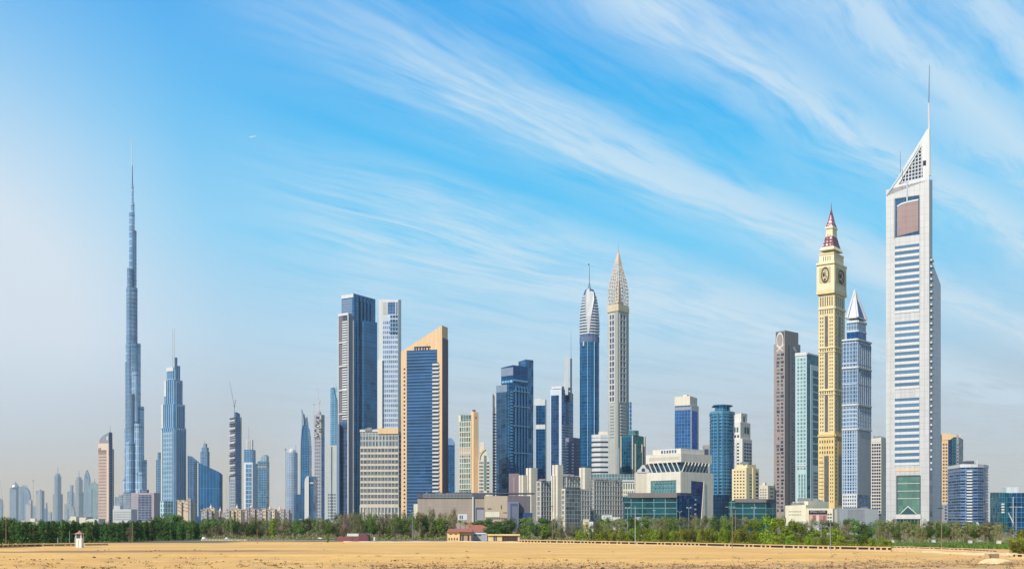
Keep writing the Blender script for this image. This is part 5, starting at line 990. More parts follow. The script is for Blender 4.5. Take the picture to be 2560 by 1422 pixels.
# dark scraped streak at the left
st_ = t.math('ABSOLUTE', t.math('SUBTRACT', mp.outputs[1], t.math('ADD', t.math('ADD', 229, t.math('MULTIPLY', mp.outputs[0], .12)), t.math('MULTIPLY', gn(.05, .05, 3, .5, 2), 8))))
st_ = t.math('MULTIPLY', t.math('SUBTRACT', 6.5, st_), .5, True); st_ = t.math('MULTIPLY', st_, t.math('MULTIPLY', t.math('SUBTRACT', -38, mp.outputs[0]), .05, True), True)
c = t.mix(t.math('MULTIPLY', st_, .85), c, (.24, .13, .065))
c = t.mix(t.math('MULTIPLY', t.ramp(gn(.05, .16, 7, .62, 55, .6), [(.50, 0), (.62, 1)]), .15), c, (.86, .60, .30))
c = t.mix(t.math('MULTIPLY', t.ramp(gn(.5, .9, 6, .7, 77), [(.50, 0), (.66, 1)]), .28), c, (.38, .23, .10))
for y0, sl, wv in ((158, .05, 9), (186, -.09, 14), (214, .03, 10), (262, -.04, 18), (300, .02, 12)):      # tyre tracks
    line = t.math('SUBTRACT', mp.outputs[1], t.math('ADD', t.math('ADD', y0, t.math('MULTIPLY', mp.outputs[0], sl)), t.math('MULTIPLY', gn(.012, .004, 2, .5, y0), wv)))
    for off in (-.9, .9):
        k_ = t.math('SUBTRACT', 1, t.math('MULTIPLY', t.math('ABSOLUTE', t.math('ADD', line, off)), 2.2), True); c = t.mix(t.math('MULTIPLY', k_, .5), c, (.36, .21, .09))
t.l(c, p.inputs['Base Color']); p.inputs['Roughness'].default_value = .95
bp = t.n('ShaderNodeBump'); bp.inputs['Strength'].default_value = .6; bp.inputs['Distance'].default_value = .25; t.l(gn(1.2, 1.2, 7, .65, 5), bp.inputs['Height']); t.l(bp.outputs[0], p.inputs['Normal'])
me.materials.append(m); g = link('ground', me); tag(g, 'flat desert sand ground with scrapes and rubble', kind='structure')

# ================================================================== TREES
def leafmat(key, a, b_, trans=.12):
    m, t, p = newmat(key); g_ = t.n('ShaderNodeNewGeometry'); oi = t.n('ShaderNodeObjectInfo'); tx = t.n('ShaderNodeTexCoord')
    n_ = t.n('ShaderNodeTexNoise'); t.l(tx.outputs['Object'], n_.inputs['Vector']); n_.inputs['Scale'].default_value = .8; n_.inputs['Detail'].default_value = 2
    f_ = t.math('ADD', t.math('MULTIPLY', g_.outputs['Random Per Island'], .45), t.math('MULTIPLY', n_.outputs[0], .7), True)
    c_ = t.mix(f_, a, b_); hs_ = t.n('ShaderNodeHueSaturation'); t.l(c_, hs_.inputs['Color'])
    t.l(t.math('ADD', .475, t.math('MULTIPLY', oi.outputs['Random'], .05)), hs_.inputs['Hue']); t.l(t.math('ADD', .44, t.math('MULTIPLY', t.math('FRACT', t.math('MULTIPLY', oi.outputs['Random'], 7.3)), .75)), hs_.inputs['Value'])
    t.l(hs_.outputs[0], p.inputs['Base Color']); p.inputs['Roughness'].default_value = .75; p.inputs['Specular IOR Level'].default_value = .2
    tr = t.n('ShaderNodeBsdfTranslucent'); t.l(hs_.outputs[0], tr.inputs[0]); mx = t.n('ShaderNodeMixShader'); mx.inputs[0].default_value = trans
    t.l(p.outputs[0], mx.inputs[1]); t.l(tr.outputs[0], mx.inputs[2]); out = [n for n in t.t.nodes if n.type == 'OUTPUT_MATERIAL'][0]; t.l(mx.outputs[0], out.inputs[0]); return m
LM = dict(dark=leafmat('leaf_dark_green', (.016, .048, .010), (.10, .19, .03)), bright=leafmat('leaf_bright_green', (.06, .12, .006), (.27, .36, .02)),
          mid=leafmat('leaf_mid_green', (.035, .085, .012), (.17, .25, .04)), olive=leafmat('leaf_olive', (.10, .105, .035), (.33, .32, .12)), brown=leafmat('leaf_dry_brown', (.13, .095, .055), (.31, .24, .14)), yellow=leafmat('leaf_yellow_green', (.09, .105, .01), (.30, .30, .03)))
bark = stone('bark', (128, 108, 84), .95, .2, 2)
def leaves(clumps, n, size, rs, elong=1):
    tot = sum(c_[3]*c_[4]*c_[5] for c_ in clumps)**1; V_ = []
    wts = np.array([(c_[3]*c_[4]*c_[5])**(2/3) for c_ in clumps]); cnt = np.maximum(8, (wts/wts.sum()*n).astype(int))
    for (cx_, cy_, cz_, rx, ry, rz), k in zip(clumps, cnt):
        d = rs.normal(size=(k, 3)); d /= np.linalg.norm(d, axis=1)[:, None]; r = rs.uniform(.45, 1.08, k)**.6
        ctr = d*r[:, None]*np.array([rx, ry, rz])+np.array([cx_, cy_, cz_]); ctr[:, 2] = np.maximum(ctr[:, 2], .15)
        nr = d+rs.normal(size=(k, 3))*.34+np.array([0, 0, .30]); nr /= np.linalg.norm(nr, axis=1)[:, None]
        a = np.cross(nr, rs.normal(size=(k, 3))); a /= np.linalg.norm(a, axis=1)[:, None]; b_ = np.cross(nr, a)
        sz = (size*rs.uniform(.55, 1.3, k))[:, None]; a = a*sz*elong; b_ = b_*sz*.7
        V_.append(np.stack([ctr-a-b_*.3, ctr+b_, ctr+a-b_*.2, ctr-b_], 1))
    return np.concatenate(V_)
def quads_mesh(name, Q, mat):
    me = bpy.data.meshes.new(name); n = len(Q); me.vertices.add(n*4); me.vertices.foreach_set('co', Q.reshape(-1)); me.loops.add(n*4); me.loops.foreach_set('vertex_index', np.arange(n*4)); me.polygons.add(n); me.polygons.foreach_set('loop_start', np.arange(n)*4); me.polygons.foreach_set('loop_total', np.full(n, 4)); me.update(); me.validate(); me.materials.append(mat); return me
def trunk_mesh(h, r, limbs, rs, lean=.3):
    mb = MB(); p0 = Vector((0, 0, -.2)); top = Vector((rs.uniform(-lean, lean), rs.uniform(-lean, lean), h)); mid_ = top*.5+Vector((rs.uniform(-lean, lean)*.5, 0, 0))
    mb.tube(p0, mid_, r, r*.75).tube(mid_, top, r*.75, r*.45)
    for (x, y, z) in limbs: s0 = mid_.lerp(top, rs.uniform(.0, .9)); mb.tube(s0, (x, y, z), r*.4, r*.12, 5)
    return mb.mesh('trunk', bark)
KIND = {}
def variants(kind, count, Hn, Wn, fn, mat):
    L_ = []
    for i in range(count):
        rs = np.random.RandomState(hash_(kind)+i*17); cl_, n, size, th, tr = fn(rs); Q = leaves(cl_, n, size, rs)
        L_.append((trunk_mesh(th, tr, [c_[:3] for c_ in cl_[::2]][:6], rs), quads_mesh('crown', Q, LM[mat])))
    KIND[kind] = (L_, Hn, Wn)
def hash_(k): return sum(ord(ch)*(i+3) for i, ch in enumerate(k)) % 9973
def f_col(rs):
    cl_ = []
    for i in range(15):
        z = .9+i*.54; r = 1.35*(1-((z-3.4)/6.3)**2)**.5 if abs(z-3.4) < 6.2 else .3; a = rs.uniform(0, 6.28); o = rs.uniform(.1, .45)*r
        cl_.append((math.cos(a)*o, math.sin(a)*o, z, r*rs.uniform(.6, .85), r*rs.uniform(.6, .85), rs.uniform(.55, .85)))
    return cl_, 1700, .19, 3, .14
def f_round(rs):
    cl_ = [(0, 0, 4.6, 2.6, 2.6, 2.2)]
    for i in range(13):
        a = i*2.4; z = rs.uniform(2.6, 7.0); o = 2.7*(1-((z-4.4)/3.8)**2)**.5; cl_.append((math.cos(a)*o*.8, math.sin(a)*o*.8, z, rs.uniform(.9, 1.5), rs.uniform(.9, 1.5), rs.uniform(.7, 1.2)))
    return cl_, 2300, .20, 4, .25
def f_olive(rs):
    cl_ = []
    for i in range(19):
        a = rs.uniform(0, 6.28); z = rs.uniform(1.6, 8.2); o = 3.1*(1-((z-4.6)/4.6)**2)**.5*rs.uniform(.2, 1); cl_.append((math.cos(a)*o, math.sin(a)*o, z, rs.uniform(.6, 1.2), rs.uniform(.6, 1.2), rs.uniform(.8, 1.6)))
    return cl_, 2100, .16, 5, .22
def f_thin(rs):
    cl_ = []
    for i in range(13):
        a = rs.uniform(0, 6.28); z = rs.uniform(4.1, 8.3); o = 2.3*(1-((z-6)/2.9)**2 if abs(z-6) < 2.8 else .1)**.5*rs.uniform(.2, 1); cl_.append((math.cos(a)*o, math.sin(a)*o, z, rs.uniform(.5, 1.1), rs.uniform(.5, 1.1), rs.uniform(.5, .95)))
    return cl_, 1400, .17, 5.5, .16
def f_shrub(rs):
    cl_ = []
    for i in range(22):
        a = rs.uniform(0, 6.28); z = rs.uniform(.5, 4.6); o = 3.2*max(.1, 1-(z/5.6)**2)**.5*rs.uniform(.2, 1); cl_.append((math.cos(a)*o, math.sin(a)*o, z, rs.uniform(.7, 1.35), rs.uniform(.7, 1.35), rs.uniform(.6, 1.2)))
    return cl_, 2400, .17, 1.5, .12
def f_hedge(rs):
    cl_ = [(rs.uniform(-1.4, 1.4), rs.uniform(-1, 1), rs.uniform(.4, 3.4), rs.uniform(.5, .9), rs.uniform(.5, .9), rs.uniform(.5, .9)) for i in range(20)]
    return cl_, 1500, .13, 1, .08
variants('col', 5, 9, 2.9, f_col, 'dark'); variants('colmid', 3, 9, 2.9, f_col, 'bright'); variants('round', 3, 7.8, 6.6, f_round, 'dark'); variants('roundmid', 3, 7.8, 6.6, f_round, 'mid')
variants('olive', 5, 8.9, 7, f_olive, 'olive'); variants('brown', 3, 8.9, 7, f_olive, 'brown'); variants('thin', 5, 8.7, 5, f_thin, 'olive'); variants('shrub', 4, 5.3, 7, f_shrub, 'bright'); variants('hedge', 4, 4.2, 4, f_hedge, 'yellow')
def palm_variant(i):
    rs = np.random.RandomState(900+i); mb = MB().tube((0, 0, -.2), (rs.uniform(-.3, .3), 0, 7), .22, .16); Q = []
    for k in range(26):
        a = k*2.4; el = rs.uniform(-.5, 1.1); L_ = rs.uniform(1.7, 2.4); p0 = np.array([0, 0, 7.]); d = np.array([math.cos(a)*math.cos(el), math.sin(a)*math.cos(el), math.sin(el)]); sd = np.array([-math.sin(a), math.cos(a), 0])*.22
        for j in range(5):
            q0 = p0+d*L_*j/5-np.array([0, 0, .9*(j/5)**2]); q1 = p0+d*L_*(j+1)/5-np.array([0, 0, .9*((j+1)/5)**2]); w0, w1 = 1-j/6, 1-(j+1)/6
            Q.append([q0-sd*w0+[0, 0, -.12], q0, q1, q1-sd*w1+[0, 0, -.12]]); Q.append([q0, q0+sd*w0+[0, 0, -.12], q1+sd*w1+[0, 0, -.12], q1])
    return mb.mesh('trunk', bark), quads_mesh('crown', np.array(Q), LM['mid'])
KIND['palm'] = ([palm_variant(i) for i in range(2)], 8.6, 4.6)
DESC = dict(col=('cypress_tree', 'dark green columnar tree', 'tree'), colmid=('columnar_tree', 'bright green narrow tree', 'tree'), round=('shade_tree', 'dense dark green round tree', 'tree'), roundmid=('shade_tree', 'mid green round tree', 'tree'), olive=('acacia_tree', 'feathery olive tree', 'tree'), brown=('acacia_tree', 'dry brownish feathery tree', 'tree'), thin=('slender_tree', 'bare stemmed olive tree', 'tree'), shrub=('shrub', 'bright green bushy shrub', 'shrub'), hedge=('shrub', 'yellow green leafy shrub', 'shrub'), palm=('palm_tree', 'date palm', 'palm'))
LAND = [(0, 'left edge hazy towers'), (62, 'quarter round hazy tower'), (102, 'shouldered hazy tower'), (145, 'masted hazy tower'), (190, 'guard kiosk'), (232, 'greenish round tower'), (264, 'beige louvred slab'), (300, 'low white banded offices'), (337, 'tallest needle tower'), (372, 'mauve framed block'), (420, 'twin mast tower'), (460, 'tall sandstone hotel'), (494, 'pale windowed tower'), (525, 'slanted roof block'), (562, 'turreted sandstone building'), (588, 'ragged unfinished tower'), (621, 'white framed tower'), (656, 'arched top tower'), (690, 'open sky gap'), (730, 'rounded grey tower'), (762, 'blue sail tower'), (798, 'concrete tower'), (830, 'pale stone tower'), (865, 'ribbed dark tower'), (905, 'red hut'), (950, 'gridded office slab'), (985, 'slim white tower'), (1030, 'slanted tan tower'), (1075, 'blue glazed tan tower'), (1120, 'mall left end'), (1160, 'orange roofed villa'), (1205, 'white tent'), (1255, 'peach pavilion'), (1300, 'blue annex'), (1345, 'twin pylons'), (1395, 'middle pylon'), (1440, 'glass hotel grid'), (1490, 'right hotel wing'), (1530, 'right hotel grid'), (1575, 'teal pavilion left end'), (1620, 'teal pavilion middle'), (1665, 'gateway hall window'), (1705, 'gateway corner'), (1745, 'gateway tall opening'), (1790, 'teal curved tower'), (1835, 'white stepped tower'), (1880, 'yellow apartment block'), (1930, 'small cream block'), (1970, 'brown lattice tower'), (2010, 'pale teal tower'), (2050, 'billboard'), (2080, 'clock tower'), (2120, 'pyramid topped tower'), (2160, 'grey podium'), (2200, 'navy and cream block'), (2240, 'striped tower left leg'), (2285, 'striped tower entrance'), (2335, 'striped tower right side'), (2380, 'orange apartment tower'), (2435, 'royal blue block'), (2490, 'beige sky gap'), (2535, 'far right glass block')]
ORD = 'first second third fourth fifth sixth seventh eighth ninth tenth eleventh twelfth thirteenth fourteenth fifteenth sixteenth'.split()
PLANTS = []
def tree(kind, px, yb, yt, w_=None, seed=None):
    L_, Hn, Wn = KIND[kind]; d = dist_of(yb); h = (yb-yt)/F*d; R = random.Random(int(px*13+yb*7) if seed is None else seed)
    tm, cm = L_[R.randrange(len(L_))]; sz = h/Hn; sx = (w_/F*d)/Wn if w_ else sz*R.uniform(.85, 1.15)
    name, desc, cat = DESC[kind]; r = link(name, None, None, (wx(px, d), d, 0)); r.rotation_euler = (0, 0, R.uniform(0, 6.28)); r.scale = (sx, sx, sz)
    link('trunk', tm, r); link('crown', cm, r); PLANTS.append((r, kind, px, desc, cat, d))
R = random.Random(11)
def belt(x0, x1, step, kinds, yb, yt, jb=1.5, jt=4, w_=None, f=None):
    x = x0
    while x < x1:
        u = (x-x0)/max(x1-x0, 1); k_ = R.choice(kinds); b0 = yb[0]+(yb[1]-yb[0])*u+R.uniform(-jb, jb); t0_ = yt[0]+(yt[1]-yt[0])*u+R.uniform(-jt*1.5, jt*1.3)
        tree(k_, x+R.uniform(-.25, .25)*step, b0, t0_, w_*R.uniform(.8, 1.25) if w_ else None); x += step*R.uniform(.8, 1.2)
# left dark belt
belt(-4, 505, 10.5, ['col'], (1359, 1348), (1306, 1305), 1, 4, 20); belt(2, 500, 12, ['col', 'col', 'roundmid'], (1350, 1342), (1302, 1303), 1, 4, 24)
for x, yt, w_ in ((8, 1287, 34), (28, 1291, 30), (40, 1302, 24), (100, 1300, 26), (130, 1300, 28), (165, 1302, 26), (185, 1303, 24), (392, 1285, 40), (428, 1281, 56), (445, 1290, 40), (408, 1292, 34)): tree('roundmid' if x != 28 else 'round', x, 1340, yt, w_)
tree('brown', 325, 1355, 1317, 26); belt(300, 500, 22, ['roundmid', 'col'], (1343, 1340), (1301, 1300), 1, 3, 28)
# middle olive belt
belt(512, 845, 14, ['olive', 'olive', 'brown', 'roundmid', 'roundmid'], (1346, 1346), (1299, 1299), 2, 7, 32); belt(505, 845, 20, ['olive', 'brown', 'roundmid'], (1341, 1341), (1297, 1300), 1, 4, 38)
for k_, x, yt, w_ in (('round', 582, 1293, 34), ('brown', 545, 1306, 50), ('olive', 632, 1288, 46), ('olive', 652, 1297, 36), ('colmid', 683, 1296, 22), ('olive', 715, 1302, 40), ('round', 724, 1318, 18), ('roundmid', 822, 1300, 28)): tree(k_, x, 1347, yt, w_)
tree('colmid', 820, 1356, 1330, 8)
belt(850, 1140, 13, ['olive', 'olive', 'brown', 'roundmid', 'roundmid'], (1346, 1347), (1291, 1292), 2, 8, 34); belt(848, 1135, 19, ['olive', 'brown'], (1340, 1340), (1283, 1283), 1, 5, 40)
for k_, x, yt, w_ in (('brown', 862, 1282, 30), ('olive', 900, 1281, 40), ('round', 930, 1300, 22), ('roundmid', 948, 1303, 34), ('colmid', 972, 1310, 20), ('roundmid', 1008, 1305, 36), ('olive', 1080, 1270, 36), ('brown', 1132, 1271, 34), ('olive', 1050, 1280, 46), ('round', 1088, 1297, 26), ('colmid', 1055, 1322, 14), ('colmid', 1076, 1322, 14), ('roundmid', 1103, 1318, 30)): tree(k_, x, 1348, yt, w_)
# around the villa
for k_, x, yb_, yt, w_ in (('round', 1236, 1350.5, 1313, 66), ('round', 1272, 1350, 1294, 48), ('round', 1256, 1350.2, 1304, 60), ('roundmid', 1210, 1335, 1293, 60), ('roundmid', 1235, 1334, 1298, 56), ('roundmid', 1318, 1338, 1289, 46), ('roundmid', 1356, 1340, 1291, 40), ('brown', 1292, 1345, 1318, 26), ('roundmid', 1185, 1331, 1303, 30), ('palm', 1164, 1334, 1299, 20), ('palm', 1150, 1333, 1296, 22)): tree(k_, x, yb_, yt, w_)
belt(1302, 1378, 12, ['colmid', 'roundmid'], (1351, 1351), (1314, 1312), 1, 4, 20); belt(1368, 1425, 14, ['brown', 'olive', 'brown'], (1351, 1351), (1300, 1306), 1, 6, 30); tree('brown', 1393, 1347, 1287, 36)
belt(1430, 1530, 15, ['olive', 'roundmid', 'olive'], (1350, 1352), (1306, 1306), 1, 4, 32); belt(1440, 1500, 9, ['colmid'], (1354, 1354), (1322, 1320), .5, 5, 11)
# right-of-centre: olive crowns, palms and low hedge in front
belt(1500, 1850, 15, ['olive', 'olive', 'roundmid'], (1347, 1347), (1295, 1292), 2, 5, 32); belt(1505, 1850, 19, ['olive', 'thin', 'palm'], (1341, 1341), (1294, 1289), 1, 4, 32)
for x, yt in ((1508, 1303), (1524, 1297), (1552, 1296), (1568, 1300), (1588, 1298), (1662, 1294), (1700, 1297), (1740, 1288), (1768, 1292), (1790, 1296), (1810, 1280)): tree('palm', x, 1338, yt, 22)
belt(1490, 1860, 9.5, ['hedge', 'hedge', 'hedge', 'shrub'], (1356, 1362), (1324, 1322), .8, 5, 19); belt(1495, 1850, 13, ['hedge', 'shrub'], (1353, 1356), (1322, 1320), .8, 4, 24)
# big bright bushes and beyond
for x, yb_, yt, w_ in ((1856, 1362, 1318, 36), (1874, 1362, 1298, 50), (1900, 1362, 1293, 60), (1924, 1363, 1286, 70), (1952, 1364, 1289, 70), (1986, 1364, 1298, 64), (2010, 1364, 1312, 50), (2040, 1365, 1322, 50), (2066, 1366, 1318, 50), (2090, 1366, 1316, 48), (2116, 1366, 1334, 40), (2140, 1367, 1330, 44), (2164, 1367, 1336, 36), (2186, 1369, 1342, 36), (2205, 1370, 1344, 34), (2222, 1370, 1348, 26), (1888, 1366, 1332, 30), (1935, 1367, 1334, 34), (1975, 1367, 1334, 34), (2022, 1368, 1338, 30), (2060, 1369, 1340, 30), (2100, 1369, 1340, 30)): tree('shrub', x, yb_, yt, w_)
belt(1985, 2200, 16, ['olive', 'roundmid', 'olive'], (1346, 1348), (1303, 1296), 2, 5, 34); tree('roundmid', 2165, 1357, 1322, 38); tree('brown', 2118, 1352, 1302, 34); belt(1835, 1900, 14, ['olive', 'thin'], (1345, 1345), (1290, 1300), 1, 5, 30)
belt(2200, 2500, 11, ['thin', 'thin', 'olive', 'roundmid'], (1358, 1361), (1308, 1310), 2, 6, 26); belt(2196, 2500, 15, ['thin', 'olive'], (1350, 1352), (1302, 1308), 1.5, 5, 30)
for x, yt in ((2218, 1300), (2262, 1294), (2282, 1296), (2310, 1300)): tree('palm', x, 1346, yt, 20)
tree('thin', 2460, 1356, 1306, 36); tree('thin', 2500, 1358, 1305, 34); tree('thin', 2526, 1356, 1312, 26); tree('olive', 2372, 1357, 1303, 34)
tree('hedge', 2541, 1382, 1334, 44); tree('hedge', 2554, 1381, 1316, 52); tree('hedge', 2572, 1381, 1312, 60); tree('hedge', 2536, 1384, 1352, 34); tree('hedge', 2562, 1385, 1346, 46); tree('hedge', 2550, 1384, 1340, 44)
def under(name, label, rows, mat, n, hmax, seed, sz=.2):
    rs = np.random.RandomState(seed); out = []
    for (x0, x1, y0, y1) in rows:
        k = int(n*(x1-x0)/1000); px = rs.uniform(x0, x1, k); yb = y0+(y1-y0)*(px-x0)/(x1-x0)-rs.uniform(0, 9, k); d = F*H/(yb-HY); X_ = (px-CX)/F*d
        lump = .45+.55*np.abs(np.sin(X_*.9+rs.uniform(0, 6))*np.cos(X_*.37+d*.21)); z = rs.uniform(-.1, 1, k)*hmax*lump
        ctr = np.stack([X_, d, z], 1); nr = rs.normal(size=(k, 3))+[0, -.6, .4]; nr /= np.linalg.norm(nr, axis=1)[:, None]; a = np.cross(nr, rs.normal(size=(k, 3))); a /= np.linalg.norm(a, axis=1)[:, None]; b_ = np.cross(nr, a); q = (sz*rs.uniform(.5, 1.4, k))[:, None]
        out.append(np.stack([ctr-a*q, ctr+b_*q, ctr+a*q, ctr-b_*q], 1))
    o = link(name, quads_mesh(name, np.concatenate(out), LM[mat])); tag(o, label, 'undergrowth', kind='stuff')
under('undergrowth', 'dark tangled undergrowth at the foot of the left tree belt', [(-10, 505, 1360, 1349)], 'dark', 26000, 2.6, 1)
under('undergrowth', 'dry olive undergrowth at the foot of the middle trees', [(505, 1116, 1349.5, 1350), (1300, 1500, 1353, 1356)], 'olive', 20000, 1.8, 2)
under('undergrowth', 'yellow green undergrowth along the barrier at right', [(1490, 2228, 1357.5, 1371.5)], 'yellow', 24000, 1.7, 3)
under('undergrowth', 'olive undergrowth below the bare stemmed trees', [(2228, 2545, 1354, 1356)], 'olive', 14000, 1.2, 4)
# unique wording for every plant: kind + landmark + order
from collections import defaultdict
grp = defaultdict(list)
for rec in PLANTS:
    lm = min(LAND, key=lambda q: abs(q[0]-rec[2]))[1]; grp[(rec[3], lm)].append(rec)
for (desc, lm), L_ in grp.items():
    L_.sort(key=lambda q: q[2])
    for i, (r, kind, px, de, cat, d) in enumerate(L_):
        tag(r, desc+(' below the ' if lm != 'guard kiosk' else ' around the ')+lm+('' if len(L_) == 1 else ', %s from left' % ORD[i]), cat, 'trees and shrubs along the edge of the sand')

# ================================================================== GRASS, BARRIERS, HUTS, LAMPS
def strip_pts(pts):
    out = []
    for (x0, y0), (x1, y1) in zip(pts, pts[1:]):
        for i in range(12): u = i/12; out.append((x0+(x1-x0)*u, y0+(y1-y0)*u))
    return out+[pts[-1]]
rs = np.random.RandomState(5); Q = []
for i in range(5200):
    px = rs.uniform(2222, 2535); yb_ = rs.uniform(1360.5, 1368+max(0, (px-2400)*.03)); d = dist_of(yb_); x = wx(px, d); a = rs.uniform(0, 3.14); h = rs.uniform(.4, .9); w_ = .22
    c_, s_ = math.cos(a)*w_, math.sin(a)*w_; Q.append([(x-c_, d-s_, -.1), (x+c_, d+s_, -.1), (x+c_*.3+rs.uniform(-.2, .2), d+s_*.3, h), (x-c_*.3, d-s_*.3, h*.9)])
g_ = link('grass', quads_mesh('grass', np.array(Q), LM['mid'])); tag(g_, 'strip of green ground cover below the bare stemmed trees', 'grass', kind='stuff')
def barrier(label, pts, hp, mat, gap=True, sp=1.5, cat='barrier'):
    P_ = [Vector((wx(x, dist_of(y)), dist_of(y), 0)) for x, y in pts]; o = P_[0]; r = link('road_barrier', None, None, o); tag(r, label, cat)
    cap, back, pos = MB(), MB(), []
    for A_, B_ in zip(P_, P_[1:]):
        d_ = (B_-A_); Ln = d_.length; e = d_.normalized(); n = Vector((e.y, -e.x, 0)); a = A_-o
        cap.obox((a.x, a.y), e, n, 0, Ln, hp*.76, hp, -.22, .22); back.obox((a.x, a.y), e, n, 0, Ln, -.3, hp*.74, -.14, -.04); cap.obox((a.x, a.y), e, n, 0, Ln, -.3, .2, -.2, .25)
        k_ = int(Ln/sp)
        for j in range(k_): pos.append((a+e*(sp*(j+.5)), e, n))
    link('top_rail', cap.mesh('top_rail', mat), r); link('gap_shade_backing', back.mesh('gap_shade_backing', stone('gap_shade_brown', (52, 44, 32), .95, .4, .8)), r)  # dark brown backing stands in for shade and plants behind the gaps
    RR = random.Random(3); pos = [q for q in pos if RR.random() < .8]; ms = {}
    for q, e, n in pos[:100]:
        key = (round(e.x, 3)); 
        if key not in ms: ms[key] = MB().obox((0, 0), e, n, -.22, .22, -.2, hp*.77, -.16, .12).mesh('post', mat)
        link('post', ms[key], r, q)
bm_ = stone('barrier_concrete', (206, 176, 132), .9, .12, .5)
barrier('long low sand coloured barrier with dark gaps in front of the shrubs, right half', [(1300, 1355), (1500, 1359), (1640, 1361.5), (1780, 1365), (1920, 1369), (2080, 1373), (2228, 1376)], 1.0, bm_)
barrier('low barrier with dark gaps left of the guard kiosk', [(-10, 1368), (100, 1365), (192, 1364)], .75, bm_)
barrier('faint low barrier right of the guard kiosk', [(212, 1362), (270, 1361)], .4, bm_)
barrier('low pale barrier running below the middle trees', [(505, 1350), (620, 1351), (740, 1350), (838, 1349)], .6, stone('barrier_pale', (206, 186, 156), .9, .1, .5))
barrier('layered low kerb wall below the bare stemmed trees at right', [(2226, 1369), (2320, 1372), (2420, 1376), (2490, 1380)], .55, stone('barrier_warm', (220, 188, 150), .9, .1, .5)); barrier('short slatted barrier at the far right edge', [(2533, 1393), (2580, 1394)], .8, bm_, sp=1.2)
# bank of pale earth in front of the right-hand trees
for lab, pts, h in (('pale earth bank below the right hand trees', [(2226, 1373), (2300, 1378), (2400, 1383), (2480, 1385), (2540, 1385)], .35), ('thin pale earth bank in front of the villa and hut', [(860, 1354), (1000, 1354), (1150, 1353), (1320, 1355)], .3)):
    mb = MB(); pp = strip_pts(pts); V_ = []; Rr = random.Random(2)
    for x, y in pp:
        d = dist_of(y); X_ = wx(x, d); hh = h*Rr.uniform(.6, 1.25); V_.append([(X_, d-2.2, -.25), (X_, d-.7, hh), (X_, d+1.2, hh*.8), (X_, d+3.5, -.25)])
    for q in V_: mb.v += q
    for i in range(len(V_)-1):
        for j in range(3): mb.f.append((i*4+j, (i+1)*4+j, (i+1)*4+j+1, i*4+j+1))
    o = link('earth_bank', mb.mesh('earth_bank', stone('bank_sand', (226, 192, 148), .95, .12, .4))); tag(o, lab, 'earth bank', kind='structure')

def lamp(label, px, yt, yb_, kind='single', colr='brown', d=None):
    d = d or dist_of(yb_); h = wz(yt, d); r = link('street_lamp', None, None, (wx(px, d), d, 0)); tag(r, label, 'street lamp', 'lamp posts along the sand edge')
    mt = {'brown': stone('lamp_brown', (150, 116, 86), .7), 'white': stone('lamp_white', (176, 178, 174), .5), 'grey': stone('lamp_grey', (140, 146, 150), .5)}[colr]
    link('pole', MB().tube((0, 0, -.2), (0, 0, h), .12, .07, 8).mesh('pole', mt), r)
    hd = stone('lamp_head', (60, 60, 64), .5) if colr == 'brown' else stone('lamp_white', None)
    if kind == 'single': link('lamp_head', MB().box(-.9, .35, -.2, .2, h-.1, h+.15).mesh('lamp_head', hd), r)
    if kind == 'twin':
        link('cross_arm', MB().box(-.6, .6, -.06, .06, h-.4, h-.28).mesh('cross_arm', mt), r)
        for s_ in (-1, 1): link('lamp_head', MB().box(s_*.75-.3, s_*.75+.3, -.25, .2, h-.45, h+.1).mesh('lamp_head', hd), r)
    if kind == 'vee':
        for s_ in (-1, 1): link('arm', MB().tube((0, 0, h-.9), (s_*.8, 0, h), .07).mesh('arm', mt), r); link('lamp_head', MB().box(s_*.85-.25, s_*.85+.25, -.2, .2, h-.1, h+.12).mesh('lamp_head', hd), r)
    if kind == 'tee':
        link('cross_arm', MB().box(-2.1, 2.1, -.08, .08, h-.1, h+.08).mesh('cross_arm', mt), r)
        for s_ in (-1, 1): link('lamp_head', MB().box(s_*1.8-.5, s_*1.8+.5, -.2, .2, h-.12, h-.24).mesh('lamp_head', hd), r)
    return r
lamp('tall brown lamp post in front of the middle hotel pylon', 1381, 1265, 1353); lamp('pale lamp post behind the red hut', 884.5, 1275, 1335, 'single', 'grey'); lamp('pale lamp post among olive trees below the tan tower', 1031, 1276, 1350, 'vee', 'grey')
lamp('pale lamp post below the sail tower', 753, 1297, 1347, 'single', 'grey'); lamp('brown post in the left belt below the mauve framed block', 331, 1292, 1356, 'none', 'brown'); lamp('brown post at the far left edge of the tree belt', 15, 1296, 1367, 'none', 'brown')
lamp('thin white post left of the guard kiosk', 174, 1326, 1361, 'none', 'grey'); lamp('short pale leaning post left of the guard kiosk', 144.5, 1343, 1363, 'none', 'white'); lamp('thin white post below the teal pavilion', 1588, 1264, 1365, 'none', 'white')
lamp('twin headed lamp at the left end of the teal pavilion', 1569, 1267, 0, 'twin', 'white', 430); lamp('single stubby lamp in front of the teal pavilion', 1637, 1275, 0, 'single', 'grey', 440); lamp('small vee armed lamp in front of the navy glass wall', 1699, 1277, 0, 'vee', 'grey', 450); lamp('twin headed lamp in front of the gateway corner', 1722, 1267, 1327 and 0, 'twin', 'white', 420)
lamp('thin brown post below the teal curved tower', 1830.5, 1274, 1369, 'none', 'brown'); lamp('paler post just right of the thin brown one', 1838.5, 1274, 0, 'none', 'grey', 360); lamp('wide armed lamp at the left end of the right teal pavilion', 1826, 1266, 0, 'tee', 'grey', 430); lamp('twin headed lamp in front of the right teal pavilion', 1884, 1267, 0, 'twin', 'grey', 430)
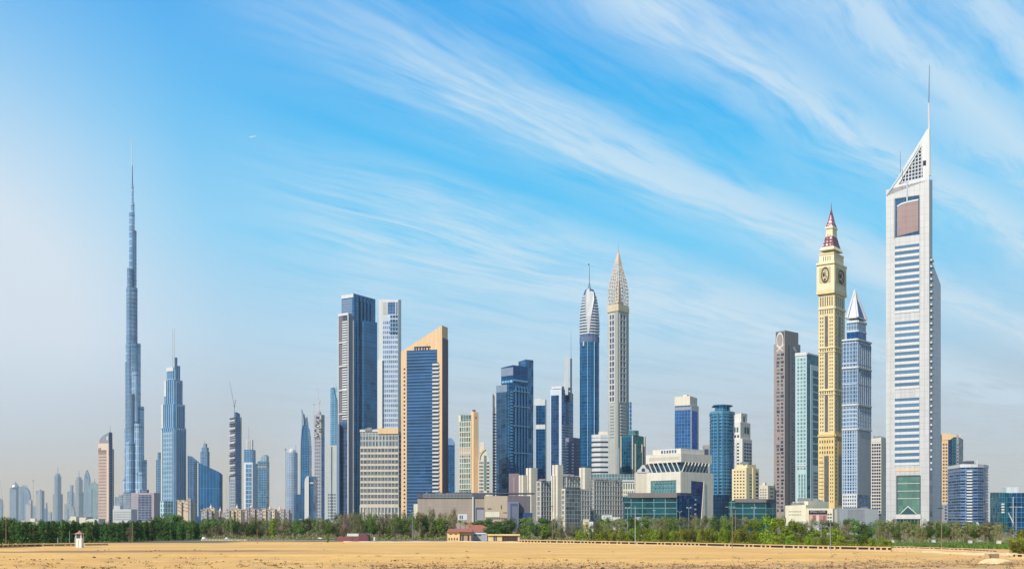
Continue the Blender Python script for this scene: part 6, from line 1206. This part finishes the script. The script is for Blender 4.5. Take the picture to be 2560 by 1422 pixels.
lamp('thin post below the billboard, left of a pair', 2053, 1308, 1366, 'none', 'grey'); lamp('thin post below the clock tower, right of a pair', 2076, 1306, 1374, 'none', 'grey'); lamp('tall brown lamp post beside the right wing of the striped tower', 2354, 1270, 1370); lamp('brown post at the entrance of the striped tower', 2303, 1286, 1357, 'none', 'brown'); lamp('white tee shaped lamp in front of the far right glass block', 2540, 1266, 0, 'tee', 'white', 330)
lamp('slim pale street lamp below the arched top tower', 643, 1321, 1357, 'none', 'brown')

# guard kiosk
d = dist_of(1367); r = link('guard_kiosk', None, None, (wx(199.5, d), d, 0)); tag(r, 'white guard kiosk on legs of plaster with pinkish tiled roof', 'kiosk'); kp = F/d
plaster = stone('kiosk_plaster', (236, 228, 216), .8, .06, 1)
link('base', MB().box(-.85, .75, -.8, .8, -.2, 2.5).mesh('base', plaster), r); link('door', MB().box(-.08, .02, -.84, -.79, 0, 2.3).mesh('door', grey), r)
for sx in (-.75, .65):
    for sy in (-.7, .7): link('post', MB().box(sx-.1, sx+.1, sy-.1, sy+.1, 2.5, 3.75).mesh('post', plaster), r)
link('dark_glazing', MB().box(-.6, .5, -.6, .6, 2.5, 3.7).mesh('dark_glazing', darkglass), r); tile = stone('pink_tile', (178, 128, 112), .8, .15, 2)
q = MB(); q.v = [(-1.25, -1.2, 3.75), (1.15, -1.2, 3.75), (1.15, 1.2, 3.75), (-1.25, 1.2, 3.75), (-.35, -.3, 4.3), (.25, -.3, 4.3), (.25, .3, 4.3), (-.35, .3, 4.3)]; q.f = [(0, 1, 5, 4), (1, 2, 6, 5), (2, 3, 7, 6), (3, 0, 4, 7), (4, 5, 6, 7), (3, 2, 1, 0)]
link('roof', q.mesh('roof', tile), r); link('roof_cap', MB().lathe(-.05, 0, [(.34, 4.3), (.3, 4.5), (.05, 4.75)], 8).mesh('roof_cap', tile), r)
for s_ in (-1, 1): link('rail', MB().tube((s_*.95, -.9, 0), (s_*.95, -.9, 2.9), .06).mesh('rail', plaster), r)
# villa
b = Bld('villa', 'peach walled villa with orange tiled roofs beside a round tree', 'house', 1150, dist_of(1352.5)); pk = stone('peach_wall', (236, 202, 144), .85, .06, .5); rt = stone('orange_tile', (178, 108, 84), .85, .12, 1.5, joint=(.5, .4, .05))
t_ = b.block('wall', 1118.5, 1149, None, 1327.5, pk, 2, dep=6); t2 = b.block('wall_shade', 1149, 1178, None, 1327.5, stone('peach_shaded', (190, 160, 130)), 2, dd=.6, dep=6)  # wall_shade: same peach wall with shade put into a duller tone
t_.L.rep('window', 1121, 1146, 1333, 1336, 2, 1, .45, .8, darkglass, .04); t_.L.rep('window', 1119.5, 1146, 1343, 1350, 4, 1, .5, .9, pane('terracotta_window', (130, 78, 54), .4), .04); t2.L.rep('doorway', 1150, 1178, 1337, 1352, 2, 1, .32, 1, darkglass, .05)
def gable(name, x0, x1, y0, y1, d0, d1, inset, mat):
    q = MB(); X0, X1 = b.X(x0), b.X(x1); z0, z1 = b.Z(y0), b.Z(y1); m_ = (d0+d1)/2
    q.v = [(X0, d0, z0), (X1, d0, z0), (X1, d1, z0), (X0, d1, z0), (X0+inset, m_, z1), (X1-inset, m_, z1)]; q.f = [(0, 1, 5, 4), (1, 2, 5), (2, 3, 4, 5), (3, 0, 4), (3, 2, 1, 0)]; return b.part(name, q, mat)
gable('front_roof', 1116.5, 1183, 1328.5, 1321, -.8, 6.8, .6, rt); gable('back_roof', 1140, 1240, 1330, 1311.5, 20, 32, 6, rt); gable('upper_roof', 1150, 1180, 1315, 1307, 26, 30, 2.5, rt); b.part('back_wall', MB().box(b.X(1142), b.X(1238), 21, 31, 0, b.Z(1330)), pk); b.done()
b = Bld('canvas_tent', 'white and grey canvas tent between the villa and the peach pavilion', 'tent', 1196, dist_of(1352)); t_ = b.block('canvas', 1175, 1218, None, 1334, stone('tent_grey', (170, 170, 172), .8), 2, dep=5); t_.L.poly('white_flap', [(1174, 1352.5), (1176, 1332), (1179, 1330), (1184, 1331), (1183, 1352.5)], white, .3)
q = MB(); X0, X1 = b.X(1176), b.X(1219); q.v = [(X0, -.2, b.Z(1334)), (X1, -.2, b.Z(1334.5)), (X1, 5, b.Z(1334.5)), (X0, 5, b.Z(1334)), (X0+.8, 2.5, b.Z(1330)), (X1-1, 2.5, b.Z(1331))]; q.f = [(0, 1, 5, 4), (1, 2, 5), (2, 3, 4, 5), (3, 0, 4), (3, 2, 1, 0)]; b.part('tent_roof', q, white); t_.L.rep('window', 1184, 1204, 1336, 1339, 2, 1, .8, .8, dkgrey, .05); t_.L.panel('dark_vent', 1186, 1196, 1349, 1352, dkgrey, .05); b.done()
b = Bld('pavilion', 'low peach pavilion with shaded open front right of the tent', 'house', 1260, dist_of(1352)); t_ = b.block('wall', 1220, 1299, None, 1336.5, pk, 0, dep=5); t_.L.panel('roof_slab', 1219, 1300, 1334, 1338, pk, .6); t_.L.rep('doorway', 1233, 1243, 1339, 1351, 2, 1, .8, 1, darkglass, .05); t_.L.panel('shaded_front', 1255, 1294, 1340, 1351.5, stone('porch_shade_brown', (72, 56, 46)), .05); t_.L.rep('porch_post', 1255, 1294, 1338, 1352, 9, 1, .12, 1, stone('porch_post', (150, 124, 96)), .3); b.done()  # shaded_front: porch shade put into a dark brown panel
b = Bld('red_hut', 'low red walled hut with white box on its roof and pink fence', 'hut', 885, dist_of(1352)); rd = stone('red_wall', (140, 78, 78), .85, .12, .6); t_ = b.block('wall', 844, 897, 897.2, 1340.5, rd, 1, dep=5); t_.L.panel('white_box', 868, 896.5, 1333, 1339.5, white, .2, -3); t_.L.panel('door', 878.5, 882.5, 1340, 1352, dkgrey, .05)
f = Face(b, (b.X(897), 0), (b.X(922), 0)); f.poly('maroon_shed', [(897, 1353), (897, 1333), (908, 1332), (917, 1336), (921, 1342), (922, 1353)], stone('maroon', (108, 62, 74), .7), .1, -5); f2 = Face(b, (b.X(840), -1.2), (b.X(925), -1.2)); f2.panel('pink_fence', 841, 924, 1351.5, 1356, stone('pink_fence', (214, 150, 134)), .05); b.done()
# small pale things along the edge
def heap(label, px, yb_, w_, h_, mat, name='tarp_heap', cat='tarp heap', n=9):
    d = dist_of(yb_); mb = MB().lathe(0, 0, [(w_/2, -.2), (w_/2*.95, h_*.35), (w_/2*.6, h_*.85), (w_*.12, h_)], n, .4, 1, .7); RR = random.Random(int(px))
    mb.v = [(x*RR.uniform(.75, 1.15), y*RR.uniform(.8, 1.1), z*RR.uniform(.85, 1.1)) for x, y, z in mb.v]; o = link(name, mb.mesh(name, mat)); o.location = (wx(px, d), d, 0); tag(o, label, cat)
heap('white tarp heap below the slanted roof block', 510, 1349, 2.4, 1.2, white); heap('white tarp heap below the turreted sandstone building', 566, 1349, 1.8, 1.1, white); heap('pale rubble heap in front of the trees below the concrete tower', 800, 1348, 3.2, .9, cream, 'rubble_heap', 'rubble')
for px, y0, y1, w_, lab in ((716, 1338, 1345, 4, 'small white cabinet below the open sky gap'), (924, 1342, 1351, 3, 'left white jar shaped post beside the red hut'), (936, 1341, 1350, 4, 'right white jar shaped post beside the red hut'), (111.5, 1357, 1363, 2.4, 'short white marker post left of the guard kiosk'), (2334, 1348, 1355, 7, 'small white sign board below the striped tower wing'), (2425, 1350, 1362, 8, 'white electrical cabinet below the royal blue block'), (2497, 1350, 1364, 9, 'cream electrical cabinet right of the royal blue block'), (2230, 1349, 1356, 14, 'low cream wall block under bare stemmed trees')):
    d = dist_of(y1); h_ = (y1-y0)/F*d; w__ = w_/F*d; r = link('utility_cabinet', None, None, (wx(px, d), d, 0)); tag(r, lab, 'cabinet'); link('body', MB().box(-w__/2, w__/2, -.4, .4, -.3, h_*.93).mesh('body', white if 'cream' not in lab else cream), r); link('lid', MB().box(-w__/2-.06, w__/2+.06, -.46, .46, h_*.93, h_).mesh('lid', pale), r)
for a, c, y0, y1, d, lab in ((1505, 1530, 1287, 1330, 480, 'small stepped white house between the hotel grid and the palms'), (1588, 1604, 1293, 1325, 470, 'small white house roof below the teal pavilion'), (1458, 1472, 1298, 1325, 470, 'small pale yellow house above the olive trees'), (2032, 2082, 1304, 1325, 560, 'long low white canopy building below the billboard'), (2120, 2134, 1305, 1325, 560, 'tiny white box house below the grey podium'), (1998, 2012, 1303, 1325, 560, 'tiny cream house left of the billboard')):
    b = Bld('small_house', lab, 'house', (a+c)/2, d); t_ = b.block('wall', a, c, None, y0, white if 'yellow' not in lab else yl, 4, dep=6); t_.L.panel('parapet', a-.3, c+.3, y0-1, y0+.6, white, .15); t_.L.rep('window', a+2, c-2, y0+4, y0+8, 3, 1, .4, .6, darkglass, .05); b.block('low_wing', c, c+(c-a)*.8, None, y0+5, white, 4, dep=5) if c-a < 40 else None; b.done()
# parked car by the tent
d = dist_of(1351.5); r = link('parked_car', None, None, (wx(1214, d), d-.5, 0)); tag(r, 'dark parked car in front of the tent', 'car'); q = MB()
prof_ = [(-1.9, .3), (1.9, .3), (1.95, .75), (1.1, .85), (.6, 1.3), (-.9, 1.32), (-1.4, .9), (-1.92, .82)]; n = len(prof_); q.v = [(x, -.8, z) for x, z in prof_]+[(x, .8, z) for x, z in prof_]; q.f = [tuple(range(n)), tuple(range(2*n-1, n-1, -1))]+[((i+1) % n, i, n+i, n+(i+1) % n) for i in range(n)]
link('body', q.mesh('body', stone('car_paint', (44, 42, 48), .3)), r)
for x in (-1.15, 1.15):
    for y in (-.82, .82): link('wheel', MB().tube((x, y-.1, .32), (x, y+.1, .32), .32, n=12).mesh('wheel', stone('tyre', (24, 24, 26))), r)
link('window', MB().box(-.85, .55, -.815, -.79, .9, 1.22).mesh('window', pane('light_blue_pane', None)), r)
# concrete stub and sand mound at the right, thin boom
d = dist_of(1401); heap('pale sand mound under the broken concrete block at right', 2488, 1405, 5.6, .75, stone('mound_sand', (232, 198, 148), .95, .06), 'sand_mound', 'sand mound', 12)
r = link('concrete_block', None, None, (wx(2489, d), d+1.5, 0)); tag(r, 'broken concrete block with stub posts on the sand mound at right', 'concrete block'); link('post', MB().box(-1.15, -.75, -.3, .3, 0, 1.35).mesh('post', bm_), r); link('slab', MB().box(-.2, 1.25, -.35, .35, 0, 1.25).mesh('slab', stone('rough_concrete', (150, 124, 90), .95, .3, 2)), r); link('beam', MB().box(-.75, -.2, -.15, .15, .95, 1.2).mesh('beam', stone('rough_concrete', None)), r)
b = Bld('boom_lift', 'thin white leaning boom in front of the far right glass block', 'crane', 2534, 380); b.part('mast', MB().tube((0, 0, 0), (b.X(2533), 0, b.Z(1306)), .35, .3), stone('lamp_grey', None)); b.part('boom', MB().tube((b.X(2533), 0, b.Z(1306)), (b.X(2521), 0, b.Z(1281)), .28, .15), white); b.part('hook_line', MB().tube((b.X(2521), 0, b.Z(1281)), (b.X(2521), 0, b.Z(1290)), .05), dkgrey)
d = dist_of(1356); b = Bld('white_frame', 'white steel goal like frame with post below the royal blue block', 'frame', 2444, d)
b.part('post', MB().box(-.15, .15, -.15, .15, 0, b.Z(1304)), white); b.part('crossbar', MB().box(0, b.X(2456), -.1, .1, b.Z(1352), b.Z(1350)), white); b.part('flag', MB().prism([(-.5, 0), (.5, 0), (.5, .1), (-.5, .1)], b.Z(1313), [b.Z(1304), b.Z(1308), b.Z(1308), b.Z(1304)]), white)

# ================================================================== STONES AND DEBRIS
rk = stone('dark_clod', (92, 66, 46), .95, .3, 3); rv = []
for i in range(4):
    RR = random.Random(i+40); mb = MB().lathe(0, 0, [(.42, -.12), (.5, .08), (.38, .3), (.14, .46)], 8, RR.random(), 1.25, .9); mb.v = [(x*RR.uniform(.65, 1.2), y*RR.uniform(.7, 1.2), z*RR.uniform(.7, 1.25)) for x, y, z in mb.v]; rv.append(mb.mesh('clod', rk))
cl = [(10, 1391, 4), (25, 1395, 5), (34, 1395, 5), (42, 1394, 5), (65, 1396, 9), (52, 1390, 5), (78, 1398, 6), (85, 1399, 7), (100, 1394, 7), (115, 1395, 6), (60, 1409, 6), (123, 1409, 5), (155, 1395, 8), (235, 1391, 9), (292, 1390, 6), (298, 1392, 8), (322, 1391, 7), (336, 1393, 3), (208, 1420, 9), (260, 1419, 8), (304, 1417, 5), (380, 1420, 7), (440, 1415, 5), (492, 1411, 6), (505, 1404, 4), (367, 1381, 4), (377, 1381, 5), (388, 1380, 5), (398, 1378, 6), (463, 1377, 5), (487, 1373, 5), (452, 1391, 6), (464, 1391, 5), (500, 1378, 4), (515, 1391, 4), (516, 1404, 5), (589, 1379, 5), (590, 1387, 3), (568, 1386, 3), (601, 1402, 9), (653, 1400, 9), (582, 1404, 6), (702, 1409, 8), (605, 1412, 7), (798, 1406, 8), (810, 1378, 4), (826, 1403, 4), (850, 1404, 6), (901, 1403, 6), (987, 1401, 7), (1006, 1400, 5), (1006, 1407, 4), (957, 1415, 4), (1083, 1405, 6), (1170, 1394, 5), (1154, 1403, 3), (1132, 1415, 7), (1322, 1392, 6), (1288, 1395, 4), (1360, 1392, 4), (1373, 1375, 5), (1400, 1407, 8), (1244, 1409, 6), (1508, 1407, 7), (1506, 1418, 12), (1470, 1400, 6), (1484, 1402, 4), (1532, 1376, 4), (1519, 1402, 5), (1560, 1418, 9), (1764, 1399, 5), (2082, 1389, 4), (2113, 1419, 9), (2266, 1382, 4), (155, 1377, 6), (75, 1377, 5), (108, 1377, 4), (131, 1377, 4), (215, 1375, 4), (225, 1375, 5), (245, 1374, 5), (262, 1373, 4), (272, 1372, 4)]
cg = defaultdict(list)
for x, y, s_ in cl: cg[min(LAND, key=lambda q: abs(q[0]-x))[1]].append((x, y, s_))
for lm, L_ in cg.items():
    L_.sort()
    for i, (x, y, s_) in enumerate(L_):
        d = dist_of(y+1); o = link('dirt_clod', rv[(x+y) % 4]); o.location = (wx(x, d), d, gz(wx(x, d), d)); k_ = s_/F*d; o.scale = (k_, k_*.9, k_*.75); o.rotation_euler = (0, 0, x)
        tag(o, 'dark dirt clod on the sand below the %s%s' % (lm, '' if len(L_) == 1 else ', %s from left' % ORD[i]), 'dirt clod', 'dirt clods scattered on the sand')
rs = np.random.RandomState(8); mb = MB()
def bit(px, y, s_):
    d = dist_of(y); x = wx(px, d); z = gz(x, d); a = rs.uniform(0, 6.28); i = len(mb.v)
    for k_ in range(4): an = a+k_*1.57; mb.v.append((x+math.cos(an)*s_*rs.uniform(.5, 1.4), d+math.sin(an)*s_*rs.uniform(.5, 1.2), z-.04))
    mb.v.append((x, d, z+s_*rs.uniform(.5, 1.1))); mb.f += [(i, i+1, i+4), (i+1, i+2, i+4), (i+2, i+3, i+4), (i+3, i, i+4)]
for i in range(6000):
    px = rs.uniform(930, 2560)**1; y = 1423-abs(rs.normal())*9-(max(0, px-1700)*.012); bit(px, y, rs.uniform(.06, .12)+rs.uniform(0, 1)**6*.3)
for i in range(320): bit(rs.uniform(0, 2560), 1372+rs.uniform(0, 1)**.6*50, rs.uniform(.05, .13))
for x0, x1, y0, n in ((170, 270, 1378, 60), (65, 135, 1410, 50), (250, 400, 1402, 90), (430, 520, 1393, 50), (590, 960, 1411, 150), (1300, 1520, 1357, 80), (700, 860, 1357, 50)):
    for i in range(n): bit(rs.uniform(x0, x1), y0+rs.normal()*1.6, rs.uniform(.06, .2))
o = link('gravel', mb.mesh('gravel', stone('gravel_brown', (140, 106, 72), .95, .4, 2))); tag(o, 'scattered gravel and dry soil crumbs on the sand', 'gravel', kind='stuff')
rs = np.random.RandomState(31); Qs = []
for i in range(330):
    px = rs.uniform(0, 2560); y = 1372+rs.uniform(0, 1)**.5*50 if rs.uniform() < .45 else 1424-abs(rs.normal())*10
    if y < 1395 and px < 900 and rs.uniform() < .4: continue
    d = dist_of(y); X_ = wx(px, d); z0 = gz(X_, d); k = rs.randint(6, 26); R_ = rs.uniform(.12, .5)
    ctr = np.stack([X_+rs.normal(size=k)*R_, d+rs.normal(size=k)*R_, z0+np.abs(rs.normal(size=k))*R_*.45], 1); a = rs.normal(size=(k, 3)); a /= np.linalg.norm(a, axis=1)[:, None]; b_ = np.cross(a, rs.normal(size=(k, 3))); b_ /= np.linalg.norm(b_, axis=1)[:, None]
    Qs.append(np.stack([ctr-a*.12, ctr+b_*.05, ctr+a*.12, ctr-b_*.05], 1))
o = link('dry_scrub', quads_mesh('dry_scrub', np.concatenate(Qs), leafmat('scrub_dry', (.07, .05, .025), (.22, .16, .08)))); tag(o, 'dry brown scrub tufts scattered over the sand', 'scrub', kind='stuff')
# contrail high in the sky
d = 9000; m, t, p = newmat('vapour'); p.inputs['Base Color'].default_value = (.95, .97, 1, 1); p.inputs['Alpha'].default_value = .28; p.inputs['Roughness'].default_value = 1
o = link('contrail', MB().tube((wx(623, d), d, wz(344, d)), (wx(632, d), d, wz(341.6, d)), 4, 5).tube((wx(632, d), d, wz(341.6, d)), (wx(641, d), d, wz(340.6, d)), 5, 3).mesh('contrail', m)); tag(o, 'tiny white vapour streak alone in the blue sky', 'contrail')
# ================================================================== HAZE
m = bpy.data.materials.new('haze_air'); m.use_nodes = True; T = NT(m.node_tree); ho = T.n('ShaderNodeOutputMaterial'); v = T.n('ShaderNodeVolumePrincipled')
v.inputs['Color'].default_value = (.78, .87, .92, 1); v.inputs['Density'].default_value = 5.8e-5; v.inputs['Anisotropy'].default_value = .15; T.l(v.outputs[0], ho.inputs['Volume'])
o = link('haze', MB().box(-8010, 8010, -2510, 9010, -1.2, 885).mesh('haze', m)); tag(o, 'thin pale haze over the city', 'haze', kind='stuff')
